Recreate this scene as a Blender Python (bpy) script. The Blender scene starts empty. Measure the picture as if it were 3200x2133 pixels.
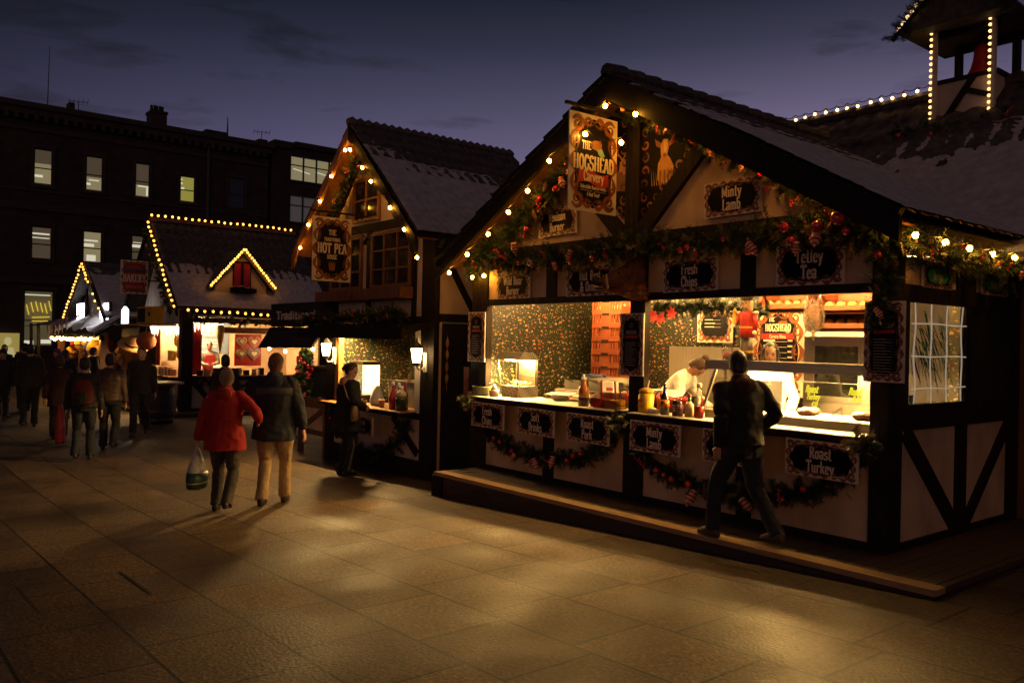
# Winter market at dusk: half-timbered food huts round a paved square.
# World axes: +X runs along the hut fronts to the right, +Y goes into the huts, +Z up;
# the deck under the big hut is at z = 0.
import bpy, math, random
from mathutils import Vector, Matrix, noise

scene = bpy.context.scene
COL = scene.collection
RND = random.Random(11)
PI = math.pi
V = Vector


# ------------------------------------------------------------------ objects
def link(o):
    COL.objects.link(o)
    return o


def tag(o, label=None, cat=None, group=None, kind=None):
    if label:
        o['label'] = label
    if cat:
        o['category'] = cat
    if group:
        o['group'] = group
    if kind:
        o['kind'] = kind
    return o


def thing(name, label, cat, loc=(0, 0, 0), rz=0.0, group=None, kind=None):
    o = bpy.data.objects.new(name, None)
    o.empty_display_size = 0.1
    o.location = loc
    o.rotation_euler = (0, 0, rz)
    link(o)
    return tag(o, label, cat, group, kind)


def origin(o):
    p = V((0, 0, 0))
    while o is not None:
        p += o.location
        o = o.parent
    return p


def copy_tree(o, parent=None):
    c = o.copy()
    COL.objects.link(c)
    c.parent = parent
    for ch in [x for x in o.children]:
        copy_tree(ch, c)
    return c


# ------------------------------------------------------------------ meshes
class MB:
    """collects faces; build() links them as one mesh object"""

    def __init__(self):
        self.v = []
        self.f = []
        self.m = []
        self.s = []
        self.mi = 0
        self.sm = False

    def face(self, idx):
        self.f.append(tuple(idx))
        self.m.append(self.mi)
        self.s.append(self.sm)

    def add(self, pts):
        b = len(self.v)
        self.v.extend(tuple(p) for p in pts)
        return b

    def poly(self, pts):
        b = self.add(pts)
        self.face(range(b, b + len(pts)))

    def box(self, x0, x1, y0, y1, z0, z1):
        b = self.add([(x0, y0, z0), (x1, y0, z0), (x1, y1, z0), (x0, y1, z0),
                      (x0, y0, z1), (x1, y0, z1), (x1, y1, z1), (x0, y1, z1)])
        for q in ((0, 3, 2, 1), (4, 5, 6, 7), (0, 1, 5, 4), (1, 2, 6, 5), (2, 3, 7, 6), (3, 0, 4, 7)):
            self.face([b + i for i in q])
        return self

    def obox(self, c, ax, ay, az):
        c, ax, ay, az = V(c), V(ax), V(ay), V(az)
        b = self.add([c + ax * i + ay * j + az * k for k in (-1, 1) for i, j in ((-1, -1), (1, -1), (1, 1), (-1, 1))])
        for q in ((0, 3, 2, 1), (4, 5, 6, 7), (0, 1, 5, 4), (1, 2, 6, 5), (2, 3, 7, 6), (3, 0, 4, 7)):
            self.face([b + i for i in q])
        return self

    def beam(self, p0, p1, w, d, nrm=(0, -1, 0)):
        """bar from p0 to p1: w wide in the plane across nrm, d deep along nrm"""
        p0, p1, n = V(p0), V(p1), V(nrm)
        t = p1 - p0
        l = t.length
        t = t / l
        s = t.cross(n).normalized()
        n = s.cross(t)
        return self.obox((p0 + p1) / 2, t * l / 2, s * w / 2, n * d / 2)

    def prism(self, pts, ext):
        n = len(pts)
        ext = V(ext)
        b = self.add([V(p) for p in pts] + [V(p) + ext for p in pts])
        self.face([b + i for i in range(n)][::-1])
        self.face([b + n + i for i in range(n)])
        for i in range(n):
            j = (i + 1) % n
            self.face([b + i, b + j, b + n + j, b + n + i])
        return self

    def rings(self, rings, caps=True, closed=True):
        n = len(rings[0])
        b = self.add([p for r in rings for p in r])
        for k in range(len(rings) - 1):
            for i in range(n if closed else n - 1):
                j = (i + 1) % n
                self.face([b + k * n + i, b + k * n + j, b + (k + 1) * n + j, b + (k + 1) * n + i])
        if caps:
            self.face([b + i for i in range(n)][::-1])
            self.face([b + (len(rings) - 1) * n + i for i in range(n)])
        return self

    def tube(self, pts, r, n=6, caps=True):
        pts = [V(p) for p in pts]
        rr = r if isinstance(r, (list, tuple)) else [r] * len(pts)
        out = []
        ref = V((0.13, 0.21, 0.97))
        for i, p in enumerate(pts):
            t = (pts[min(i + 1, len(pts) - 1)] - pts[max(i - 1, 0)])
            t = t.normalized() if t.length > 1e-9 else V((0, 0, 1))
            if abs(t.dot(ref)) > 0.97:
                ref = V((1, 0, 0))
            a = t.cross(ref).normalized()
            c = t.cross(a)
            q = rr[i]
            rx, ry = q if isinstance(q, (list, tuple)) else (q, q)
            out.append([p + a * (rx * math.cos(k * 2 * PI / n)) + c * (ry * math.sin(k * 2 * PI / n)) for k in range(n)])
        return self.rings(out, caps)

    def lathe(self, prof, c=(0, 0, 0), n=14, M=None, caps=True):
        c = V(c)
        out = []
        for r, z in prof:
            ring = [V((r * math.cos(k * 2 * PI / n), r * math.sin(k * 2 * PI / n), z)) for k in range(n)]
            if M is not None:
                ring = [M @ p for p in ring]
            out.append([p + c for p in ring])
        return self.rings(out, caps)

    def ball(self, c, r, nu=10, nv=7, M=None):
        rx, ry, rz = r if isinstance(r, (list, tuple)) else (r, r, r)
        c = V(c)
        out = []
        for i in range(nv + 1):
            th = PI * (0.02 + 0.96 * i / nv)
            ring = [V((rx * math.sin(th) * math.cos(k * 2 * PI / nu), ry * math.sin(th) * math.sin(k * 2 * PI / nu), -rz * math.cos(th))) for k in range(nu)]
            if M is not None:
                ring = [M @ p for p in ring]
            out.append([p + c for p in ring])
        return self.rings(out)

    def loft(self, secs, n=14):
        """secs: (centre, rx, ry[, rot matrix]) horizontal ellipses unless a matrix is given"""
        out = []
        for s in secs:
            c, rx, ry = V(s[0]), s[1], s[2]
            M = s[3] if len(s) > 3 else None
            ring = [V((rx * math.cos(k * 2 * PI / n), ry * math.sin(k * 2 * PI / n), 0)) for k in range(n)]
            if M is not None:
                ring = [M @ p for p in ring]
            out.append([c + p for p in ring])
        return self.rings(out)

    def build(self, name, mats, parent=None, world=True, loc=None):
        me = bpy.data.meshes.new(name)
        if parent is not None:
            off = origin(parent) if world else V((0, 0, 0))
        elif loc is not None:
            off = V(loc) if world else V((0, 0, 0))
        else:
            xs, ys, zs = zip(*self.v)
            off = V(((min(xs) + max(xs)) / 2, (min(ys) + max(ys)) / 2, min(zs)))
            if not world:
                off = V((0, 0, 0))
        me.from_pydata([(p[0] - off.x, p[1] - off.y, p[2] - off.z) for p in self.v], [], self.f)
        if not isinstance(mats, (list, tuple)):
            mats = [mats]
        for m in mats:
            me.materials.append(m)
        if len(mats) > 1:
            me.polygons.foreach_set('material_index', self.m)
        me.polygons.foreach_set('use_smooth', self.s)
        me.update()
        o = bpy.data.objects.new(name, me)
        link(o)
        if parent is not None:
            o.parent = parent
        elif world:
            o.location = off
        elif loc is not None:
            o.location = loc
        return o


def bez(p0, p1, p2, p3, n=12):
    p0, p1, p2, p3 = map(V, (p0, p1, p2, p3))
    out = []
    for i in range(n + 1):
        t = i / n
        a = 1 - t
        out.append(p0 * a ** 3 + p1 * 3 * a * a * t + p2 * 3 * a * t * t + p3 * t ** 3)
    return out


def sag(p0, p1, d, n=8):
    p0, p1 = V(p0), V(p1)
    return [p0.lerp(p1, i / n) + V((0, 0, -d * 4 * (i / n) * (1 - i / n))) for i in range(n + 1)]


def path_at(pts, t):
    """point and tangent at fraction t of a polyline"""
    ls = [(pts[i + 1] - pts[i]).length for i in range(len(pts) - 1)]
    d = max(0.0, min(1.0, t)) * sum(ls)
    for i, l in enumerate(ls):
        if d <= l or i == len(ls) - 1:
            k = d / l if l else 0
            return pts[i].lerp(pts[i + 1], k), (pts[i + 1] - pts[i]).normalized()
        d -= l


# ------------------------------------------------------------------ materials
def nt(name):
    m = bpy.data.materials.new(name)
    m.use_nodes = True
    t = m.node_tree
    b = t.nodes['Principled BSDF']
    return m, t, b


def nn(t, typ, **kw):
    n = t.nodes.new(typ)
    for k, v in kw.items():
        if k.startswith('i_'):
            n.inputs[int(k[2:])].default_value = v
        else:
            setattr(n, k, v)
    return n


def rgba(c):
    return (c[0], c[1], c[2], 1)


def ramp(t, stops, src, interp='LINEAR'):
    r = nn(t, 'ShaderNodeValToRGB')
    e = r.color_ramp
    e.interpolation = interp
    e.elements[0].position, e.elements[0].color = stops[0][0], rgba(stops[0][1])
    e.elements[1].position, e.elements[1].color = stops[-1][0], rgba(stops[-1][1])
    for p, c in stops[1:-1]:
        k = e.elements.new(p)
        k.color = rgba(c)
    t.links.new(src, r.inputs[0])
    return r.outputs[0]


def mat(name, c1, c2=None, rough=0.7, scale=8.0, metal=0.0, bump=0.15, spec=0.5, detail=5, stretch=(1, 1, 1), coat=0.0, bdist=0.01, sheen=0.0, trans=0.0, grime=0.0):
    """base colour drifting between c1 and c2 with noise, plus a noise bump"""
    m, t, b = nt(name)
    c2 = c2 or tuple(x * 0.65 for x in c1)
    tc = nn(t, 'ShaderNodeTexCoord')
    mp = nn(t, 'ShaderNodeMapping')
    mp.inputs['Scale'].default_value = stretch
    t.links.new(tc.outputs['Object'], mp.inputs[0])
    n = nn(t, 'ShaderNodeTexNoise')
    n.inputs['Scale'].default_value = scale
    n.inputs['Detail'].default_value = detail
    t.links.new(mp.outputs[0], n.inputs['Vector'])
    colr = ramp(t, [(0.3, c2), (0.7, c1)], n.outputs[0])
    if grime:
        # blotches of dirt, streaked downwards
        m2 = nn(t, 'ShaderNodeMapping')
        m2.inputs['Scale'].default_value = (3.2, 3.2, 1.7)
        t.links.new(tc.outputs['Object'], m2.inputs[0])
        n2 = nn(t, 'ShaderNodeTexNoise')
        n2.inputs['Scale'].default_value = 1.0
        n2.inputs['Detail'].default_value = 8
        t.links.new(m2.outputs[0], n2.inputs['Vector'])
        mx = nn(t, 'ShaderNodeMix', data_type='RGBA', blend_type='MULTIPLY')
        mx.inputs[0].default_value = grime
        t.links.new(colr, mx.inputs[6])
        t.links.new(ramp(t, [(.30, (.35, .3, .25)), (.62, (1, 1, 1))], n2.outputs[0]), mx.inputs[7])
        colr = mx.outputs[2]
    t.links.new(colr, b.inputs['Base Color'])
    b.inputs['Roughness'].default_value = rough
    b.inputs['Metallic'].default_value = metal
    b.inputs['Specular IOR Level'].default_value = spec
    b.inputs['Coat Weight'].default_value = coat
    b.inputs['Sheen Weight'].default_value = sheen
    b.inputs['Transmission Weight'].default_value = trans
    if bump:
        bp = nn(t, 'ShaderNodeBump')
        bp.inputs['Strength'].default_value = bump
        bp.inputs['Distance'].default_value = bdist
        t.links.new(n.outputs[0], bp.inputs['Height'])
        t.links.new(bp.outputs[0], b.inputs['Normal'])
    return m


def glow(name, c, s):
    """a surface that emits light: lamps, lit panes, also bars and pen lines"""
    m, t, b = nt(name)
    b.inputs['Base Color'].default_value = rgba((0.6, 0.5, 0.35))
    b.inputs['Emission Color'].default_value = rgba(c)
    b.inputs['Emission Strength'].default_value = s
    n = nn(t, 'ShaderNodeTexNoise')
    n.inputs['Scale'].default_value = 6
    t.links.new(n.outputs[0], b.inputs['Roughness'])
    return m


def clear(name, tint=(1, 1, 1), rough=0.03, gl=0.12, bumpy=0.0):
    """thin clear sheet: see-through with a weak glossy reflection"""
    m, t, b = nt(name)
    t.nodes.remove(b)
    out = t.nodes['Material Output']
    tr = nn(t, 'ShaderNodeBsdfTransparent')
    tr.inputs[0].default_value = rgba(tint)
    g = nn(t, 'ShaderNodeBsdfGlossy')
    g.inputs['Roughness'].default_value = rough
    lw = nn(t, 'ShaderNodeLayerWeight')
    lw.inputs[0].default_value = 0.35
    mr = nn(t, 'ShaderNodeMapRange')
    mr.inputs['To Min'].default_value = gl * 0.4
    mr.inputs['To Max'].default_value = min(1.0, gl * 3)
    t.links.new(lw.outputs['Fresnel'], mr.inputs[0])
    mx = nn(t, 'ShaderNodeMixShader')
    t.links.new(mr.outputs[0], mx.inputs[0])
    t.links.new(tr.outputs[0], mx.inputs[1])
    t.links.new(g.outputs[0], mx.inputs[2])
    t.links.new(mx.outputs[0], out.inputs[0])
    if bumpy:
        n = nn(t, 'ShaderNodeTexNoise')
        n.inputs['Scale'].default_value = 9
        bp = nn(t, 'ShaderNodeBump')
        bp.inputs['Strength'].default_value = bumpy
        t.links.new(n.outputs[0], bp.inputs['Height'])
        t.links.new(bp.outputs[0], g.inputs['Normal'])
    return m


TIMBER = mat('dark_timber', (0.026, 0.016, 0.010), (0.005, 0.003, 0.002), 0.7, 7, bump=0.9, stretch=(5, 5, 0.7), detail=9, spec=.2)
BARGE = mat('bargeboard_timber', (0.012, 0.009, 0.008), (0.005, 0.004, 0.004), 0.7, 6, bump=0.4, spec=.2)
BROWNWOOD = mat('brown_wood', (0.20, 0.085, 0.03), (0.10, 0.04, 0.014), 0.5, 5, bump=0.4, stretch=(5, 5, 0.8))
ORANGEWOOD = mat('varnished_wood', (0.34, 0.15, 0.045), (0.20, 0.08, 0.022), 0.4, 5, bump=0.3, stretch=(4, 4, 0.9))
PLASTER = mat('cream_plaster', (0.72, 0.54, 0.35), (0.60, 0.43, 0.26), 0.85, 2.2, bump=0.35, detail=9, grime=.45)
PLASTER2 = mat('pale_plaster', (0.68, 0.56, 0.44), (0.56, 0.45, 0.34), 0.85, 2.0, bump=0.35, detail=9, grime=.4)
SNOW = mat('snow', (0.56, 0.50, 0.49), (0.36, 0.31, 0.30), 0.85, 9, bump=0.8, detail=9, bdist=.02)
TILE = mat('roof_tile', (0.105, 0.078, 0.070), (0.022, 0.016, 0.015), 0.7, 11, bump=0.5, detail=9)
BOARD = mat('sign_board', (0.74, 0.66, 0.52), (0.66, 0.57, 0.43), 0.5, 4, bump=0.05)
SCROLLA = mat('scroll_light', (0.27, 0.082, 0.020), (0.18, 0.05, 0.012), 0.5, 12, bump=0.1)
SCROLLB = mat('scroll_dark', (0.11, 0.030, 0.010), (0.06, 0.016, 0.006), 0.5, 12, bump=0.1)
PANEL = mat('sign_black', (0.006, 0.0045, 0.005), (0.003, 0.002, 0.003), 0.6, 6, bump=0.03, spec=.12)
LETTER = mat('letter_cream', (0.76, 0.66, 0.50), (0.66, 0.55, 0.40), 0.5, 10, bump=0.03)
LETTERDIM = mat('letter_dim', (0.42, 0.36, 0.28), (0.34, 0.28, 0.22), 0.5, 10, bump=0.03)
BANNER = mat('banner_red', (0.48, 0.03, 0.022), (0.34, 0.02, 0.015), 0.5, 8, bump=0.03)
BLACK = mat('black_cloth', (0.012, 0.010, 0.010), (0.006, 0.005, 0.005), 0.9, 10, bump=0.2)
STEEL = mat('brushed_steel', (0.50, 0.45, 0.38), (0.40, 0.36, 0.30), 0.32, 3, metal=1.0, bump=0.04, stretch=(1, 1, 30))
DARKSTEEL = mat('dark_steel', (0.12, 0.11, 0.10), (0.06, 0.055, 0.05), 0.4, 5, metal=0.9, bump=0.1)
WHITEP = mat('white_plastic', (0.78, 0.76, 0.72), (0.68, 0.66, 0.62), 0.4, 6, bump=0.03)
COUNTERTOP = mat('counter_top', (0.62, 0.55, 0.44), (0.50, 0.43, 0.33), 0.45, 4, bump=0.1)
REDGLOSS = mat('red_bauble', (0.55, 0.012, 0.010), (0.42, 0.008, 0.008), 0.14, 6, bump=0.0, spec=0.9, coat=0.6)
NEEDLEA = mat('needle_dark', (0.018, 0.036, 0.013), (0.010, 0.022, 0.008), 0.7, 20, bump=0)
NEEDLEB = mat('needle_mid', (0.035, 0.062, 0.020), (0.022, 0.042, 0.013), 0.65, 20, bump=0)
NEEDLEC = mat('needle_frosted', (0.30, 0.26, 0.11), (0.18, 0.17, 0.07), 0.6, 20, bump=0)
CONE = mat('pine_cone', (0.17, 0.085, 0.035), (0.08, 0.04, 0.018), 0.7, 30, bump=0.3)
CABLE = mat('cable_black', (0.01, 0.01, 0.01), None, 0.5, 20, bump=0)
BULB = glow('bulb_lit', (1.0, 0.40, 0.035), 130)
BULBFAR = glow('bulb_lit_distant', (1.0, 0.40, 0.05), 5.5)
TUBE = glow('tube_lit', (1.0, 0.74, 0.38), 34)
RED = mat('red_paint', (0.42, 0.02, 0.015), (0.30, 0.014, 0.01), 0.4, 8, bump=0.05)
YELLOW = mat('yellow_paint', (0.70, 0.42, 0.02), (0.60, 0.34, 0.015), 0.4, 8, bump=0.05)


# ------------------------------------------------------------------ lettering
def _arc(cx, cy, rx, ry, a0, a1, n=9):
    return [(cx + rx * math.cos(math.radians(a0 + (a1 - a0) * i / n)), cy + ry * math.sin(math.radians(a0 + (a1 - a0) * i / n))) for i in range(n + 1)]


def _el(cx, cy, rx, ry):
    return _arc(cx, cy, rx, ry, 0, 360, 16)


def _st(x, y0=0.0, y1=1.0):
    return [(x, y0), (x, y1)]


def _sf(x, y, w=0.085):
    return [(x - w, y), (x + w, y)]


GL = {
    'a': (.40, [_arc(.18, .50, .13, .15, 165, 0) + [(.31, .08)], _el(.17, .17, .12, .16), [(.31, .02), (.38, .02)]]),
    'b': (.42, [_st(.08), _el(.22, .31, .14, .30), _sf(.06, .98, .05)]),
    'c': (.36, [_arc(.20, .31, .14, .31, 45, 315, 14)]),
    'd': (.42, [_el(.18, .31, .13, .30), _st(.32), [(.32, .02), (.40, .02)]]),
    'e': (.38, [_arc(.20, .31, .14, .31, 0, 315, 14), [(.06, .33), (.34, .33)]]),
    'f': (.30, [[(.13, 0)] + _arc(.25, .80, .12, .18, 180, 40, 6), [(.02, .62), (.27, .62)], _sf(.13, .02)]),
    'g': (.42, [_el(.18, .34, .13, .27), [(.32, .62), (.32, -.10)] + _arc(.18, -.10, .14, .15, 0, -160, 8)]),
    'h': (.44, [_st(.08), _arc(.21, .44, .13, .17, 180, 0) + [(.34, 0)], _sf(.08, .02), _sf(.34, .02)]),
    'i': (.20, [_st(.10, 0, .62), _sf(.10, .02), [(.03, .60), (.10, .60)], [(.06, .84), (.14, .84)], [(.10, .79), (.10, .89)]]),
    'k': (.42, [_st(.08), [(.10, .28), (.32, .60)], [(.18, .38), (.36, .02)], _sf(.08, .02), _sf(.34, .60, .06)]),
    'l': (.20, [_st(.10), _sf(.10, .02), [(.03, .98), (.10, .98)]]),
    'm': (.64, [_st(.08, 0, .62), _arc(.19, .44, .11, .17, 180, 0) + [(.30, 0)], _arc(.42, .44, .12, .17, 180, 0) + [(.54, 0)], _sf(.08, .02), _sf(.30, .02), _sf(.54, .02)]),
    'n': (.44, [_st(.08, 0, .62), _arc(.21, .44, .13, .17, 180, 0) + [(.34, 0)], _sf(.08, .02), _sf(.34, .02)]),
    'o': (.40, [_el(.20, .31, .14, .31)]),
    'p': (.42, [_st(.08, -.28, .62), _el(.22, .31, .13, .30), _sf(.08, -.27)]),
    'r': (.32, [_st(.08, 0, .62), _arc(.20, .44, .12, .17, 180, 30, 6), _sf(.08, .02)]),
    's': (.34, [_arc(.17, .47, .11, .15, 20, 230, 8) + _arc(.17, .16, .13, .16, 60, -160, 9)]),
    't': (.30, [[(.13, .88), (.13, .12)] + _arc(.23, .13, .10, .12, 180, 300, 6), [(.02, .62), (.27, .62)]]),
    'u': (.44, [[(.08, .62)] + _arc(.20, .17, .12, .16, 180, 360) + [(.33, .62)], [(.33, .1), (.33, 0), (.40, .02)], _sf(.06, .60, .06)]),
    'v': (.38, [[(.04, .62), (.19, 0), (.34, .62)], _sf(.06, .60, .07), _sf(.32, .60, .07)]),
    'w': (.56, [[(.04, .62), (.16, 0), (.28, .55), (.40, 0), (.52, .62)]]),
    'y': (.40, [[(.04, .62), (.20, .04)], [(.36, .62), (.14, -.26), (.05, -.26)], _sf(.06, .60, .07), _sf(.34, .60, .07)]),
    'A': (.50, [[(.04, 0), (.25, 1), (.46, 0)], [(.12, .33), (.38, .33)], _sf(.05, .02), _sf(.45, .02)]),
    'B': (.46, [_st(.11), _arc(.20, .75, .17, .24, 90, -90) + [(.11, .51)], _arc(.21, .26, .20, .25, 90, -90), [(.04, .99), (.20, .99)], [(.04, .01), (.21, .01)]]),
    'C': (.46, [_arc(.26, .50, .20, .50, 40, 320, 16), [(.42, .84), (.42, .66)]]),
    'D': (.50, [_st(.11), _arc(.18, .50, .26, .49, 90, -90, 12), [(.04, .99), (.2, .99)], [(.04, .01), (.2, .01)]]),
    'E': (.44, [_st(.11), [(.04, .98), (.40, .98)], [(.11, .52), (.33, .52)], [(.04, .02), (.41, .02)], _st(.40, .82, .98), _st(.41, .02, .2)]),
    'F': (.42, [_st(.11), [(.04, .98), (.39, .98)], [(.11, .52), (.32, .52)], _sf(.11, .02), _st(.39, .82, .98)]),
    'G': (.50, [_arc(.26, .50, .20, .50, 40, 350, 16), [(.46, .42), (.46, .05)], [(.32, .42), (.48, .42)]]),
    'H': (.54, [_st(.11), _st(.43), [(.11, .52), (.43, .52)], _sf(.11, .02), _sf(.43, .02), _sf(.11, .98), _sf(.43, .98)]),
    'I': (.24, [_st(.12), _sf(.12, .02), _sf(.12, .98)]),
    'K': (.50, [_st(.11), [(.12, .42), (.42, .98)], [(.22, .58), (.45, .02)], _sf(.11, .02), _sf(.11, .98), _sf(.43, .02, .06), _sf(.41, .98, .06)]),
    'L': (.42, [_st(.11), [(.04, .02), (.39, .02)], _st(.39, .02, .2), _sf(.11, .98)]),
    'M': (.66, [_st(.10), [(.10, 1), (.33, .12), (.56, 1)], _st(.56), _sf(.10, .02), _sf(.56, .02), _sf(.08, .98, .06), _sf(.58, .98, .06)]),
    'N': (.56, [_st(.10), [(.10, 1), (.45, 0)], _st(.45), _sf(.10, .02), _sf(.45, .98), _sf(.08, .98, .06)]),
    'O': (.50, [_el(.25, .50, .19, .49)]),
    'P': (.46, [_st(.11), _arc(.19, .73, .20, .26, 90, -90), [(.04, .99), (.19, .99)], [(.11, .47), (.19, .47)], _sf(.11, .02)]),
    'R': (.50, [_st(.11), _arc(.20, .74, .19, .25, 90, -90), [(.04, .99), (.20, .99)], [(.11, .49), (.2, .49)], [(.24, .49), (.44, .02)], _sf(.11, .02), _sf(.45, .02, .05)]),
    'S': (.44, [_arc(.22, .75, .16, .24, 25, 250, 9) + _arc(.22, .26, .18, .25, 70, -160, 10), [(.37, .86), (.37, .98)]]),
    'T': (.48, [_st(.24), [(.03, .98), (.45, .98)], _st(.04, .8, .98), _st(.44, .8, .98), _sf(.24, .02)]),
    'U': (.52, [[(.11, 1)] + _arc(.26, .22, .15, .21, 180, 360) + [(.41, 1)], _sf(.11, .98), _sf(.41, .98)]),
    'V': (.50, [[(.06, 1), (.25, 0), (.44, 1)], _sf(.07, .98), _sf(.43, .98)]),
    'W': (.72, [[(.06, 1), (.20, 0), (.36, .92), (.52, 0), (.66, 1)], _sf(.07, .98), _sf(.65, .98), _sf(.36, .98, .06)]),
    'Y': (.48, [[(.05, 1), (.24, .5), (.43, 1)], _st(.24, 0, .5), _sf(.24, .02), _sf(.07, .98), _sf(.41, .98)]),
    '&': (.52, [[(.46, .02), (.14, .70)] + _arc(.22, .80, .09, .17, 200, -20, 8) + [(.10, .34)] + _arc(.21, .20, .14, .19, 150, 350, 8) + [(.46, .45)]]),
    "'": (.14, [_st(.07, .76, 1)]),
    '!': (.16, [_st(.08, .25, 1), [(.05, .04), (.11, .04)]]),
    '.': (.14, [[(.04, .05), (.10, .05)]]),
    '-': (.26, [[(.05, .35), (.21, .35)]]),
    '5': (.40, [[(.34, .97), (.10, .97), (.09, .55)] + _arc(.19, .30, .15, .29, 110, -150, 9)]),
    '0': (.40, [_el(.20, .50, .14, .49)]),
    '4': (.40, [[(.30, 0), (.30, 1), (.04, .28), (.38, .28)]]),
    '3': (.38, [_arc(.18, .75, .14, .24, 150, -80, 8) + _arc(.18, .26, .15, .25, 80, -150, 9)]),
    '6': (.40, [[(.32, .95)] + _arc(.20, .30, .13, .55, 95, 180, 5) + _arc(.20, .28, .14, .27, 180, 540, 14)]),
    ' ': (.26, []),
}


def text_width(s):
    return sum(GL[c][0] + .04 for c in s) - .04


def write(mb, s, o, ex, ey, h, fit=None, thick=.150, thin=.060, center=True, maxx=.95, slant=0.0, bow=0.0):
    """letters as flat strokes of a broad pen: o = baseline centre, ex/ey unit axes, h = cap height, fit = total width"""
    o, ex, ey = V(o), V(ex), V(ey)
    en = ex.cross(ey)
    w = text_width(s)
    sx = h * maxx
    if fit and w * sx > fit:
        sx = fit / w
    x = -w * sx / 2 if center else 0.0
    lay = 0
    for c in s:
        gw, strokes = GL[c]
        for st in strokes:
            for (ax, ay), (bx_, by_) in zip(st[:-1], st[1:]):
                lift = [bow * h * (1 - (2 * (x + q * sx) / max(w * sx, 1e-6)) ** 2) for q in (ax, bx_)]
                A = V((x + ax * sx + slant * ay * h, ay * h + lift[0]))
                B = V((x + bx_ * sx + slant * by_ * h, by_ * h + lift[1]))
                d = B - A
                l = d.length
                if l < 1e-9:
                    continue
                d /= l
                k = (abs(d.y) * thick * min(1.0, sx / (h * .62)) + abs(d.x) * thin) * h / 2 + 1e-5
                n = V((-d.y, d.x)) * k
                e = d * (k * .55 if abs(d.y) < .95 else 0)
                lay += 1
                z = (lay % 40) * 3e-5
                P = [A - e - n, B + e - n, B + e + n, A - e + n]
                mb.poly([o + ex * p.x + ey * p.y + en * z for p in P])
        x += (gw + .04) * sx


def curl(mb, c, ex, ey, r, a0, turns, wd, z, flip=1):
    """a tapering spiral ribbon"""
    c, ex, ey = V(c), V(ex), V(ey)
    en = ex.cross(ey)
    n = max(8, int(abs(turns) * 13))
    prev = None
    for i in range(n + 1):
        t = i / n
        a = a0 + flip * turns * 2 * PI * t
        rr = r * (1 - .78 * t)
        w = wd * (0.25 + math.sin(PI * min(1, t * 1.15 + .1)) * .75) * (1 - .35 * t)
        p = c + ex * (rr * math.cos(a)) + ey * (rr * math.sin(a)) + en * (z + i * 4e-5)
        d = (ex * math.cos(a) + ey * math.sin(a)) * w / 2
        cur = (p - d, p + d)
        if prev:
            mb.poly([prev[0], cur[0], cur[1], prev[1]])
        prev = cur


def leaf(mb, p0, p1, ex, ey, bulge, z):
    """a crescent leaf from p0 to p1 (2-D in ex/ey)"""
    o, p0, p1 = V((0, 0, 0)), V(p0), V(p1)
    d = p1 - p0
    n = V((-d.y, d.x))
    A, B = [], []
    for i in range(7):
        t = i / 6
        q = p0 + d * t
        A.append(q + n * bulge * math.sin(PI * t))
        B.append(q + n * bulge * .35 * math.sin(PI * t))
    return [(a, b) for a, b in zip(A, B)]


def scroll_frame(mb, c, ex, ey, w, h, seed=1, depth=.125):
    """acanthus-like scrolls round the edge of a sign; materials 0 light, 1 dark"""
    rr = random.Random(seed)
    c, ex, ey = V(c), V(ex), V(ey)
    en = ex.cross(ey)
    b = depth * min(w, h)
    w -= b * .62
    h -= b * .62
    zz = [0.0]

    def at(x, y):
        return c + ex * x + ey * y

    def band(P, Q, dz):
        for i in range(len(P) - 1):
            mb.poly([at(P[i].x, P[i].y) + en * dz, at(P[i + 1].x, P[i + 1].y) + en * dz, at(Q[i + 1].x, Q[i + 1].y) + en * dz, at(Q[i].x, Q[i].y) + en * dz])

    for sx in (-1, 1):
        for sy in (-1, 1):
            cx, cy = sx * (w / 2 - b * 1.05), sy * (h / 2 - b * 1.05)
            ang = math.atan2(sy, sx)
            mb.mi = 1
            curl(mb, at(cx, cy), ex, ey, b * .95, ang + PI * .1, 1.2, b * .75, zz[0], sx * sy)
            zz[0] += 2e-4
            mb.mi = 0
            curl(mb, at(cx, cy), ex, ey, b * .92, ang - PI * .1, 1.5, b * .5, zz[0] + .0006, sx * sy)
            curl(mb, at(cx - sx * b * 1.1, cy + sy * b * .1), ex, ey, b * .5, ang + PI, 1.0, b * .34, zz[0] + .0009, -sx * sy)
            curl(mb, at(cx + sx * b * .1, cy - sy * b * 1.1), ex, ey, b * .5, ang + PI, 1.0, b * .34, zz[0] + .0012, sx * sy)
            zz[0] += 2e-4
    for side in range(4):
        horiz = side < 2
        L = (w if horiz else h) - 3.6 * b
        if L <= 0:
            continue
        n = max(1, round(L / (b * 2.3)))
        sg = 1 if side % 2 else -1
        for i in range(n):
            t = -L / 2 + L * (i + .5) / n
            u0, u1 = t - L / n * .55, t + L / n * .55
            off = sg * ((h if horiz else w) / 2 - b * .72)
            for q, (bl, dd) in enumerate(((.42, .0), (-.30, .0004))):
                mb.mi = q
                s2 = sg if horiz else -sg
                P0 = V((u0, off)) if horiz else V((off, u0))
                P1 = V((u1, off)) if horiz else V((off, u1))
                bb = bl * s2 * (1 if i % 2 else .8)
                ab = leaf(mb, P0, P1, ex, ey, bb, 0)
                band([a for a, _ in ab], [b_ for _, b_ in ab], zz[0] + dd)
            mb.mi = 0
            P = at(t, off) if horiz else at(off, t)
            curl(mb, P, ex, ey, b * .42, rr.random() * 6, 1.0, b * .26, zz[0] + .001, 1 if i % 2 else -1)
            zz[0] += 2e-4


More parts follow.
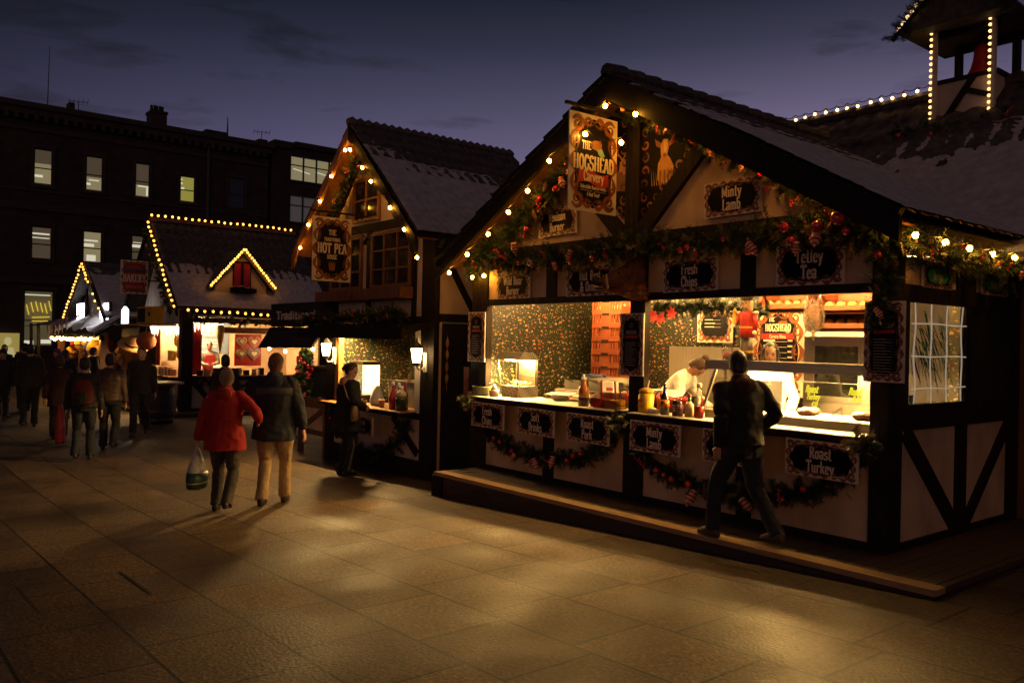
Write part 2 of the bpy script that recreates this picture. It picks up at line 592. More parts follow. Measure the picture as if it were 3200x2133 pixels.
def panel_outline(w, h, k=2.8, bump=.045, waves=8, n=72):
    out = []
    for i in range(n):
        a = 2 * PI * i / n
        cx, sy = math.cos(a), math.sin(a)
        r = 1 / (abs(cx) ** k + abs(sy) ** k) ** (1 / k)
        r *= 1 + bump * math.cos(waves * a)
        out.append((w / 2 * r * cx, h / 2 * r * sy))
    return out


def sign(name, label, c, w, h, lines, ex=(1, 0, 0), seed=1, pw=.85, ph=.83, sizes=None, group=None, letter=None, board=None, tilt=0.0, cat='sign', gap=1.16, fitk=.60, k=2.6):
    """white board, scroll border, black shaped panel and lettering; faces ex x up"""
    letter = letter or LETTER
    ex = V(ex)
    up = V((0, 0, 1))
    n = ex.cross(up)
    if tilt:
        Mr = Matrix.Rotation(tilt, 3, n)
        ex = Mr @ ex
        up = Mr @ up
    c = V(c)
    t = thing(name, label, cat, c - up * (h / 2), 0, group)
    mb = MB()
    mb.obox(c, ex * (w / 2), up * (h / 2), n * .008)
    mb.build('board', board or BOARD, t)
    f = c + n * .0095
    mb = MB()
    mb.poly([f + ex * x + up * y for x, y in panel_outline(w * pw, h * ph, k)])
    mb.build('panel', PANEL, t)
    mb = MB()
    scroll_frame(mb, c + n * .0115, ex, up, w, h, seed)
    mb.build('scrollwork', [SCROLLA, SCROLLB], t)
    if lines:
        sizes = sizes or [h * .32] * len(lines)
        tot = sum(s * gap for s in sizes) - sizes[0] * (gap - 1)
        y = tot / 2
        mb = MB()
        for s, hh in zip(lines, sizes):
            y -= hh
            write(mb, s, c + n * .0145 + up * y, ex, up, hh, w * fitk)
            y -= hh * (gap - 1)
        mb.build('lettering', letter, t)
    return t


# ------------------------------------------------------------------ camera
cam = bpy.data.cameras.new('camera')
cam.sensor_width = 36.0
cam.lens = 36.0 * 2614 / 3200
cam.clip_start = 0.05
cam.clip_end = 2000
co = link(bpy.data.objects.new('camera', cam))
fw = V((-0.7766, 0.6300, 0.0008)).normalized()
r0 = fw.cross(V((0, 0, 1))).normalized()
u0 = r0.cross(fw)
ro = math.radians(1.18)
rr_ = r0 * math.cos(ro) + u0 * math.sin(ro)
uu_ = u0 * math.cos(ro) - r0 * math.sin(ro)
co.matrix_world = Matrix(((rr_.x, uu_.x, -fw.x, 3.368), (rr_.y, uu_.y, -fw.y, -6.707), (rr_.z, uu_.z, -fw.z, 1.67), (0, 0, 0, 1)))
scene.camera = co

scene.view_settings.view_transform = 'Standard'
scene.view_settings.look = 'None'
scene.view_settings.exposure = 0
scene.view_settings.gamma = 1
scene.render.engine = 'CYCLES'
cy = scene.cycles
cy.use_denoising = True
cy.max_bounces = 6
cy.diffuse_bounces = 3
cy.glossy_bounces = 3
cy.transmission_bounces = 4
cy.transparent_max_bounces = 12
cy.sample_clamp_indirect = 2.5
cy.caustics_reflective = False
cy.caustics_refractive = False
cy.use_light_tree = True

# ------------------------------------------------------------------ dusk sky
SUN_DIR = V((0.62, -0.74, 0.13)).normalized()      # towards the light
w = bpy.data.worlds.new('World')
scene.world = w
w.use_nodes = True
t = w.node_tree
bg = t.nodes['Background']
tc = nn(t, 'ShaderNodeTexCoord')
sky = nn(t, 'ShaderNodeTexSky', sky_type='NISHITA')
sky.sun_disc = False
sky.sun_elevation = math.radians(1.0)
sky.sun_rotation = math.atan2(SUN_DIR.x, SUN_DIR.y)
sep = nn(t, 'ShaderNodeSeparateXYZ')
t.links.new(tc.outputs['Generated'], sep.inputs[0])
# after-glow band: brightest low down to the north, fading upwards and to the west
el = ramp(t, [(0.0, (0.175, 0.140, 0.205)), (0.14, (0.172, 0.138, 0.240)), (0.21, (0.122, 0.101, 0.188)), (0.27, (0.070, 0.062, 0.120)),
              (0.33, (0.028, 0.028, 0.055)), (0.38, (0.011, 0.012, 0.026)), (0.60, (0.060, 0.054, 0.074)), (1.0, (0.085, 0.072, 0.088))], sep.outputs[2])
dt = nn(t, 'ShaderNodeVectorMath', operation='DOT_PRODUCT')
dt.inputs[1].default_value = (-0.423, 0.906, 0.0)
t.links.new(tc.outputs['Generated'], dt.inputs[0])
az = ramp(t, [(0.0, (0.40, 0.40, 0.42)), (0.50, (0.26, 0.28, 0.33)), (0.72, (0.66, 0.69, 0.76)), (0.88, (1.0, 1.0, 1.0)), (0.97, (1.75, 1.62, 1.52))], dt.outputs['Value'])
mul = nn(t, 'ShaderNodeMix', data_type='RGBA', blend_type='MULTIPLY')
mul.inputs[0].default_value = 1.0
t.links.new(el, mul.inputs[6])
t.links.new(az, mul.inputs[7])
# thin dark cloud streaks
mp = nn(t, 'ShaderNodeMapping')
mp.inputs['Scale'].default_value = (2.1, 2.1, 9.5)
mp.inputs['Rotation'].default_value = (0.10, 0.12, 0.4)
t.links.new(tc.outputs['Generated'], mp.inputs[0])
ns = nn(t, 'ShaderNodeTexNoise')
ns.inputs['Scale'].default_value = 2.6
ns.inputs['Detail'].default_value = 7
ns.inputs['Roughness'].default_value = 0.55
ns.inputs['Distortion'].default_value = 0.25
t.links.new(mp.outputs[0], ns.inputs['Vector'])
cl = ramp(t, [(0.55, (0, 0, 0)), (0.67, (0.85, 0.85, 0.85))], ns.outputs[0])
cm = nn(t, 'ShaderNodeMix', data_type='RGBA')
t.links.new(cl, cm.inputs[0])
t.links.new(mul.outputs[2], cm.inputs[6])
dk = nn(t, 'ShaderNodeMix', data_type='RGBA', blend_type='MULTIPLY')
dk.inputs[0].default_value = 1.0
t.links.new(mul.outputs[2], dk.inputs[6])
dk.inputs[7].default_value = (0.50, 0.47, 0.46, 1)
t.links.new(dk.outputs[2], cm.inputs[7])
sk = nn(t, 'ShaderNodeMix', data_type='RGBA', blend_type='ADD')
sk.inputs[0].default_value = 0.006
t.links.new(cm.outputs[2], sk.inputs[6])
t.links.new(sky.outputs[0], sk.inputs[7])
t.links.new(sk.outputs[2], bg.inputs[0])
bg.inputs[1].default_value = 1.0

sun_fill = bpy.data.lights.new('sun_fill', 'SUN')  # warm low fill in place of the lamps across the square
sun_fill.energy = 0.165
sun_fill.angle = math.radians(35)
sun_fill.color = (1.0, 0.42, 0.15)
so = link(bpy.data.objects.new('sun_fill', sun_fill))
so.rotation_euler = (-SUN_DIR).to_track_quat('-Z', 'Y').to_euler()


# ------------------------------------------------------------------ ground
def gz(x):
    """the square falls gently to the left and is level beyond"""
    z = -.096 + .038 * x
    if x < -6.5:
        k = min(1.0, (-6.5 - x) / 4.0)
        z = -.343 - .038 * 4 * (k - k * k / 2)
    if x > 4:
        z = .056
    return max(z, -.42) if x < 0 else z


def paving():
    m, t, b = nt('granite_paving')
    tc = nn(t, 'ShaderNodeTexCoord')
    sp = nn(t, 'ShaderNodeSeparateXYZ')
    t.links.new(tc.outputs['Object'], sp.inputs[0])

    def mth(op, a, b_=None, c=None):
        n = nn(t, 'ShaderNodeMath', operation=op)
        for i, q in enumerate((a, b_, c)):
            if q is None:
                continue
            if isinstance(q, (int, float)):
                n.inputs[i].default_value = q
            else:
                t.links.new(q, n.inputs[i])
        return n.outputs[0]

    rowf = mth('DIVIDE', mth('ADD', sp.outputs[1], 2.65), .655)
    row = mth('FLOOR', rowf)
    wn = nn(t, 'ShaderNodeTexWhiteNoise', noise_dimensions='1D')
    t.links.new(row, wn.inputs['W'])
    pitch = mth('MULTIPLY_ADD', wn.outputs['Value'], .32, .80)
    uf = mth('ADD', mth('DIVIDE', sp.outputs[0], pitch), mth('MULTIPLY', wn.outputs['Value'], 13.7))
    cell = mth('FLOOR', uf)
    fu = mth('ABSOLUTE', mth('SUBTRACT', mth('FRACT', uf), .5))
    fv = mth('ABSOLUTE', mth('SUBTRACT', mth('FRACT', rowf), .5))
    ns = nn(t, 'ShaderNodeTexNoise')
    ns.inputs['Scale'].default_value = 3.0
    t.links.new(tc.outputs['Object'], ns.inputs['Vector'])
    wob = mth('MULTIPLY', mth('SUBTRACT', ns.outputs[0], .5), .003)
    ju = mth('GREATER_THAN', mth('ADD', fu, wob), .4890)
    jv = mth('GREATER_THAN', mth('ADD', fv, wob), .4850)
    joint = mth('MAXIMUM', ju, jv)
    w2 = nn(t, 'ShaderNodeTexWhiteNoise', noise_dimensions='2D')
    cb = nn(t, 'ShaderNodeCombineXYZ')
    t.links.new(row, cb.inputs[0])
    t.links.new(cell, cb.inputs[1])
    t.links.new(cb.outputs[0], w2.inputs['Vector'])
    tone = ramp(t, [(0, (.052, .033, .019)), (.5, (.080, .051, .029)), (1, (.112, .073, .041))], w2.outputs['Value'])
    vo = nn(t, 'ShaderNodeTexVoronoi')
    vo.inputs['Scale'].default_value = 46
    t.links.new(tc.outputs['Object'], vo.inputs['Vector'])
    n2 = nn(t, 'ShaderNodeTexNoise')
    n2.inputs['Scale'].default_value = 42
    n2.inputs['Detail'].default_value = 4
    t.links.new(tc.outputs['Object'], n2.inputs['Vector'])
    n3 = nn(t, 'ShaderNodeTexNoise')
    n3.inputs['Scale'].default_value = 1.3
    n3.inputs['Detail'].default_value = 7
    t.links.new(tc.outputs['Object'], n3.inputs['Vector'])
    spk = ramp(t, [(0.30, (.30, .28, .26)), (.5, (.95, .95, .95)), (.70, (2.0, 1.95, 1.8))], n2.outputs[0])
    mx = nn(t, 'ShaderNodeMix', data_type='RGBA', blend_type='MULTIPLY')
    mx.inputs[0].default_value = .8
    t.links.new(tone, mx.inputs[6])
    t.links.new(spk, mx.inputs[7])
    sepc = nn(t, 'ShaderNodeSeparateColor')
    t.links.new(vo.outputs['Color'], sepc.inputs[0])
    vsp = ramp(t, [(0, (.55, .52, .5)), (.6, (1, 1, 1)), (1, (1.5, 1.45, 1.35))], sepc.outputs[0])
    m1 = nn(t, 'ShaderNodeMix', data_type='RGBA', blend_type='MULTIPLY')
    m1.inputs[0].default_value = .55
    t.links.new(mx.outputs[2], m1.inputs[6])
    t.links.new(vsp, m1.inputs[7])
    grime = ramp(t, [(.35, (.55, .53, .5)), (.6, (1.1, 1.1, 1.1))], n3.outputs[0])
    m2 = nn(t, 'ShaderNodeMix', data_type='RGBA', blend_type='MULTIPLY')
    m2.inputs[0].default_value = 1
    t.links.new(m1.outputs[2], m2.inputs[6])
    t.links.new(grime, m2.inputs[7])
    gv = nn(t, 'ShaderNodeTexVoronoi')
    gv.inputs['Scale'].default_value = 3.1
    t.links.new(tc.outputs['Object'], gv.inputs['Vector'])
    gs = nn(t, 'ShaderNodeSeparateColor')
    t.links.new(gv.outputs['Color'], gs.inputs[0])
    gum = mth('MULTIPLY', mth('LESS_THAN', gv.outputs['Distance'], mth('MULTIPLY', gs.outputs[0], .11)), mth('GREATER_THAN', gs.outputs[1], .45))
    m25 = nn(t, 'ShaderNodeMix', data_type='RGBA')
    t.links.new(mth('MULTIPLY', gum, .55), m25.inputs[0])
    t.links.new(m2.outputs[2], m25.inputs[6])
    m25.inputs[7].default_value = (.035, .026, .018, 1)
    m3 = nn(t, 'ShaderNodeMix', data_type='RGBA')
    t.links.new(joint, m3.inputs[0])
    t.links.new(m25.outputs[2], m3.inputs[6])
    m3.inputs[7].default_value = (.003, .002, .0015, 1)
    t.links.new(m3.outputs[2], b.inputs['Base Color'])
    rg = ramp(t, [(.3, (.48, .48, .48)), (.7, (.78, .78, .78))], n3.outputs[0])
    t.links.new(rg, b.inputs['Roughness'])
    b.inputs['Specular IOR Level'].default_value = .30
    # each slab lies a little differently; grains and joints in relief
    h = mth('SUBTRACT', mth('MULTIPLY_ADD', n2.outputs[0], .5, mth('MULTIPLY', vo.outputs['Distance'], .35)), mth('MULTIPLY', joint, 2.2))
    bp = nn(t, 'ShaderNodeBump')
    bp.inputs['Strength'].default_value = .75
    bp.inputs['Distance'].default_value = .008
    t.links.new(h, bp.inputs['Height'])
    t.links.new(bp.outputs[0], b.inputs['Normal'])
    return m


def build_ground():
    mb = MB()
    xs = [-400, -120, -70, -40] + [-24 + .5 * i for i in range(64)] + [9, 14, 30, 80, 400]
    ys = [-400, -80, -30, -14, -8, -4, 0, 4, 10, 30, 100, 400]
    b = mb.add([(x, y, gz(x)) for y in ys for x in xs])
    n = len(xs)
    for j in range(len(ys) - 1):
        for i in range(n - 1):
            a = b + j * n + i
            mb.face((a, a + 1, a + n + 1, a + n))
    o = mb.build('plaza_paving', paving(), loc=(0, 0, 0))
    tag(o, 'granite slab paving of the market square', None, None, 'structure')


build_ground()

# sunken inspection cover at the lower left
def cover():
    t = thing('inspection_cover', 'square slab-filled inspection cover set in the paving at lower left', 'cover', (-3.4, -5.24, gz(-3.4)))
    for k, (x0, x1, y0, y1) in enumerate(((-3.81, -2.97, -5.605, -5.595), (-3.81, -2.97, -4.895, -4.875), (-3.81, -3.80, -5.595, -4.895), (-2.98, -2.97, -5.595, -4.895))):
        m = MB()
        b = m.add([(x, y, gz(x) + .005) for x, y in ((x0, y0), (x1, y0), (x1, y1), (x0, y1))])
        m.face((b, b + 1, b + 2, b + 3))
        m.build('frame_edge', BLACK, t)


cover()


# ------------------------------------------------------------------ roofs
def pantiles(rid, along, down, L, SL, parent, snow_fn, pitch=.21, course=.36, amp=.014, step=.028, seed=0, res=8, name='roof', tile=None, snow=None, off=0.0, grid=.04):
    """wavy tiled slope from the ridge line downwards, with a drifted snow layer as its sub-part"""
    rid, along, down = V(rid), V(along).normalized(), V(down).normalized()
    nrm = along.cross(down)
    if nrm.z < 0:
        nrm = -nrm
    na = max(4, int(L / pitch * res))
    rows = max(1, int(round(SL / course)))

    def hgt(a, s):
        k = (s / SL) * rows
        f = k - math.floor(k)
        x = (a / pitch) % 1.0
        return amp * (abs(math.sin(PI * x)) * 1.7 - .8) + step * f

    mb = MB()
    mb.sm = True
    ss = []
    for r in range(rows):
        for q in (0.0, .5, .985):
            ss.append((r + q) / rows * SL)
    A = [L * i / na for i in range(na + 1)]
    idx = mb.add([rid + along * a + down * s + nrm * (off + hgt(a, s)) for s in ss for a in A])
    n1 = na + 1
    for j in range(len(ss) - 1):
        for i in range(na):
            b = idx + j * n1 + i
            mb.face((b, b + 1, b + n1 + 1, b + n1))
    # underside
    mb.sm = False
    u = mb.add([rid - nrm * .05, rid + along * L - nrm * .05, rid + along * L + down * SL - nrm * .05, rid + down * SL - nrm * .05])
    mb.face((u, u + 1, u + 2, u + 3))
    ro_ = mb.build(name, tile or TILE, parent)
    # snow
    mb = MB()
    mb.sm = True
    na2, ns2 = max(6, int(L / grid)), max(6, int(SL / grid))
    th = []
    pts = []
    for j in range(ns2 + 1):
        for i in range(na2 + 1):
            a, s = L * i / na2, SL * j / ns2
            nz = noise.noise(V((a * 2.3 + seed, s * 2.3, seed * 1.7))) * .5 + noise.noise(V((a * 7 + seed, s * 7, 3))) * .3 + noise.noise(V((a * 19, s * 19, seed))) * .2
            h0 = hgt(a, s)
            tt = snow_fn(a / L, s / SL, nz, h0)
            th.append(tt)
            sm_ = max(0.0, min(1.0, .45 + tt / .06))
            base = h0 * (1 - sm_ * .8)
            hh = base + max(-.06, min(tt, .05)) + noise.noise(V((a * 26, s * 26, 1 + seed))) * .006
            pts.append(rid + along * a + down * s + nrm * (off + hh))
    idx = mb.add(pts)
    n1 = na2 + 1
    for j in range(ns2):
        for i in range(na2):
            b = j * n1 + i
            if max(th[b], th[b + 1], th[b + n1], th[b + n1 + 1]) > -.035:
                mb.face((idx + b, idx + b + 1, idx + b + n1 + 1, idx + b + n1))
    if mb.f:
        mb.build('snow', snow or SNOW, ro_)
    return ro_


def snow_low(lim, band=.25, k=.10):
    """snow lying on the lower slope, ragged at its upper limit"""
    def f(a, s, nz, h):
        return (s - lim) / band * .03 + nz * k * .5 - .004
    return f


# ------------------------------------------------------------------ buildings far behind
def brick_far():
    m = mat('sooty_stone', (0.055, 0.036, 0.028), (0.03, 0.02, 0.016), 0.85, 1.4, bump=0.3, detail=8)
    return m


STONE = brick_far()
STONE2 = mat('sooty_trim', (0.065, 0.045, 0.035), (0.04, 0.028, 0.022), 0.85, 2, bump=0.2)
PANE_LIT = glow('office_light', (0.95, 0.84, 0.42), 0.20)
PANE_YEL = glow('office_light_yellow', (0.95, 0.86, 0.14), 0.24)
PANE_DIM = glow('drawn_blind', (0.62, 0.56, 0.30), 0.055)
PANE_DARK = mat('dark_glass', (0.02, 0.022, 0.03), None, 0.12, 3, bump=0.02)
STRIPW = glow('office_tube', (1.0, 0.95, 0.72), 0.62)
FRAMEDK = mat('sash_frame', (0.05, 0.045, 0.04), None, 0.5, 5, bump=0.05)


def town_hall():
    X = -50.0
    t = thing('office_building', 'long dark stone building with cornice and lit sash windows behind the stalls', 'building', (X - 6, 0, -.42))
    m = MB()
    m.box(X - 12, X, -34, 15.5, -.42, 14.1)
    m.build('wall', STONE, t)
    m = MB()
    m.box(X - 12, X + .55, -34, 15.7, 14.1, 14.4)
    m.box(X, X + .32, -34, 15.6, 13.75, 14.1)
    for i in range(100):
        y = -33.5 + i * .49
        m.box(X, X + .42, y, y + .2, 13.45, 13.75)
    m.box(X, X + .14, -34, 15.5, 12.9, 13.1)
    m.build('cornice', STONE2, t)
    m = MB()
    m.box(X, X + .18, -34, 15.5, 8.5, 8.85)
    m.box(X, X + .10, -34, 15.5, 9.55, 9.7)
    m.box(X, X + .18, -34, 15.5, 4.4, 4.75)
    m.build('string_course', STONE2, t)
    m = MB()
    m.tube([(X + .12, 11.5, 14), (X + .12, 11.5, 0)], .11, 8)
    m.build('drainpipe', FRAMEDK, t)
    m = MB()
    m.box(X - 1.2, X - .1, 8.1, 9.0, 14.3, 15.3)
    m.box(X - 1.25, X - .05, 8.05, 9.05, 15.2, 15.35)
    for k in range(5):
        m.lathe([(.10, 0), (.08, .4)], (X - .6 + .1 * (k % 2), 8.22 + k * .16, 15.34), 8)
    m.build('chimney', STONE, t)
    m = MB()
    for a in ((X - 1, X - .2, 3.6, 3.9, 14.3, 14.95), (X - 1, X - .1, 11.4, 12.7, 14.3, 14.75), (X - 1, X - .2, 14.9, 15.5, 14.3, 14.75)):
        m = MB()
        m.box(*a)
        m.build('roof_stack', STONE, t)

    def sash(y0, y1, z0, z1, lit, lim=None, extra=()):
        wn = MB()
        for a in ((y0 - .16, y0, z0 - .1, z1 + .1), (y1, y1 + .16, z0 - .1, z1 + .1)):
            wn.box(X, X + .09, *a)
        wn.box(X, X + .12, y0 - .22, y1 + .22, z1 + .1, z1 + .3)
        wn.box(X, X + .16, y0 - .2, y1 + .2, z0 - .22, z0 - .06)
        wo = wn.build('window', STONE2, t)
        g = MB()
        g.box(X + .004, X + .02, y0, y1, z0, z1)
        g.build('pane', PANE_DARK if lit is None else lit, wo)
        f = MB()
        zm = z0 + (z1 - z0) * .47
        f.box(X + .02, X + .06, y0, y1, zm - .03, zm + .03)
        f.box(X + .02, X + .06, y0, y0 + .045, z0, z1)
        f.box(X + .02, X + .06, y1 - .045, y1, z0, z1)
        f.box(X + .02, X + .06, y0, y1, z0, z0 + .05)
        f.build('sash_bars', FRAMEDK, wo)
        if lim:
            b = MB()
            b.box(X + .022, X + .034, y0 + .045, y1 - .045, lim, z1)
            b.build('blind', PANE_DIM, wo)
        for (a, b_, c, d) in extra:
            s = MB()
            s.box(X + .022, X + .03, y0 + (y1 - y0) * a, y0 + (y1 - y0) * b_, z0 + (z1 - z0) * c, z0 + (z1 - z0) * d)
            s.build('ceiling_light', STRIPW, wo)

    def dark(y0, y1, z0, z1):
        s = MB()
        s.box(X + .024, X + .036, y0, y1, z0, z1)
        return s

    sash(1.85, 2.75, 10.0, 11.9, PANE_LIT, 11.15, ((.05, .5, .2, .27),))
    sash(4.5, 5.38, 9.98, 11.9, PANE_LIT, 10.75, ((.05, .3, .16, .22), (.2, .8, .30, .33)))
    sash(7.2, 8.0, 9.95, 11.9, PANE_LIT, 10.65, ((.2, .95, .31, .35), (.8, .93, .05, .3)))
    sash(9.82, 10.7, 9.98, 11.5, PANE_YEL, None, ((.02, .15, .86, .92), (.02, .18, .70, .76), (.02, .3, .5, .57)))
    sash(12.86, 13.9, 9.95, 11.8, None)
    sash(1.8, 2.8, 5.8, 7.55, PANE_DIM, None, ((.02, .9, .78, .83), (.05, .9, .66, .69)))
    sash(4.43, 5.41, 5.8, 7.55, PANE_LIT, None, ((.02, .8, .70, .75), (.05, .6, .52, .62), (.2, .7, .05, .25)))
    sash(7.06, 8.0, 5.8, 7.55, PANE_DIM, None, ((.02, .9, .62, .72), (.1, .8, .78, .8)))
    sash(9.7, 10.7, 5.8, 7.55, None)
    for yy in (-1.0, -3.9, -6.8):
        sash(yy, yy + .95, 10.0, 11.8, None)
        sash(yy, yy + .95, 5.8, 7.55, None)
    # tall ground-floor window with antler-shaped neon
    sash(1.5, 2.95, .9, 3.95, glow('shop_light', (0.55, 0.58, 0.20), .07), None, ((.03, .35, .02, .10), (.6, .95, .05, .12), (.02, .9, .93, .95)))
    m = MB()
    for k, (dy, zz) in enumerate(((0, 3.0), (.22, 3.15), (.45, 3.2), (.68, 3.15), (.9, 3.1), (1.1, 3.25))):
        m.tube([(X + .1, 1.75 + dy, zz - .35), (X + .1, 1.66 + dy, zz), (X + .1, 1.62 + dy, zz + .2)], .02, 4)
    m.tube([(X + .1, 1.9, 2.5), (X + .1, 2.8, 2.55)], .02, 4)
    m.tube([(X + .1, 1.9, 2.3), (X + .1, 2.7, 2.32)], .02, 4)
    tag(m.build('neon_decoration', glow('neon_yellow', (1, .72, .05), .8), loc=(X + .1, 2.2, 2.3)), 'yellow neon antler shapes glowing in the tall ground floor window', 'neon sign')


town_hall()


def modern_block():
    X = -50.0
    t = thing('office_block', 'plain modern block with a lit strip window to the right of the stone building', 'building', (X - 5, 20, -.42))
    m = MB()
    m.box(X - 10, X + .1, 15.72, 30, -.42, 14.5)
    m.box(X - 10, X + .4, 17.2, 30, 14.5, 14.85)
    m.box(X - 10, X + .4, 15.72, 17.0, 14.3, 14.75)
    m.build('wall', STONE, t)
    for z0, z1, lit in ((12.3, 13.85, PANE_LIT), (9.5, 11.2, glow('dim_bluish_room', (.35, .42, .5), .05))):
        f = MB()
        f.box(X + .1, X + .2, 16.9, 24, z1, z1 + .12)
        f.box(X + .1, X + .2, 16.9, 24, z0 - .12, z0)
        for k in range(8):
            y = 16.9 + k * .95
            f.box(X + .1, X + .2, y, y + .1, z0, z1)
        f.box(X + .1, X + .18, 16.9, 24, z0 + (z1 - z0) * .62, z0 + (z1 - z0) * .62 + .07)
        wo = f.build('window', FRAMEDK, t)
        g = MB()
        g.box(X + .102, X + .12, 17, 24, z0, z1)
        g.build('pane', lit, wo)
        if z0 > 12:
            for k in range(4):
                s = MB()
                s.beam((X + .125, 17.2 + k * 1.6, z0 + .75 + k * .0), (X + .125, 18.4 + k * 1.6, z0 + .55), .05, .01, (1, 0, 0))
                s.build('ceiling_light', STRIPW, wo)


modern_block()


def aerial(name, label, x, y, z, h, arm):
    m = MB()
    m.tube([(x, y, z), (x, y, z + h)], .025, 5)
    m.tube([(x, y - arm, z + h * .92), (x, y + arm, z + h)], .018, 4)
    for k in range(5):
        yy = y - arm + arm * 2 * k / 4
        m.tube([(x - .1, yy, z + h * .9 + .03 * k - .16), (x + .1, yy, z + h * .9 + .03 * k + .16)], .012, 4)
    tag(m.build(name, FRAMEDK), label, 'aerial')


aerial('roof_aerial', 'television aerial at the left end of the dark roofline beside the small stack', -51, 4.25, 14.3, 1.0, .5)
aerial('roof_aerial', 'television aerial on the roofline where stone building meets modern block', -51, 15.4, 14.4, 1.05, .55)
m = MB()
m.tube([(-50.5, 2.55, 14.3), (-50.5, 2.6, 18.0)], [.035, .015], 5)
tag(m.build('flagpole', FRAMEDK), 'tall thin bare mast rising from the far left roofline', 'mast')
m = MB()
m.tube([(-50.5, 12.9, 14.6), (-50.5, 12.9, 15.9)], [.07, .02], 5)
tag(m.build('roof_vent_pipe', FRAMEDK), 'short thin vent pipe on the roof right of the brick chimney', 'vent pipe')
m = MB()
m.box(-49.95, -49.8, -1.2, 1.3, -.1, 1.6)
o = m.build('poster_lightbox', glow('poster_glow', (.85, .66, .14), .3), loc=(-49.9, 0, -.1))
tag(o, 'glowing yellow poster panel low on the far left wall', 'lightbox')
m = MB()
m.ball((-49.78, .75, 1.15), (.02, .18, .22))
m.prism([(-49.79, .35, .1), (-49.79, 1.15, .1), (-49.79, 1.0, .8), (-49.79, .55, .8)], (.02, 0, 0))
m.build('figure_print', glow('poster_print', (.95, .85, .4), .4), o)


# ================================================================== the big carvery hut
def wallpaper():
    m, t, b = nt('food_wallpaper')
    tc = nn(t, 'ShaderNodeTexCoord')
    sp = nn(t, 'ShaderNodeSeparateXYZ')
    t.links.new(tc.outputs['Object'], sp.inputs[0])
    ad = nn(t, 'ShaderNodeMath', operation='ADD')
    t.links.new(sp.outputs[0], ad.inputs[0])
    t.links.new(sp.outputs[1], ad.inputs[1])
    cb = nn(t, 'ShaderNodeCombineXYZ')
    t.links.new(ad.outputs[0], cb.inputs[0])
    t.links.new(sp.outputs[2], cb.inputs[1])
    ns = nn(t, 'ShaderNodeTexNoise')
    ns.inputs['Scale'].default_value = 26
    t.links.new(cb.outputs[0], ns.inputs['Vector'])
    mixv = nn(t, 'ShaderNodeMix', data_type='VECTOR')
    mixv.inputs[0].default_value = .028
    t.links.new(cb.outputs[0], mixv.inputs[4])
    t.links.new(ns.outputs['Color'], mixv.inputs[5])
    col = None
    for sc, lim, sq in ((11, .20, (1.0, 1.6, 1)), (16.0, .155, (1.7, .9, 1)), (30.0, .11, (1, 1, 1))):
        mp = nn(t, 'ShaderNodeMapping')
        mp.inputs['Scale'].default_value = (sc * sq[0], sc * sq[1], 1)
        mp.inputs['Rotation'].default_value = (0, 0, sc * .13)
        t.links.new(mixv.outputs[1], mp.inputs[0])
        vo = nn(t, 'ShaderNodeTexVoronoi', voronoi_dimensions='2D')
        vo.inputs['Scale'].default_value = 1.0
        vo.inputs['Randomness'].default_value = .8
        t.links.new(mp.outputs[0], vo.inputs['Vector'])
        cs = nn(t, 'ShaderNodeSeparateColor')
        t.links.new(vo.outputs['Color'], cs.inputs[0])
        mot = ramp(t, [(0, (.34, .13, .035)), (.2, (.36, .23, .05)), (.4, (.30, .065, .04)), (.55, (.36, .19, .13)), (.7, (.38, .28, .09)), (.85, (.09, .11, .035)), (.93, (.36, .32, .22))], cs.outputs[0], 'CONSTANT')
        lt = nn(t, 'ShaderNodeMath', operation='LESS_THAN')
        mm = nn(t, 'ShaderNodeMath', operation='MULTIPLY')
        t.links.new(cs.outputs[1], mm.inputs[0])
        mm.inputs[1].default_value = lim * 1.35
        t.links.new(vo.outputs['Distance'], lt.inputs[0])
        t.links.new(mm.outputs[0], lt.inputs[1])
        mx = nn(t, 'ShaderNodeMix', data_type='RGBA')
        t.links.new(lt.outputs[0], mx.inputs[0])
        if col is None:
            mx.inputs[6].default_value = (.006, .013, .007, 1)
        else:
            t.links.new(col, mx.inputs[6])
        t.links.new(mot, mx.inputs[7])
        col = mx.outputs[2]
    t.links.new(col, b.inputs['Base Color'])
    b.inputs['Roughness'].default_value = .45
    return m


WALLPAPER = wallpaper()
FLOORDK = mat('dark_floor', (0.05, 0.035, 0.025), None, 0.7, 5, bump=0.2)
DECKW = mat('deck_boards', (0.10, 0.062, 0.032), (0.055, 0.034, 0.018), 0.6, 4, bump=0.5, stretch=(.6, 6, 4))
NOSING = mat('deck_nosing', (0.46, 0.29, 0.12), (0.28, 0.17, 0.07), 0.55, 5, bump=0.5, stretch=(.6, 6, 4))
DECKFACE = mat('deck_fascia', (0.055, 0.036, 0.022), (0.03, 0.02, 0.012), 0.7, 4, bump=0.4, stretch=(.6, 4, 5))


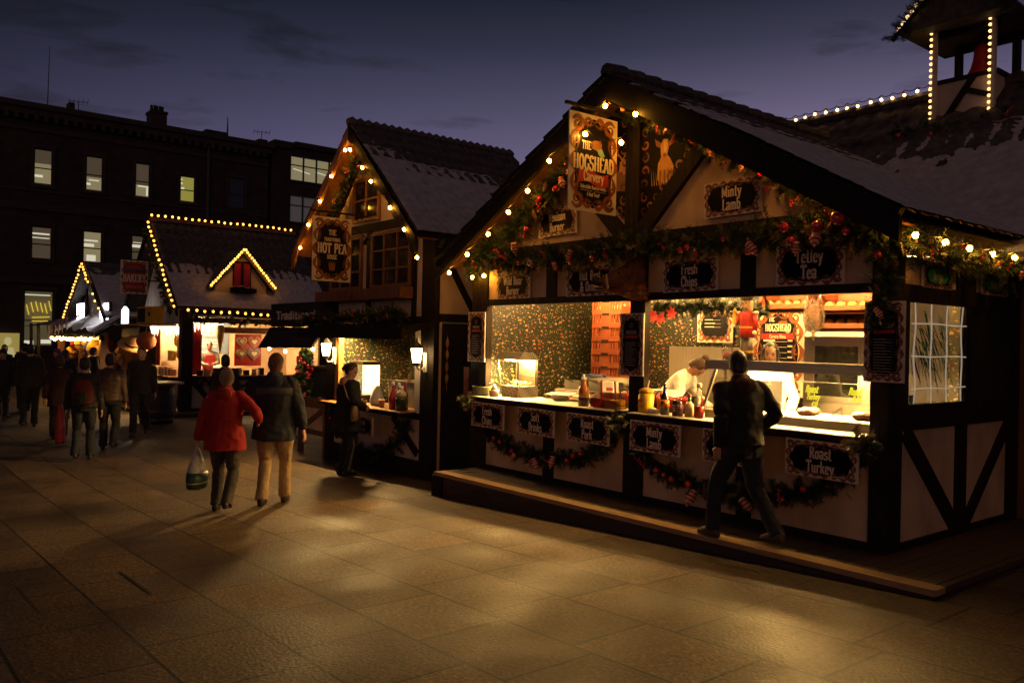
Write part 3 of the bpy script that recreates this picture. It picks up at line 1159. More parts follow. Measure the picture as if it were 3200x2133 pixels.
def deck():
    t = thing('wooden_deck', 'low dark timber deck with a grooved front edge under the big hut', 'deck', (-2.4, 1, -.3))
    m = MB()
    for k in range(3):
        y = -.72 + k * .055
        m.box(-5.55, .72, y, y + .053, -.045, 0)
    m.build('nosing', NOSING, t)
    m = MB()
    x = -5.55
    while x < .70:
        x1 = min(x + .141, .72)
        m.box(x, x1 - .006, -.553, 4.0, -.045, -.001 - RND.random() * .003)
        x = x1
    m.build('deck_boards', DECKW, t)
    m = MB()
    m.prism([(-5.53, -.70, -.047), (.70, -.70, -.047), (.70, -.70, gz(.7) - .05), (-5.53, -.70, gz(-5.5) - .05)], (0, .04, 0))
    m.prism([(-5.53, -.70, -.047), (-5.53, 4, -.047), (-5.53, 4, -.4), (-5.53, -.70, -.4)], (.04, 0, 0))
    m.prism([(.66, -.66, -.047), (.66, 4, -.047), (.66, 4, -.2), (.66, -.66, -.2)], (.04, 0, 0))
    m.build('fascia', DECKFACE, t)
    m = MB()
    m.box(-5.58, -5.36, -.73, -.50, gz(-5.5) - .02, -.05)
    m.build('corner_block', TIMBER, t)


deck()
RX, RZ, RS = -2.90, 4.53, .57            # ridge line and slope of the big roof
DWN = V((1, 0, -RS)).normalized()


def carvery():
    t = thing('food_hut', 'large half-timbered carvery hut with snowy tiled gable roof and two lit serving hatches', 'hut', (-2.9, 0, 0))
    # plaster
    m = MB()
    m.box(-5.40, -2.91, 0, .04, .03, .86)
    m.box(-2.64, -.14, 0, .04, .03, .86)
    m.box(-5.40, -.14, .0, .04, 2.22, 2.72)
    m.prism([(-5.7, 0, 2.72), (-.1, 0, 2.72), (RX + .02, 0, 4.32), (RX - .02, 0, 4.32)], (0, .05, 0))
    m.build('front_wall', PLASTER, t)
    m = MB()
    m.box(-.05, -.01, .2, 2.41, .05, 1.0)
    m.build('side_wall', PLASTER, t)
    m = MB()
    m.box(-.05, -.01, .2, 2.41, 2.22, 2.46)
    m.build('side_wall', PLASTER, t)
    m = MB()
    m.box(-.05, -.012, 1.45, 2.42, 1.0, 2.1)
    m.build('side_shutter', BLACK, t)
    # timbers
    m = MB()
    for a in ((-5.73, -5.40, -.03, .06, -.002, 2.75), (-2.91, -2.64, -.03, .05, -.002, .9), (-2.84, -2.63, -.035, .05, .95, 2.25), (-2.80, -2.62, -.032, .05, 2.22, 2.9),
              (-.14, .02, -.03, .21, -.002, 2.75), (-5.40, -2.91, -.02, .05, 0, .06), (-2.64, -.14, -.02, .05, 0, .07),
              (-4.24, -4.06, -.022, .03, .06, .9), (-1.45, -1.29, -.022, .03, .07, .9),
              (-4.24, -4.06, -.022, .03, 2.22, 2.72), (-1.45, -1.29, -.022, .03, 2.22, 2.72),
              (-5.40, -2.84, -.04, .06, 2.145, 2.222), (-2.63, -.14, -.04, .06, 2.145, 2.222),
              (-5.73, .0, -.05, .06, 2.72, 2.86),
              (-5.40, -.14, .02, .06, .84, .9)):
        m.box(*a)
    # side frame
    for a in ((-.03, .015, 1.26, 1.47, .03, 1.0), (-.06, .022, 2.41, 2.65, -.002, 2.5), (-.04, .018, .21, 2.41, .995, 1.21), (-.04, .018, .21, 2.41, -.001, .06),
              (-.04, .018, .21, 2.41, 2.08, 2.225), (-.04, .016, 1.23, 1.60, 2.225, 2.5), (-.04, .017, .21, .31, 1.2, 2.08), (-.04, .017, 1.40, 1.5, 1.2, 2.08)):
        m.box(*a)
    m.beam((.004, .30, .98), (.004, 1.24, .10), .15, .03, (1, 0, 0))
    m.beam((.004, 2.44, .98), (.004, 1.50, .10), .13, .03, (1, 0, 0))
    m.build('timber_frame', TIMBER, t)
    # king post and V braces in the gable
    m = MB()
    m.box(-2.94, -2.74, -.05, .03, 2.86, 4.3)
    m.beam((-2.78, -.03, 2.80), (-1.72, -.03, 3.84), .16, .07)
    m.beam((-2.92, -.033, 2.80), (-3.98, -.033, 3.84), .16, .07)
    m.build('gable_brace', TIMBER, t)
    for s, nm in ((1, 'painted_panel'), (-1, 'painted_panel')):
        m = MB()
        cx = -2.84
        P = [(cx + s * .10, -.012, 3.0), (cx + s * 1.02, -.012, 3.86), (cx + s * .62, -.012, 4.10), (cx + s * .10, -.012, 4.36)]
        m.prism(P if s > 0 else P[::-1], (0, .01, 0))
        pn = m.build(nm, PANEL, t)
        m = MB()
        ex, ey = V((1, 0, 0)), V((0, 0, 1))
        pts = []
        for (x0, z0, x1, z1, n_) in ((.15, 3.10, .15, 4.22, 9), (.22, 3.14, .90, 3.80, 8)):
            for i in range(n_):
                k = i / (n_ - 1)
                pts.append((x0 + (x1 - x0) * k, z0 + (z1 - z0) * k))
        for i, (x, z) in enumerate(pts):
            m.mi = i % 2
            curl(m, (cx + s * x, -.0135, z), ex, ey, .055, i * 1.9, 1.1, .032, .0003 * (i % 3), 1 if i % 2 else -1)
        m.build('scrollwork', [SCROLLB, SCROLLA], pn)
        gable_animal(s, cx, pn)
    # counters
    for x0, x1 in ((-5.52, -2.93), (-2.72, -.13)):
        m = MB()
        m.box(x0, x1, -.205, .55, .90, .945)
        c = m.build('counter', TIMBER, t)
        m = MB()
        m.box(x0 + .01, x1 - .01, -.195, .54, .945, .955)
        m.build('worktop', COUNTERTOP, c)
    # inside
    m = MB()
    m.box(-5.70, -5.66, .06, 2.24, 0, 2.75)
    m.box(-5.66, -.06, 2.20, 2.24, 0, 2.75)
    m.build('inner_wall', WALLPAPER, t)
    m = MB()
    m.box(-5.66, -.06, .06, 2.2, 2.62, 2.66)
    m.build('ceiling', mat('hut_ceiling', (.30, .22, .14), None, .8, 5), t)
    m = MB()
    m.box(-5.66, -.06, .06, 2.2, .0, .02)
    m.build('floor_boards', FLOORDK, t)
    # roof
    pantiles((RX, -.40, RZ), (0, 1, 0), DWN, 5.0, 3.66, t, lambda a, s, nz, h: (s - .17 - .10 * max(0, a - .1)) * .16 + nz * .035 + noise.noise(V((a * 80, s * 55, 2))) * .008, seed=2, course=.37)
    pantiles((RX, -.40, RZ), (0, 1, 0), V((-1, 0, -RS)), 5.0, 3.66, t, snow_low(.2), seed=5, course=.37, res=4)
    m = MB()
    for k in range(19):
        y = -.42 + k * .27
        m.tube([(RX, y, RZ + .02), (RX, y + .26, RZ + .035)], [.085, .095], 8)
    m.build('ridge_tiles', TILE, t)
    for s in (1, -1):
        m = MB()
        a, b_ = V((RX, -.43, RZ - .03)), V((RX + s * 3.17, -.43, RZ - .03 - RS * 3.17))
        m.prism([a, b_, b_ - V((0, 0, .2)), a - V((0, 0, .24))], (0, .05, 0))
        # stepped ends of the tile courses
        d = V((s, 0, -RS)).normalized()
        nr = V((s * RS, 0, 1)).normalized()
        for k in range(10):
            p = V((RX, -.445, RZ)) + d * (k * .366)
            q = p + d * .362
            m.prism([p + nr * .0, q + nr * .034, q - nr * .03, p - nr * .05], (0, .07, 0))
        m.build('bargeboard', BARGE, t)
    # soffit of the front overhang
    m = MB()
    for s in (1, -1):
        a, b_ = V((RX, -.38, RZ - .09)), V((RX + s * 3.1, -.38, RZ - .09 - RS * 3.1))
        m.prism([a, b_, b_ - V((0, 0, .02)), a - V((0, 0, .02))], (0, .4, 0))
    m.build('soffit', BROWNWOOD, t)


def poly2(m, pts, cx, z0, sc, y, s=1):
    P = [(cx + s * x * sc, y, z0 + z * sc) for x, z in pts]
    m.poly(P if s > 0 else P[::-1])


def gable_animal(s, cx, parent):
    tan = mat('painted_hide', (.55, .27, .08), (.42, .18, .05), .5, 9, bump=0)
    dkb = mat('painted_brown', (.24, .085, .025), None, .5, 9, bump=0)
    pale = mat('painted_pale', (.68, .48, .24), None, .5, 9, bump=0)
    m = MB()
    if s > 0:       # calf facing out, standing in grass
        x, z, k = -2.41, 3.36, .50
        m.mi = 0
        poly2(m, [(-.22, .1), (-.14, 0), (.12, 0), (.20, .12), (.22, .32), (.12, .50), (.04, .58), (-.10, .58), (-.20, .42)], x, z, k, -.0135)
        m.mi = 1
        for q in (-.16, -.05, .06, .14):
            poly2(m, [(q, -.02), (q + .05, -.02), (q + .06, .25), (q + .01, .28)], x, z, k, -.0139)
        m.mi = 0
        poly2(m, [(-.12, .56), (-.05, .50), (.03, .52), (.08, .72), (.06, .90), (-.06, .92), (-.14, .80)], x, z, k, -.0143)
        m.mi = 1
        poly2(m, [(-.12, .84), (-.30, .96), (-.26, .80), (-.14, .74)], x, z, k, -.0147)
        poly2(m, [(.08, .84), (.28, .98), (.22, .80), (.09, .74)], x, z, k, -.0147)
        m.mi = 2
        poly2(m, [(-.05, .66), (.0, .62), (.03, .70), (.02, .88), (-.05, .88)], x, z, k, -.0151)
        m.mi = 1
        poly2(m, [(-.07, .56), (-.01, .53), (.04, .57), (.0, .62), (-.05, .62)], x, z, k, -.0154)
        m.mi = 2
        for q in range(12):
            gx = -.36 + q * .065
            hgt = .12 + .25 * abs(q - 5.5) / 5.5
            poly2(m, [(gx, -.03), (gx + .015, -.03), (gx + .03 * (1 if q > 5 else -1), hgt)], x, z, k, -.0157)
    else:           # stag
        x, z, k = -3.06, 3.34, .54
        m.mi = 1
        poly2(m, [(-.2, .05), (.18, .0), (.24, .2), (.16, .42), (.06, .5), (-.08, .42), (-.2, .25)], x, z, k, -.0135)
        m.mi = 0
        poly2(m, [(-.02, .42), (.14, .40), (.2, .56), (.14, .66), (.0, .62)], x, z, k, -.0139)
        poly2(m, [(.06, .5), (.13, .46), (.16, .36), (.1, .34)], x, z, k, -.0143)
        for q in (-1, 1):
            for (a, b_) in (((.07, .64), (.07 + q * .14, .82)), ((.07 + q * .14, .82), (.07 + q * .11, 1.04)), ((.07 + q * .13, .84), (.07 + q * .25, 1.0)), ((.07 + q * .09, .74), (.07 + q * .2, .80)), ((.07 + q * .12, .92), (.07 + q * .02, 1.0))):
                dx, dz = b_[0] - a[0], b_[1] - a[1]
                l = math.hypot(dx, dz)
                nx, nz = -dz / l * .018, dx / l * .018
                m.mi = 0
                poly2(m, [(a[0] - nx, a[1] - nz), (a[0] + nx, a[1] + nz), (b_[0] + nx * .4, b_[1] + nz * .4), (b_[0] - nx * .4, b_[1] - nz * .4)], x, z, k, -.0147 - .0002 * q)
    m.build('animal_painting', [tan, dkb, pale], parent)


carvery()


def side_window():
    """clear plastic sheet with white glazing bars over the side opening"""
    t = thing('plastic_window', 'wrinkled clear plastic window with white glazing bars on the side of the big hut', 'window', (.0, .85, 1.22))
    m = MB()
    m.sm = True
    n = 22
    b = m.add([(.024 + .014 * noise.noise(V((i * .35, j * .35, 4))), .31 + 1.09 * i / n, 1.22 + .85 * j / n) for j in range(n + 1) for i in range(n + 1)])
    for j in range(n):
        for i in range(n):
            a = b + j * (n + 1) + i
            m.face((a, a + 1, a + n + 2, a + n + 1))
    m.build('sheet', clear('clear_plastic', (.86, .82, .74), .08, .10, .6), t)
    m = MB()
    for k in range(4):
        y = .36 + k * .30
        m.tube([(.035 + .004 * math.sin(q), y + .014 * math.sin(q * 1.3 + k), 1.22 + .85 * q / 8) for q in range(9)], .007, 5)
    for z in (1.345, 1.62, 1.90):
        m.tube([(.036, .31 + 1.04 * q / 8, z + .004 * math.sin(q + z * 9)) for q in range(9)], .007, 5)
    m.build('glazing_bars', glow('bar_white_glow', (.9, .78, .6), .25), t)  # bars glow faintly, part of their brightness is emission
    gm = mat('glint_green', (.02, .42, .03), (.01, .2, .02), .25, 30, metal=.6, bump=.2)
    bm = mat('glint_blue', (.06, .08, .55), (.03, .04, .3), .25, 30, metal=.6, bump=.2)
    q = thing('glint_strips', 'green and blue foil strands hanging inside the plastic side window', 'tinsel', (-.03, .8, 1.3))  # added strips stand in for green and blue reflections in the sheet
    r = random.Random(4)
    for name, mt, n_, zb in (('green_glint', gm, 60, 1.5), ('blue_glint', bm, 26, 1.4)):
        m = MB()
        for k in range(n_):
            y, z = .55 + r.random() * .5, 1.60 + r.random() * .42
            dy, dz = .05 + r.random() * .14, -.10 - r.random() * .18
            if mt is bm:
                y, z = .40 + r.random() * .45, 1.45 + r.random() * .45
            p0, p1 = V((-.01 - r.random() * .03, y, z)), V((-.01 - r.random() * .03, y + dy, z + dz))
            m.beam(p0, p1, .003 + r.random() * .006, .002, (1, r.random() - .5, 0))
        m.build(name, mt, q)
    # pale curtain lining behind the sheet, lit from inside
    m = MB()
    m.box(-.16, -.15, .28, 1.42, 1.2, 2.1)
    bm_, bt_, bb_ = nt('beige_blind')
    bt_.nodes.remove(bb_)
    tl = nn(bt_, 'ShaderNodeBsdfTranslucent')
    tr_ = nn(bt_, 'ShaderNodeTexNoise')
    tr_.inputs['Scale'].default_value = 4
    bt_.links.new(ramp(bt_, [(.3, (.30, .30, .32)), (.7, (.44, .44, .47))], tr_.outputs[0]), tl.inputs[0])
    bt_.links.new(tl.outputs[0], bt_.nodes['Material Output'].inputs[0])
    tag(m.build('blind', bm_, loc=(-.155, .85, 1.2)), 'beige roller blind drawn behind the plastic side window', 'blind')


side_window()


# ================================================================== wing with bell tower
def wing():
    t = thing('tiled_wing', 'long snow-dusted tiled wing behind the big hut carrying the bell turret', 'hut', (1.5, 4.2, 0))
    RY, Z = 4.2, 4.90
    pantiles((-3.95, RY, Z), (1, 0, 0), (0, -1, -1), 10.55, 3.3, t,
             lambda a, s, nz, h: (s - .26 - .42 * max(0, .42 - a) + .25 * max(0, a - .4)) * .20 + nz * .035 + noise.noise(V((a * 210, s * 70, 2))) * .010, seed=9, course=.42, pitch=.26, amp=.018)
    m = MB()
    m.prism([(-3.95, RY, Z - .02), (6.6, RY, Z - .02), (6.6, RY + 1.8, Z - 1.8), (-3.95, RY + 1.8, Z - 1.8)], (0, 0, -.08))
    m.build('rear_roof', TILE, t)
    m = MB()
    for k in range(31):
        x = -3.95 + k * .34
        m.tube([(x, RY, Z + .015), (x + .33, RY, Z + .03)], [.08, .09], 8)
    m.build('ridge_tiles', TILE, t)
    m = MB()
    m.box(-.6, 6.5, 2.66, 2.72, -.06, 3.2)
    m.build('front_wall', BROWNWOOD, t)
    return t


wing()
LATTICE = glow('turret_bulb_lit', (1.0, .56, .20), 2.4)


def bell_turret():
    x0, x1, y0, y1 = -1.46, -.70, 3.86, 4.54
    t = thing('bell_turret', 'open bell turret with scalloped bulb-lit posts on the wing ridge', 'turret', (-1.08, 4.2, 4.4))
    m = MB()
    m.box(x0 + .03, x1 - .03, y0 + .02, y0 + .06, 4.42, 4.96)
    m.box(x0 + .03, x0 + .06, y0 + .06, y1, 4.42, 4.96)
    m.box(x1 - .06, x1 - .03, y0 + .06, y1, 4.42, 4.96)
    m.build('plaster_base', PLASTER2, t)
    m = MB()
    m.box(x0, x1, y0 - .0, y0 + .08, 4.96, 5.01)
    m.box(x0, x0 + .06, y0 + .08, y1, 4.96, 5.01)
    m.box(x1 - .06, x1, y0 + .08, y1, 4.96, 5.01)
    m.beam((x0 + .1, y0 + .0, 4.42), (x0 + .48, y0 + .0, 4.97), .07, .03)
    m.beam((x0 + .40, y0 + .003, 4.83), (x1 - .06, y0 + .003, 4.70), .06, .03)
    m.build('timber_rail', TIMBER, t)
    for i, (x, y) in enumerate(((x0, y0), (x1 - .08, y0), (x0, y1 - .08), (x1 - .08, y1 - .08))):
        m = MB()
        if i < 2:
            m.box(x + .015, x + .06, y - .05, y + .0, 4.42, 5.62)
        else:
            m.box(x, x + .08, y, y + .08, 4.42, 5.62)
        po = m.build('post', PLASTER2 if i < 2 else TIMBER, t)
        if i < 2:
            for k in range(16):
                m = MB()
                m.sm = True
                m.ball((x - .002, y - .045, 4.46 + k * .076), .020, 9, 6)
                m.build('bulb', LATTICE, po)
    m = MB()
    m.prism([(x0 - .30, y0 - .3, 5.60), (x1 + .30, y0 - .3, 5.60), (-1.08, y0 - .3, 6.35)], (0, 1.3, 0))
    m.build('turret_roof', TILE, t)
    m = MB()
    m.box(x0, x1, y0, y0 + .06, 5.52, 5.62)
    m.build('head_beam', TIMBER, t)
    m = MB()
    m.box(x0, x1, y1 - .06, y1, 5.52, 5.62)
    m.build('head_beam', TIMBER, t)
    # red bell
    b = thing('bell', 'red glittering bell hanging in the turret', 'bell', (-1.02, 4.2, 5.06))
    m = MB()
    m.sm = True
    m.lathe([(.165, 0), (.16, .03), (.125, .10), (.10, .20), (.09, .30), (.07, .36), (.02, .39)], (-1.02, 4.2, 5.06), 18)
    m.build('bell_body', mat('red_foil', (.55, .03, .018), (.26, .010, .008), .4, 40, metal=.1, bump=.6), b)
    m = MB()
    m.tube([(-1.02, 4.2, 5.44), (-1.02, 4.2, 5.58)], .012, 6)
    m.build('hanger', CABLE, b)


bell_turret()


# ================================================================== the pea house
def pea_house():
    t = thing('food_hut', 'steep gabled hot pea hut with leaded windows and a small serving hatch', 'hut', (-8.4, 0, -.4))
    zb = -.42
    m = MB()
    m.box(-9.70, -6.95, 0, .04, -.12, .52)
    m.box(-9.95, -6.95, 0, .04, 1.95, 3.3)
    m.prism([(-10.2, 0, 3.2), (-6.95, 0, 3.2), (-8.56, 0, 4.86), (-8.60, 0, 4.86)], (0, .05, 0))
    m.build('front_wall', PLASTER2, t)
    m = MB()
    m.box(-6.70, -6.66, .05, 2.8, 1.95, 3.3)
    m.box(-6.70, -6.66, .05, .12, -.2, 1.95)
    m.box(-6.70, -6.66, .75, 2.8, -.2, 1.95)
    m.build('side_wall', PLASTER2, t)
    m = MB()
    for a in ((-10.0, -9.70, -.03, .05, zb, 3.3), (-6.98, -6.64, -.03, .06, zb, 3.2), (-9.70, -6.98, -.05, .05, zb, -.10), (-9.70, -6.98, -.02, .05, .50, .58),
              (-10.0, -6.98, -.03, .05, 1.90, 2.02), (-8.66, -8.52, -.022, .03, 2.02, 3.45), (-9.72, -9.62, -.018, .03, 2.02, 3.4), (-7.28, -7.16, -.02, .03, 2.02, 3.4),
              (-10.0, -7.1, -.03, .03, 3.40, 3.53), (-9.3, -8.1, -.032, .03, 2.28, 2.38)):
        m.box(*a)
    m.beam((-7.05, -.012, .0), (-7.75, -.012, .50), .12, .03)
    m.beam((-9.62, -.012, .0), (-9.2, -.012, .50), .12, .03)
    m.box(-6.67, -6.645, .07, 2.8, 1.94, 2.06)
    m.beam((-6.652, .12, 2.95), (-6.652, .70, 2.06), .10, .03, (1, 0, 0))
    m.build('timber_frame', TIMBER, t)
    m = MB()
    m.box(-9.64, -9.52, -.035, .06, .6, 1.9)
    m.build('hatch_post', ORANGEWOOD, t)
    m = MB()
    m.box(-7.12, -7.0, -.035, .04, .6, 1.9)
    m.build('hatch_post', BOARD, t)
    # side door
    m = MB()
    m.box(-6.68, -6.655, .12, .75, -.38, 1.92)
    d = m.build('side_door', BLACK, t)
    m = MB()
    for k in range(4):
        z = 1.62 - k * .17
        m.lathe([(.003, .09), (.022, .05), (.026, .0), (.004, -.06)], (-6.63, .20, z), 8)
    m.tube([(-6.63, .2, 1.75), (-6.63, .2, .95)], .004, 4)
    m.build('corn_string', mat('corn_yellow', (.5, .28, .04), None, .5, 20), d)
    # counter, hatch interior
    m = MB()
    m.box(-9.72, -7.05, -.30, .5, .575, .605)
    c = m.build('counter', TIMBER, t)
    m = MB()
    m.box(-9.71, -7.06, -.29, .49, .605, .615)
    m.build('worktop', ORANGEWOOD, c)
    m = MB()
    m.box(-9.72, -9.68, .06, 1.5, 0, 2.0)
    m.box(-9.68, -6.75, 1.46, 1.5, 0, 2.0)
    m.build('inner_wall', WALLPAPER, t)
    m = MB()
    m.box(-9.68, -6.75, .06, 1.46, 1.96, 2.0)
    m.build('ceiling', FLOORDK, t)
    # dark canopy over the hatch
    m = MB()
    m.prism([(-10.1, -.48, 1.72), (-10.1, -.05, 1.86), (-10.1, -.05, 1.92), (-10.1, -.48, 1.80)], (3.35, 0, 0))
    m.box(-10.12, -6.72, -.52, -.47, 1.68, 1.84)
    m.build('canopy', TIMBER, t)
    # windows with boxes
    glass = mat('old_glass', (.03, .028, .035), (.015, .014, .02), .12, 4, bump=.08)

    def window(x0, x1, z0, z1, nx, nz, wood):
        f = MB()
        e = .05
        f.box(x0, x0 + e, -.05, .02, z0, z1)
        f.box(x1 - e, x1, -.05, .02, z0, z1)
        f.box(x0 + e, x1 - e, -.05, .02, z0, z0 + e)
        f.box(x0 + e, x1 - e, -.05, .02, z1 - e, z1)
        for i in range(1, nx):
            x = x0 + (x1 - x0) * i / nx
            f.box(x - .014, x + .014, -.045, .0, z0 + e, z1 - e)
        for j in range(1, nz):
            z = z0 + (z1 - z0) * j / nz
            f.box(x0 + e, x1 - e, -.043, .0, z - .014, z + .014)
        wo = f.build('window', wood, t)
        g = MB()
        g.box(x0 + e, x1 - e, -.022, -.012, z0 + e, z1 - e)
        g.build('pane', glass, wo)

    window(-8.48, -7.30, 2.48, 3.36, 3, 3, BROWNWOOD)
    window(-9.90, -8.80, 2.48, 3.36, 3, 3, BROWNWOOD)
    window(-9.12, -8.26, 3.58, 4.28, 2, 2, ORANGEWOOD)
    for x0, x1 in ((-8.66, -7.22), (-10.0, -8.76)):
        m = MB()
        m.box(x0, x1, -.26, -.03, 2.29, 2.46)
        m.build('window_box', BROWNWOOD, t)
    # roof, bargeboards
    sl = .95
    d = V((1, 0, -sl)).normalized()
    pantiles((-8.58, -.42, 5.10), (0, 1, 0), d, 3.3, 2.80, t, lambda a, s, nz, h: (s - .22 - .24 * a) * .16 + nz * .03 + noise.noise(V((a * 60, s * 45, 2))) * .010, seed=21, course=.30)
    pantiles((-8.58, -.42, 5.10), (0, 1, 0), V((-1, 0, -sl)), 3.3, 2.80, t, snow_low(.35), seed=24, course=.30, res=4)
    m = MB()
    for k in range(23):
        y = -.44 + k * .145
        M = Matrix.Rotation(-PI / 2, 3, 'X')
        m.tube([(-8.58, y, 5.08), (-8.58, y + .07, 5.105), (-8.58, y + .14, 5.08)], [.07, .09, .07], 8)
    m.build('ridge_tiles', mat('ridge_snowed', (.12, .095, .085), (.06, .05, .045), .7, 9, bump=.5), t)
    # wavy-edged bargeboards
    for s in (1, -1):
        m = MB()
        a = V((-8.58, -.44, 5.05))
        up, lo = [], []
        for i in range(41):
            k = i / 40
            p = a + V((s * 2.02 * k, 0, -sl * 2.02 * k))
            up.append(p)
            dep = .20 + .045 * math.cos(k * 2 * PI * 4.2) + (.06 if k > .93 else 0)
            lo.append(p - V((0, 0, dep)))
        m.prism(up + lo[::-1], (0, .04, 0))
        m.build('bargeboard', BARGE if s > 0 else ORANGEWOOD, t)
    m = MB()
    for s in (1, -1):
        a, b_ = V((-8.58, -.40, 4.98)), V((-8.58 + s * 1.95, -.40, 4.98 - sl * 1.95))
        m.prism([a, b_, b_ - V((0, 0, .02)), a - V((0, 0, .02))], (0, .42, 0))
    m.build('soffit', ORANGEWOOD, t)


pea_house()


# ================================================================== kiosk between pea house and bakery
def kiosk():
    t = thing('food_kiosk', 'dark kiosk with a black fascia board left of the pea hut', 'kiosk', (-11.3, .5, -.42))
    m = MB()
    m.box(-12.42, -10.05, -.02, .03, 1.88, 2.32)
    m.build('fascia_board', mat('fascia_black', (.012, .009, .008), None, .5, 5, bump=.2), t)
    m = MB()
    m.prism([(-12.40, -.05, 1.86), (-10.05, -.05, 1.86), (-10.05, -.30, 1.50), (-12.36, -.30, 1.46)], (0, .04, 0))
    m.build('awning_flap', BLACK, t)
    m = MB()
    for a in ((-11.1, -11.0, -.02, .06, -.42, .62), (-10.1, -10.02, -.02, .06, -.42, .62), (-11.1, -10.02, -.01, .05, .42, .60), (-11.1, -10.02, -.01, .05, -.06, .03)):
        m.box(*a)
    m.beam((-11.0, .0, .02), (-10.1, .0, .42), .09, .03)
    m.build('low_frame', BROWNWOOD, t)
    m = MB()
    m.box(-11.0, -10.1, .02, .05, .03, .42)
    m.build('low_panel', PLASTER, t)
    m = MB()
    m.box(-10.75, -10.0, .1, .5, .62, 1.13)
    m.build('counter_back', BLACK, t)
    m = MB()
    m.box(-10.8, -10.0, .05, .55, 1.13, 1.17)
    m.build('shelf', mat('brass_ledge', (.22, .13, .035), None, .35, 6, metal=.6, bump=.1), t)
    m = MB()
    write(m, 'Traditional', (-12.16, -.0215, 2.02), (1, 0, 0), (0, 0, 1), .15, None, center=False, maxx=2.75, thick=.40, thin=.12)
    m.build('lettering', LETTER, t)


kiosk()


# ================================================================== bakery hut
def bakery():
    t = thing('food_hut', 'sweet and gingerbread hut with long snowy roof, dormer and bulb-lit edges', 'hut', (-21.3, 2.3, -.42))
    RXb, RZb, sl = -21.3, 4.87, .95
    y0, y1 = .12, 4.45
    m = MB()
    m.box(-19.16, -19.12, .62, 4.4, -.3, .5)
    m.build('front_wall', PLASTER2, t)
    m = MB()
    m.box(-22.3, -19.2, .45, .50, -.3, .45)
    m.prism([(-22.9, .45, 2.3), (-19.3, .45, 2.3), (-21.28, .45, 4.5), (-21.32, .45, 4.5)], (0, .05, 0))
    m.box(-22.3, -19.5, .44, .49, 1.98, 2.3)
    m.build('gable_wall', PLASTER2, t)
    m = MB()
    for a in ((-19.28, -19.02, .36, .64, -.42, 2.35), (-19.2, -19.08, .64, 4.4, -.42, -.25), (-19.2, -19.06, .64, 4.4, .48, .58), (-22.35, -22.15, .40, .6, -.42, 2.3),
              (-22.3, -19.2, .42, .5, .44, .54), (-22.4, -19.2, .40, .6, 1.9, 2.0), (-19.22, -19.05, .64, 4.4, 2.02, 2.16)):
        m.box(*a)
    m.beam((-19.07, .7, .45), (-19.07, 1.25, -.2), .14, .03, (1, 0, 0))
    m.beam((-19.07, 2.3, -.2), (-19.07, 2.85, .45), .14, .03, (1, 0, 0))
    m.beam((-20.2, .42, .45), (-19.5, .42, -.2), .13, .03)
    m.beam((-20.3, .42, 2.3), (-21.2, .42, 3.4), .12, .03)
    m.build('timber_frame', TIMBER, t)
    m = MB()
    m.box(-19.25, -18.85, .66, 4.4, .585, .62)
    m.box(-22.3, -19.3, .12, .5, .545, .58)
    m.build('counter', ORANGEWOOD, t)
    m = MB()
    m.box(-21.6, -21.5, .55, 4.4, -.3, 2.1)
    m.box(-21.5, -19.3, 4.35, 4.4, -.3, 2.1)
    m.build('inner_wall', mat('cream_lining', (.60, .42, .26), (.5, .33, .2), .7, 3), t)
    m = MB()
    m.box(-22.3, -19.2, .5, 4.4, 2.17, 2.2)
    m.build('ceiling', PLASTER2, t)
    d = V((1, 0, -sl)).normalized()
    pantiles((RXb, y0, RZb), (0, 1, 0), d, y1 - y0, 3.6, t, lambda a, s, nz, h: (s - .52) * .30 + nz * .03, seed=31, course=.45, pitch=.24, amp=.022)
    pantiles((RXb, y0, RZb), (0, 1, 0), V((-1, 0, -sl)), y1 - y0, 3.6, t, snow_low(.5), seed=33, course=.45, res=4)
    m = MB()
    m.box(RXb - .05, RXb + .08, y0, y1, RZb, RZb + .10)
    m.build('ridge_board', ORANGEWOOD, t)
    m = MB()
    for s in (1, -1):
        a, b_ = V((RXb, y0 - .03, RZb)), V((RXb + s * 2.62, y0 - .03, RZb - sl * 2.62))
        m.prism([a, b_, b_ - V((0, 0, .22)), a - V((0, 0, .22))], (0, .05, 0))
    m.build('bargeboard', BARGE, t)
    # dormer
    fx, dy = -19.1, 1.94
    m = MB()
    m.prism([(fx, dy - .72, 2.80), (fx, dy + .72, 2.80), (fx, dy + .72, 3.05), (fx, dy, 3.93), (fx, dy - .72, 3.05)], (-.05, 0, 0))
    dm = m.build('dormer', PLASTER, t)
    m = MB()
    for s in (1, -1):
        a, b_ = V((fx + .12, dy, 4.06)), V((fx + .12, dy + s * .92, 2.98))
        m.prism([a, b_, b_ + V((0, 0, -.10)), a + V((0, 0, -.12))], (-1.6, 0, 0))
    m.build('dormer_roof', TILE, dm)
    m = MB()
    m.box(fx, fx + .05, dy - .25, dy + .25, 2.98, 3.72)
    m.build('dormer_window', BLACK, dm)
    m = MB()
    for s in (1, -1):
        m.box(fx + .05, fx + .06, dy + s * .13 - .085, dy + s * .13 + .085, 3.05, 3.66)
    m.build('red_curtain', RED, dm)
    m = MB()
    m.box(fx, fx + .2, dy - .32, dy + .36, 2.86, 2.99)
    m.build('window_box', BARGE, dm)
    m = MB()
    r = random.Random(3)
    for k in range(9):
        m.ball((fx + .18, dy - .28 + k * .07, 3.0 + r.random() * .06), .03, 6, 5)
    m.build('red_flowers', REDGLOSS, dm)


bakery()


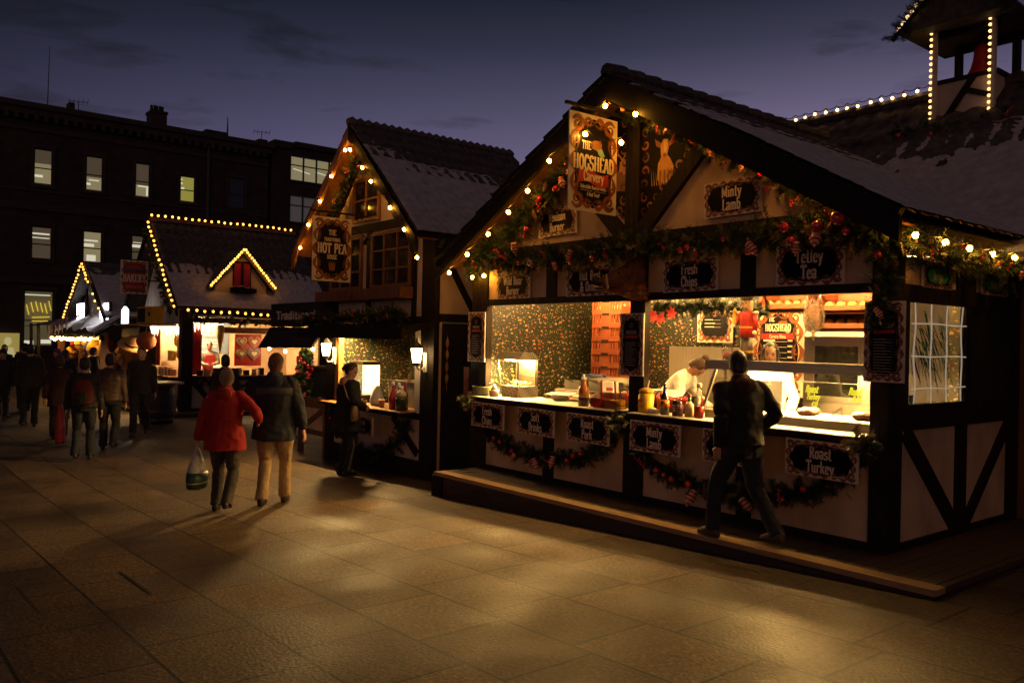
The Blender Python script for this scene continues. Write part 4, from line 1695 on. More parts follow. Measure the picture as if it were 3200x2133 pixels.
# ================================================================== far-left gift hut
def gift_hut():
    t = thing('gift_hut', 'small gabled toy hut lit cold white with snow heaped on its lower roof', 'hut', (-27.2, 1.5, -.42))
    m = MB()
    m.prism([(-29.6, .05, 2.0), (-24.7, .05, 2.0), (-27.15, .05, 3.85), (-27.25, .05, 3.85)], (0, .05, 0))
    m.build('gable_wall', mat('grey_boarding', (.50, .50, .46), (.36, .36, .34), .8, 6, bump=.4, stretch=(6, 1, 1)), t)
    m = MB()
    for x, h_ in ((-28.1, 3.2), (-26.2, 3.3), (-25.7, 2.9)):
        m = MB()
        m.box(x - .08, x + .08, -.0, .1, 1.9, h_)
        m.build('gable_stud', BARGE, t)
    m = MB()
    for a in ((-30, -29.8, -.5, -.3, -.42, 1.7), (-24.0, -23.8, -.5, -.3, -.42, 1.7), (-26.6, -26.45, -.52, -.4, -.42, 1.6), (-30, -23.8, -.55, -.4, 1.48, 1.62), (-29.9, -23.9, .3, .5, -.42, .35)):
        m.box(*a)
    m.build('timber_frame', BROWNWOOD, t)
    m = MB()
    m.box(-29.9, -23.9, 1.6, 1.7, -.42, 2.0)
    m.build('inner_wall', mat('toy_backcloth', (.35, .16, .05), (.2, .08, .03), .8, 4), t)
    # canopy with heaped snow
    m = MB()
    m.prism([(-30.2, -.7, 1.55), (-30.2, .05, 2.05), (-30.2, .05, 2.12), (-30.2, -.7, 1.65)], (6.6, 0, 0))
    m.build('canopy', BARGE, t)
    m = MB()
    m.sm = True
    nx, ny = 60, 10
    P = []
    for j in range(ny + 1):
        for i in range(nx + 1):
            x, y = -29.9 + 6.0 * i / nx, -.68 + .74 * j / ny
            e = math.sin(PI * i / nx) ** .3
            h = (.12 + .16 * noise.noise(V((x * 1.6, y * 2, 2))) + .30 * math.exp(-((x + 26.2) / .7) ** 2) * (j / ny)) * e
            P.append((x, y, 1.66 + .67 * (y + .7) + max(h, .0)))
    b = m.add(P)
    for j in range(ny):
        for i in range(nx):
            a = b + j * (nx + 1) + i
            m.face((a, a + 1, a + nx + 2, a + nx + 1))
    m.build('snow', SNOW, t)
    sl = .66
    d = V((1, 0, -sl)).normalized()
    pantiles((-27.2, -.25, 4.06), (0, 1, 0), d, 4.0, 3.4, t, lambda a, s, nz, h: (s - .12) * .15 + nz * .06, seed=41, course=.45, pitch=.3)
    pantiles((-27.2, -.25, 4.06), (0, 1, 0), V((-1, 0, -sl)), 4.0, 3.4, t, snow_low(.2), seed=43, course=.45, res=4)
    m = MB()
    for s in (1, -1):
        a, b_ = V((-27.2, -.28, 4.06)), V((-27.2 + s * 2.85, -.28, 4.06 - sl * 2.85))
        m.prism([a, b_, b_ - V((0, 0, .2)), a - V((0, 0, .22))], (0, .05, 0))
    m.build('bargeboard', BARGE, t)


gift_hut()


def awning():
    t = thing('awning', 'dark blue sloping awning at the far left with cream bunting', 'awning', (-27, -1.2, -.42))
    m = MB()
    m.prism([(-32.3, -1.25, 1.88), (-25.0, -1.25, 1.94), (-25.0, -.75, 2.26), (-32.3, -.75, 2.0)], (0, .03, 0))
    m.build('canvas', mat('navy_canvas', (.10, .12, .24), (.07, .08, .16), .8, 4), t)
    for x in (-30.9, -29.5):
        m = MB()
        m.beam((x, -1.15, -.42), (x - .25, -1.15, 2.0), .09, .09)
        m.build('post', TIMBER, t)
    b = thing('bunting', 'cream triangular pennants strung under the blue awning edge', 'bunting', (-26.2, -1.25, 1.5))
    for k in range(6):
        x = -27.8 + k * .55
        m = MB()
        z = 1.92 + k * .045
        m.prism([(x, -1.24, z), (x + .40, -1.24, z + .02), (x + .24, -1.24, z - .42)], (0, .01, 0))
        m.build('pennant', mat('pennant_cloth', (.62, .48, .32), None, .8, 5) if k == 0 else bpy.data.materials['pennant_cloth'], b)


awning()


# ================================================================== people
def ik(a, t, l1, l2, pole):
    a, t = V(a), V(t)
    d = t - a
    L = min(d.length, (l1 + l2) * .999)
    u = d.normalized()
    x = (l1 * l1 - l2 * l2 + L * L) / (2 * L)
    h = math.sqrt(max(1e-6, l1 * l1 - x * x))
    p = V(pole)
    p = (p - u * p.dot(u)).normalized()
    return a + u * x + p * h, a + u * L


def remeshed(mb, name, mats, parent, voxel, smooth=3, wrinkle=0.0, seed=0, ws=9.0, trim=None):
    """union of the overlapping lofts as one continuous skin"""
    o = mb.build(name, mats, None, False)
    md = o.modifiers.new('r', 'REMESH')
    md.mode = 'VOXEL'
    md.voxel_size = voxel
    md.use_smooth_shade = True
    if smooth:
        sm = o.modifiers.new('s', 'SMOOTH')
        sm.iterations = smooth
        sm.factor = .5
    dg = bpy.context.evaluated_depsgraph_get()
    dg.update()
    me = bpy.data.meshes.new_from_object(o.evaluated_get(dg))
    old = o.data
    o.modifiers.clear()
    o.data = me
    bpy.data.meshes.remove(old)
    me.name = name
    if wrinkle:
        me.update()
        ns = [v.normal.copy() for v in me.vertices]
        for v, n in zip(me.vertices, ns):
            p = v.co
            k = noise.noise(V((p.x * ws, p.y * ws, p.z * ws * .55 + seed))) + .6 * noise.noise(V((p.x * ws * 2.1 + seed, p.y * ws * 2.1, p.z * ws * 2.6)))
            v.co = p + n * (wrinkle * k)
    if trim is not None:
        pass
    if not isinstance(mats, (list, tuple)):
        mats = [mats]
    me.materials.clear()
    for m_ in mats:
        me.materials.append(m_)
    me.polygons.foreach_set('material_index', [0] * len(me.polygons))
    me.polygons.foreach_set('use_smooth', [True] * len(me.polygons))
    o.parent = parent
    return o


def limb(mb, pts, rad, n=10):
    """tapered limb through joints, with extra rings between them"""
    P, Rr = [], []
    for i in range(len(pts) - 1):
        for k in range(4):
            t = k / 4
            P.append(V(pts[i]).lerp(V(pts[i + 1]), t))
            Rr.append(rad[i] * (1 - t) + rad[i + 1] * t)
    P.append(V(pts[-1]))
    Rr.append(rad[-1])
    mb.tube(P, Rr, n)


def hand(mb, w, d, palm_n, side, s=1.0, curl_=.5):
    """palm, four fingers of different lengths bent at the knuckles and a thumb leaving the side of the palm"""
    d = V(d).normalized()
    pn = V(palm_n)
    pn = (pn - d * pn.dot(d)).normalized()
    a = d.cross(pn) * side
    w = V(w)
    c = w + d * .045 * s
    secs = []
    for q, (wd, th) in ((0, (.026, .018)), (.03, (.036, .017)), (.065, (.041, .015)), (.092, (.039, .012))):
        ctr = w + d * q * s
        secs.append([ctr + a * (wd * s * math.cos(k * PI / 5)) + pn * (th * s * math.sin(k * PI / 5)) for k in range(10)])
    mb.rings(secs)
    for i, l in enumerate((.070, .080, .074, .058)):
        o = w + d * .085 * s + a * ((-.030 + i * .020) * s)
        p = [o]
        ang = 0.0
        for seg in (.45, .32, .23):
            ang += curl_ * (.6 + .08 * i)
            p.append(p[-1] + (d * math.cos(ang) + pn * math.sin(ang)) * l * seg * s)
        mb.tube(p, [.0095 * s, .009 * s, .0085 * s, .0065 * s], 6)
    o = w + d * .028 * s - a * .026 * s
    p = [o, o + (d * .6 - a * .7 + pn * .25).normalized() * .035 * s, o + (d * .6 - a * .7 + pn * .25).normalized() * .035 * s + (d * .9 - a * .2 + pn * .4).normalized() * .032 * s]
    mb.tube(p, [.012 * s, .0105 * s, .008 * s], 6)


SKIN = mat('skin', (.50, .27, .17), (.42, .22, .14), .5, 9, bump=.05)
HAIRB = mat('hair_brown', (.07, .030, .014), (.03, .014, .008), .5, 40, bump=.4, stretch=(3, 3, .5))
HAIRD = mat('hair_black', (.012, .009, .009), (.006, .005, .005), .4, 40, bump=.4, stretch=(3, 3, .5))
HAIRG = mat('hair_fair', (.36, .25, .14), (.22, .15, .08), .6, 40, bump=.4, stretch=(3, 3, .5))
HAIRA = mat('hair_auburn', (.22, .085, .028), (.12, .045, .016), .5, 40, bump=.4, stretch=(3, 3, .5))
SHOE = mat('shoe_leather', (.022, .016, .012), None, .45, 12, bump=.1)


def cloth(name, c, c2=None, rough=.85):
    return mat(name, c, c2 or tuple(x * .72 for x in c), rough, 9, bump=.35)


def person(label, loc, head, H=1.75, coat=None, legs=None, hair=None, hairstyle='short', voxel=.014, lf=(.0, .0), rf=(.0, .0), lh=None, rh=None,
           lean=0.0, look=(0, 0), hem=.80, bulk=1.0, flare=1.0, collar=None, sleeve=True, shoe=None, twist=0.0, hood=None, extra=None, group=None, skin=None, yoke=None, hips=0.0, face=True, stanceL=.10, stanceR=.10, wide=1.0):
    """a standing or walking figure; local +Y is forwards, +X its right hand"""
    s = H / 1.75
    rz = math.atan2(head[1], head[0]) - PI / 2
    t = thing('person', label, 'person', loc, rz, group)
    skin = skin or SKIN
    shoe = shoe or SHOE

    def Q(x, y, z):
        return V((x, y, z)) * s

    drop = hips
    hipz = .93 - drop - .5 * max(abs(lf[0]), abs(rf[0])) ** 2
    ca, sa = math.cos(lean), math.sin(lean)

    def up(x, y, z):
        """point on the trunk, leaned about the hips and turned"""
        dz = z - hipz
        xx, yy = x * math.cos(twist * min(1, dz / .5)) - y * math.sin(twist * min(1, dz / .5)), x * math.sin(twist * min(1, dz / .5)) + y * math.cos(twist * min(1, dz / .5))
        return Q(xx, yy * ca + dz * sa, hipz + dz * ca - yy * sa)

    dn = .93 - hipz
    shz = 1.43 - dn
    Rm = Matrix.Rotation(-lean, 3, 'X') @ Matrix.Rotation(twist, 3, 'Z')
    # leg joints
    legsj = []
    for sd, ft, st in ((-1, lf, stanceL), (1, rf, stanceR)):
        hp = Q(sd * .09, 0, hipz)
        an = Q(sd * st, ft[0] - .03, .085 + ft[1])
        kn, an = ik(hp, an, .43 * s, .425 * s, (sd * .08, 1, 0))
        legsj.append((hp, kn, an, ft))
    # arm joints
    armsj = []
    for sd, tg in ((-1, lh), (1, rh)):
        sh = up(sd * .178 * wide, 0, shz - .015)
        if tg is None:
            tg = (sd * .27, .02, .86 - dn)
        wr = Q(*tg)
        el, wr = ik(sh, wr, .29 * s, .27 * s, (sd * .75, -1, -.15))
        armsj.append((sh, el, wr))
    # head
    hc = up(0, .03, 1.625 - dn)
    M = Rm @ Matrix.Rotation(look[0], 3, 'Z') @ Matrix.Rotation(-look[1], 3, 'X')

    def Hd(x, y, z):
        return hc + M @ (V((x, y, z)) * s)

    # --- body
    mb = MB()
    for hp, kn, an, ft in legsj:
        limb(mb, [hp + Q(0, 0, .02), kn, an], [.078 * s, .048 * s, .034 * s])
        mb.ball(an + Q(0, .05, -.04), (.034 * s, .10 * s, .035 * s), 8, 6)
    secs = []
    for z, rx, ry in ((.86, .13, .09), (.95, .145, .10), (1.06, .125, .09), (1.2, .14, .10), (1.33, .155, .10), (1.43, .13, .08), (1.475, .065, .06)):
        secs.append((up(0, 0, z - dn), rx * s, ry * s, Rm))
    mb.loft(secs, 14)
    mb.tube([up(0, 0, 1.42 - dn), up(0, .01, 1.50 - dn), Hd(0, -.01, -.06)], [.062 * s, .054 * s, .052 * s], 10)
    for i, (sh, el, wr) in enumerate(armsj):
        limb(mb, [sh, el, wr], [.048 * s, .038 * s, .026 * s])
        fd = (wr - el).normalized()
        inward = V((1 if i == 0 else -1, .25, 0))
        hand(mb, wr - fd * .004, fd, inward, 1 if i == 0 else -1, s)
    heads = []
    for z, rx, ry, oy in ((-.115, .022, .030, .035), (-.10, .045, .055, .022), (-.07, .060, .075, .012), (-.03, .069, .088, .004), (.02, .075, .096, -.004), (.06, .074, .096, -.008), (.095, .060, .078, -.010), (.118, .032, .042, -.010), (.124, .008, .010, -.010)):
        heads.append((Hd(0, oy, z), rx * s, ry * s, M))
    mb.loft(heads, 16)
    mb.ball(Hd(0, .094, -.020), (.013 * s, .020 * s, .020 * s), 7, 6, M)         # nose
    mb.ball(Hd(0, .083, .018), (.045 * s, .012 * s, .010 * s), 8, 5, M)          # brow
    for sd in (-1, 1):
        mb.ball(Hd(sd * .075, -.005, -.012), (.010 * s, .020 * s, .030 * s), 7, 6, M)
    remeshed(mb, 'body', skin, t, min(voxel, .010) if voxel < .013 else voxel, 1)
    if face and voxel < .013:
        e = MB()
        e.sm = True
        for sd in (-1, 1):
            e.ball(Hd(sd * .031, .082, .0), (.0125 * s, .010 * s, .0075 * s), 8, 6, M)
        e.build('eyes', mat('eye_dark', (.02, .015, .012), None, .2, 5, bump=0) if 'eye_dark' not in bpy.data.materials else bpy.data.materials['eye_dark'], t, False)
        e = MB()
        e.sm = True
        e.ball(Hd(0, .087, -.064), (.022 * s, .010 * s, .008 * s), 8, 5, M)
        e.build('mouth', mat('lips', (.45, .10, .08), None, .4, 5, bump=0) if 'lips' not in bpy.data.materials else bpy.data.materials['lips'], t, False)
        e = MB()
        e.sm = True
        for sd in (-1, 1):
            e.ball(Hd(sd * .032, .088, .022), (.019 * s, .006 * s, .004 * s), 7, 5, M)
        e.build('eyebrows', hair or HAIRB, t, False)
    # --- trousers
    if legs is not None:
        mb = MB()
        for hp, kn, an, ft in legsj:
            limb(mb, [hp + Q(0, 0, .05), hp.lerp(kn, .5), kn, kn.lerp(an, .55), an + Q(0, -.005, -.02)], [.105 * s * bulk, .092 * s * bulk, .074 * s, .070 * s, .072 * s], 12)
        mb.loft([(up(0, 0, z - dn), rx * s * bulk, ry * s * bulk) for z, rx, ry in ((.84, .15, .115), (.92, .168, .125), (1.0, .158, .118), (1.04, .15, .11))], 14)
        remeshed(mb, 'trousers', legs, t, voxel, 2, .012 * s, RND.random() * 9, 9)
    mb = MB()
    for hp, kn, an, ft in legsj:
        d = (an - kn)
        tilt = max(-.6, min(.6, ft[1] * 3.5))
        b = an + Q(0, 0, -.085)
        secs = []
        for y_, w_, h_ in ((-.075, .026, .030), (-.05, .036, .050), (.0, .038, .062), (.06, .042, .045), (.12, .042, .032), (.165, .030, .022), (.18, .012, .012)):
            yy, zz = y_ * math.cos(tilt), -(y_ - .12) * math.sin(tilt) * -1 * -1
            c = b + Q(0, y_, h_ + (.12 - y_) * math.sin(tilt) * .8)
            secs.append([c + V((w_ * s * math.cos(k * PI / 5), 0, h_ * s * max(-1, math.sin(k * PI / 5)))) for k in range(10)])
        mb.rings(secs)
    mb.sm = True
    mb.s = [True] * len(mb.f)
    mb.build('shoes', shoe, t, False)
    # --- coat
    if coat is not None:
        mb = MB()
        secs = []
        prof = [(1.495, .072, .070), (1.475, .105 * wide, .082), (1.445, .158 * wide, .096), (1.40, .194 * wide, .116), (1.32, .204 * wide, .135), (1.2, .195, .135), (1.08, .180, .128), (.98, .190 * flare, .138 * flare)]
        z = .90
        while z > hem - .02:
            prof.append((z, (.195 + (.98 - z) * .10) * flare, (.145 + (.98 - z) * .10) * flare))
            z -= .07
        for z, rx, ry in prof[::-1]:
            if z < .9:
                c = Q(0, (lf[0] + rf[0]) * .10 * (.9 - z), z - dn * (z / .93))
                secs.append((c, rx * s * bulk, ry * s * bulk))
            else:
                secs.append((up(0, 0, z - dn), rx * s * bulk, ry * s * bulk, Rm))
        mb.loft(secs, 18)
        if sleeve:
            for sh, el, wr in armsj:
                inn = up(0, 0, shz - .04)
                limb(mb, [sh.lerp(inn, .25), sh, sh.lerp(el, .5), el, el.lerp(wr, .5), wr + (wr - el).normalized() * .0], [.070 * s, .072 * s * bulk, .070 * s * bulk, .062 * s * bulk, .057 * s * bulk, .050 * s], 12)
        remeshed(mb, 'coat', coat, t, voxel, 3, .015 * s, RND.random() * 9, 7)
    if yoke is not None:
        mb = MB()
        for z0, z1 in ((1.28, 1.36),):
            mb.loft([(up(0, 0, z - dn), .209 * s * bulk * wide, .141 * s * bulk, Rm) for z in (z0, (z0 + z1) / 2, z1)], 20)
        mb.sm = True
        mb.s = [True] * len(mb.f)
        mb.build('coat_yoke', yoke, t, False)
    if collar is not None:
        mb = MB()
        mb.loft([(up(0, -.01, 1.45 - dn), .120 * s, .10 * s, Rm), (up(0, -.015, 1.49 - dn), .098 * s, .09 * s, Rm), (up(0, -.02, 1.53 - dn), .085 * s, .082 * s, Rm), (up(0, -.01, 1.545 - dn), .06 * s, .06 * s, Rm)], 14)
        mb.ball(up(0, -.10, 1.44 - dn), (.11 * s, .055 * s, .085 * s), 12, 8, Rm)
        remeshed(mb, 'hood', collar, t, max(.009, voxel * .8), 2, .005, 3, 14)
    # --- hair / hats
    if hair is not None:
        mb = MB()
        if hairstyle == 'bald':
            mb.loft([(Hd(0, -.03, z), rx * s, ry * s, M) for z, rx, ry in ((-.08, .05, .05), (-.04, .074, .068), (.0, .079, .074), (.03, .07, .06))], 14)
        else:
            mb.loft([(Hd(0, oy, z), rx * s, ry * s, M) for z, rx, ry, oy in ((-.085, .045, .04, -.055), (-.06, .068, .062, -.038), (-.02, .079, .082, -.026), (.02, .083, .094, -.018), (.06, .082, .097, -.016), (.095, .070, .084, -.016), (.122, .045, .055, -.014), (.134, .012, .014, -.014))], 16)
        if hairstyle == 'bun':
            mb.ball(Hd(0, -.075, .125), (.046 * s, .046 * s, .042 * s), 10, 8, M)
        if hairstyle == 'ponytail':
            mb.ball(Hd(0, -.115, .03), (.045 * s, .045 * s, .045 * s), 10, 8, M)
            mb.tube([Hd(0, -.12, .03), Hd(0, -.15, -.03), Hd(0, -.14, -.10)], [.04 * s, .034 * s, .014 * s], 8)
        if hairstyle == 'long':
            mb.loft([(Hd(0, oy, z), rx * s, ry * s, M) for z, rx, ry, oy in ((-.25, .075, .035, -.075), (-.18, .095, .05, -.068), (-.10, .095, .065, -.05), (-.03, .088, .075, -.035), (.03, .084, .08, -.02))], 14)
            for sd in (-1, 1):
                mb.tube([Hd(sd * .07, .03, .06), Hd(sd * .085, .035, -.02), Hd(sd * .085, .02, -.12)], [.022 * s, .022 * s, .012 * s], 7)
        if hairstyle == 'bob':
            mb.loft([(Hd(0, oy, z), rx * s, ry * s, M) for z, rx, ry, oy in ((-.115, .062, .045, -.045), (-.08, .085, .07, -.035), (-.03, .092, .088, -.026), (.03, .091, .098, -.018), (.08, .08, .09, -.016))], 14)
        nm = 'hat' if hairstyle in ('beanie',) else 'hair'
        if hairstyle == 'beanie':
            mb.loft([(Hd(0, -.012, z), rx * s, rx * 1.14 * s, M) for z, rx in ((.0, .088), (.03, .090), (.07, .088), (.11, .07), (.14, .04), (.15, .01))], 16)
        remeshed(mb, nm, hair, t, min(voxel, .010), 1, .004, 2, 26)
        if voxel < .013 and nm == 'hair' and hairstyle != 'bald':
            # loose strands combed down from the crown
            rs = random.Random(int(H * 100))
            mb = MB()
            for _ in range(420):
                a = rs.uniform(.0, 2 * PI)
                front = math.sin(a)
                q0, q1 = rs.uniform(.0, .7), rs.uniform(.25, .6)
                prev = None
                for k in range(4):
                    ph = q0 + q1 * k / 3
                    if front > .35 and ph > .85:
                        break
                    rx, ry, rz_ = .087, .101, .140
                    p = V((rx * math.sin(ph * 1.6) * math.cos(a), -.016 + ry * math.sin(ph * 1.6) * math.sin(a), rz_ * math.cos(ph * 1.6) - .002))
                    p += V((math.cos(a), math.sin(a), 0)) * rs.uniform(-.002, .006)
                    tng = V((-math.sin(a), math.cos(a), 0)) * .0035
                    cur = (Hd(*(p - tng)), Hd(*(p + tng)))
                    if prev:
                        mb.poly([prev[0], prev[1], cur[1], cur[0]])
                    prev = cur
            if mb.f:
                mb.build('hair_strands', hair, t, False)
    return t, dict(up=up, arms=armsj, legs=legsj, Hd=Hd, s=s, M=M, Rm=Rm, dn=dn)


def at_world(t, p):
    c, s = math.cos(t.rotation_euler.z), math.sin(t.rotation_euler.z)
    return V((t.location.x + c * p.x - s * p.y, t.location.y + s * p.x + c * p.y, t.location.z + p.z))


BLK = cloth('black_wool', (.012, .011, .012))
DRK = cloth('charcoal_cloth', (.012, .011, .012))
JEAN = cloth('dark_denim', (.014, .017, .024))


# ================================================================== lamps
def tube_lamp(label, x0, x1, y, z, r=.022, m=None, hood=True):
    """fluorescent batten: housing behind the tube, light goes out over the counter"""
    t = thing('strip_light', label, 'lamp', ((x0 + x1) / 2, y, z))
    a = MB()
    a.sm = True
    a.tube([(x0 + .05, y, z), (x1 - .05, y, z)], r, 8)
    a.build('tube', m or TUBE, t)
    a = MB()
    a.box(x0, x1, y - .02, y + .09, z + r + .01, z + r + .05)
    if hood:
        a.box(x0, x1, y + .06, y + .08, z - .048, z + r + .01)
    a.build('housing', WHITEP, t)


HOT = glow('tube_counter', (1.0, .56, .16), 80)
SOFT = glow('tube_inner', (1.0, .57, .17), 400)
tube_lamp('fluorescent strip above the left serving counter of the big hut', -5.3, -2.95, .20, 2.30, .026, HOT)
tube_lamp('fluorescent strip above the right serving counter of the big hut', -2.6, -.25, .20, 2.30, .026, HOT)
tube_lamp('inner ceiling strip at the left end of the big hut', -5.2, -3.2, 1.35, 2.54, .022, SOFT, False)
tube_lamp('inner ceiling strip at the oven end of the big hut', -2.5, -.4, 1.3, 2.54, .022, SOFT, False)
tube_lamp('strip light under the dark canopy of the pea hut hatch', -9.45, -9.0, .06, 1.87, .03, glow('tube_pea', (1.0, .60, .20), 2600))
tube_lamp('strip light over the sweets counter in the gingerbread hut front', -21.0, -19.6, 1.0, 2.1, .05, glow('tube_bakery', (1.0, .64, .28), 700), False)


def floodlamp(label, x, z):
    t = thing('flood_lamp', label, 'lamp', (x, -.15, z))
    m = MB()
    m.box(x - .45, x + .45, -.16, -.12, z - .26, z + .26)
    m.build('lens', glow('cold_flood', (.86, .93, 1.0), 16) if 'cold_flood' not in bpy.data.materials else bpy.data.materials['cold_flood'], t)
    m = MB()
    m.box(x - .5, x + .5, -.12, -.02, z - .3, z + .3)
    m.build('housing', DARKSTEEL, t)


floodlamp('cold white floodlight on the left side of the toy hut gable', -28.25, 2.42)
floodlamp('cold white floodlight on the right side of the toy hut gable', -25.05, 2.36)


# bulbs: one shared mesh of glass globe and black holder
def bulb_mesh(name, r, m):
    a = MB()
    a.sm = True
    a.ball((0, 0, 0), (r, r, r * 1.12), 8, 6)
    a.mi = 1
    a.tube([(0, 0, r * .9), (0, 0, r * 2.1)], r * .5, 6)
    me = a.build('bulb', [m, CABLE], None, False)
    d = me.data
    bpy.data.objects.remove(me)
    return d


BULBM = bulb_mesh('bulb', .024, BULB)
BULBS = bulb_mesh('bulb', .032, BULBFAR)


def light_string(label, pts, me=None, group=None, cable=True, wob=.0, drop=.03):
    me = me or BULBM
    pts = [V(p) for p in pts]
    t = thing('light_string', label, 'fairy lights', pts[0], 0, group)
    for p in pts:
        o = link(bpy.data.objects.new('bulb', me))
        o.parent = t
        o.location = p - pts[0] + V((RND.uniform(-1, 1), RND.uniform(-1, 1), RND.uniform(-1, 1))) * wob
        o.rotation_euler = (RND.uniform(-.5, .5), RND.uniform(-.5, .5), 0)
    if cable:
        a = MB()
        up = V((0, 0, .06))
        path = []
        for p, q in zip(pts[:-1], pts[1:]):
            path += sag(p + up, q + up, drop, 5)[:-1]
        path.append(pts[-1] + up)
        a.tube(path, .006, 5)
        a.build('cable', CABLE, t)
    return t


def line(p0, p1, n):
    p0, p1 = V(p0), V(p1)
    return [p0.lerp(p1, i / (n - 1)) for i in range(n)]


yb = -.47
light_string('warm bulbs spaced down the left gable edge of the big hut',
             [(-2.42, yb, 3.99), (-2.85, yb, 4.16), (-3.25, yb, 3.98), (-3.72, yb, 3.72), (-4.09, yb, 3.43), (-4.44, yb, 3.22), (-4.83, yb, 2.99), (-5.26, yb, 2.77), (-5.65, yb, 2.56)])
light_string('bulbs tucked into the frosted garland under the right gable edge of the big hut', [(-2.2, -.30, 3.92), (-1.62, -.30, 3.60), (-1.05, -.30, 3.27), (-.5, -.30, 2.96)], drop=.02)
light_string('two warm bulbs dangling from the long hanging sign bracket', [(-2.80, -.80, 3.80), (-2.62, -.46, 3.74)], drop=.08)
light_string('two small bulbs at the top of the left corner post of the big hut', [(-5.62, -.12, 2.52), (-5.36, -.12, 2.53)], drop=.02)
light_string('five large bulbs along the right eave of the big hut', [(.27, -.16, 2.57), (.27, .36, 2.56), (.27, .82, 2.55), (.27, 1.29, 2.54), (.27, 1.79, 2.55)], drop=.04)
light_string('warm bulbs down both gable edges of the pea hut',
             [(-10.18, -.47, 3.22), (-9.88, -.47, 3.59), (-9.46, -.47, 3.94), (-9.06, -.47, 4.30), (-8.61, -.47, 4.65), (-8.45, -.47, 4.63), (-8.04, -.47, 4.29), (-7.77, -.47, 4.04), (-7.19, -.47, 3.58), (-6.79, -.47, 3.23), (-6.44, -.47, 2.81)])
light_string('dense row of bulbs along the ridge of the gingerbread hut', line((-21.25, .16, 5.02), (-21.25, 4.3, 5.02), 23), BULBS, wob=.012)
light_string('bulbs down the gable edge of the gingerbread hut roof', line((-21.2, .05, 4.80), (-18.78, .05, 2.42), 18), BULBS, wob=.012)
light_string('bulbs along the eave of the gingerbread hut above its counter', line((-18.55, .36, 2.32), (-18.55, 4.2, 2.24), 19), BULBS, wob=.012)
DX = -18.92
light_string('closely packed bulbs on the left edge of the roof dormer', line((DX, 1.92, 4.02), (DX, 1.06, 3.02), 16), BULBS, wob=.008, cable=False)
light_string('closely packed bulbs on the right edge of the roof dormer', line((DX, 1.98, 4.02), (DX, 2.84, 3.04), 16), BULBS, wob=.008, cable=False)
light_string('bulbs strung below the dark kiosk flap in front of the decorated tree', [(-19.0, 2.78, 1.60), (-19.0, 2.74, 1.36), (-18.9, 3.16, 1.28), (-18.2, 3.66, 1.36), (-18.3, 4.05, 1.30)], bulb_mesh('bulb', .045, glow('bulb_tree', (1.0, .60, .24), 90)))
light_string('bulbs down the left gable edge of the toy hut', line((-27.25, -.36, 3.98), (-30.0, -.36, 2.12), 18), BULBS, wob=.02)
light_string('few bulbs at the top of the right gable edge of the toy hut', line((-27.0, -.36, 3.86), (-26.35, -.36, 3.35), 6), BULBS, wob=.02)
light_string('three bulbs low on the right gable edge of the toy hut', line((-25.45, -.36, 2.9), (-24.9, -.36, 2.45), 3), BULBS, wob=.03)
light_string('row of bulbs under the snowy canopy over the toys', line((-29.8, -.72, 1.46), (-24.0, -.72, 1.52), 20), bulb_mesh('bulb', .045, glow('bulb_canopy', (1.0, .50, .12), 60)), wob=.04)
light_string('bulbs along the dark wing ridge left of the bell turret', line((-3.72, 4.15, 5.0), (-1.62, 4.15, 5.02), 14), bulb_mesh('bulb', .020, glow('bulb_ridge', (1.0, .50, .12), 12)), wob=.012)
light_string('bulbs up the left roof edge of the bell turret', line((-1.74, 3.54, 5.66), (-1.14, 3.54, 6.32), 12), bulb_mesh('bulb', .028, glow('bulb_faint', (1.0, .62, .26), 1.6)), cable=False)


# carriage lanterns either side of the pea hatch
def lantern(label, x, y, z):
    t = thing('wall_lantern', label, 'lantern', (x, y, z - .14), 0, 'wall lanterns on the pea hut')
    m = MB()
    m.lathe([(.055, -.12), (.085, .08)], (x, y, z), 6)
    m.build('glass', glow('lantern_glass', (1.0, .66, .28), 45) if 'lantern_glass' not in bpy.data.materials else bpy.data.materials['lantern_glass'], t)
    m = MB()
    m.lathe([(.105, .08), (.06, .13), (.02, .17), (.015, .22), (.003, .24)], (x, y, z), 6)
    m.lathe([(.05, -.17), (.06, -.12)], (x, y, z), 6)
    for k in range(6):
        a = k * PI / 3
        m.beam((x + .057 * math.cos(a), y + .057 * math.sin(a), z - .12), (x + .087 * math.cos(a), y + .087 * math.sin(a), z + .08), .010, .010, (math.cos(a), math.sin(a), 0))
    m.build('cage', DARKSTEEL, t)
    m = MB()
    m.tube([(x, y, z - .16), (x, y + .03, z - .22), (x, y + .10, z - .22), (x, y + .16, z - .14)], .014, 6)
    m.box(x - .04, x + .04, y + .14, y + .17, z - .26, z + .02)
    m.build('bracket', BOARD, t)


lantern('lit wall lantern left of the pea hatch', -9.62, -.22, 1.50)
lantern('lit wall lantern right of the pea hatch on the corner post', -6.82, -.20, 1.47)


# ================================================================== garlands
BERRYM = REDGLOSS
STRIPE = None


def stripe_mat():
    m, t, b = nt('striped_ornament')
    tc = nn(t, 'ShaderNodeTexCoord')
    wv = nn(t, 'ShaderNodeTexWave', wave_type='BANDS', bands_direction='Z')
    wv.inputs['Scale'].default_value = 9
    wv.inputs['Distortion'].default_value = .5
    t.links.new(tc.outputs['Object'], wv.inputs['Vector'])
    t.links.new(ramp(t, [(.45, (.42, .015, .012)), (.62, (.62, .45, .32))], wv.outputs[0]), b.inputs['Base Color'])
    b.inputs['Roughness'].default_value = .25
    return m


STRIPE = stripe_mat()


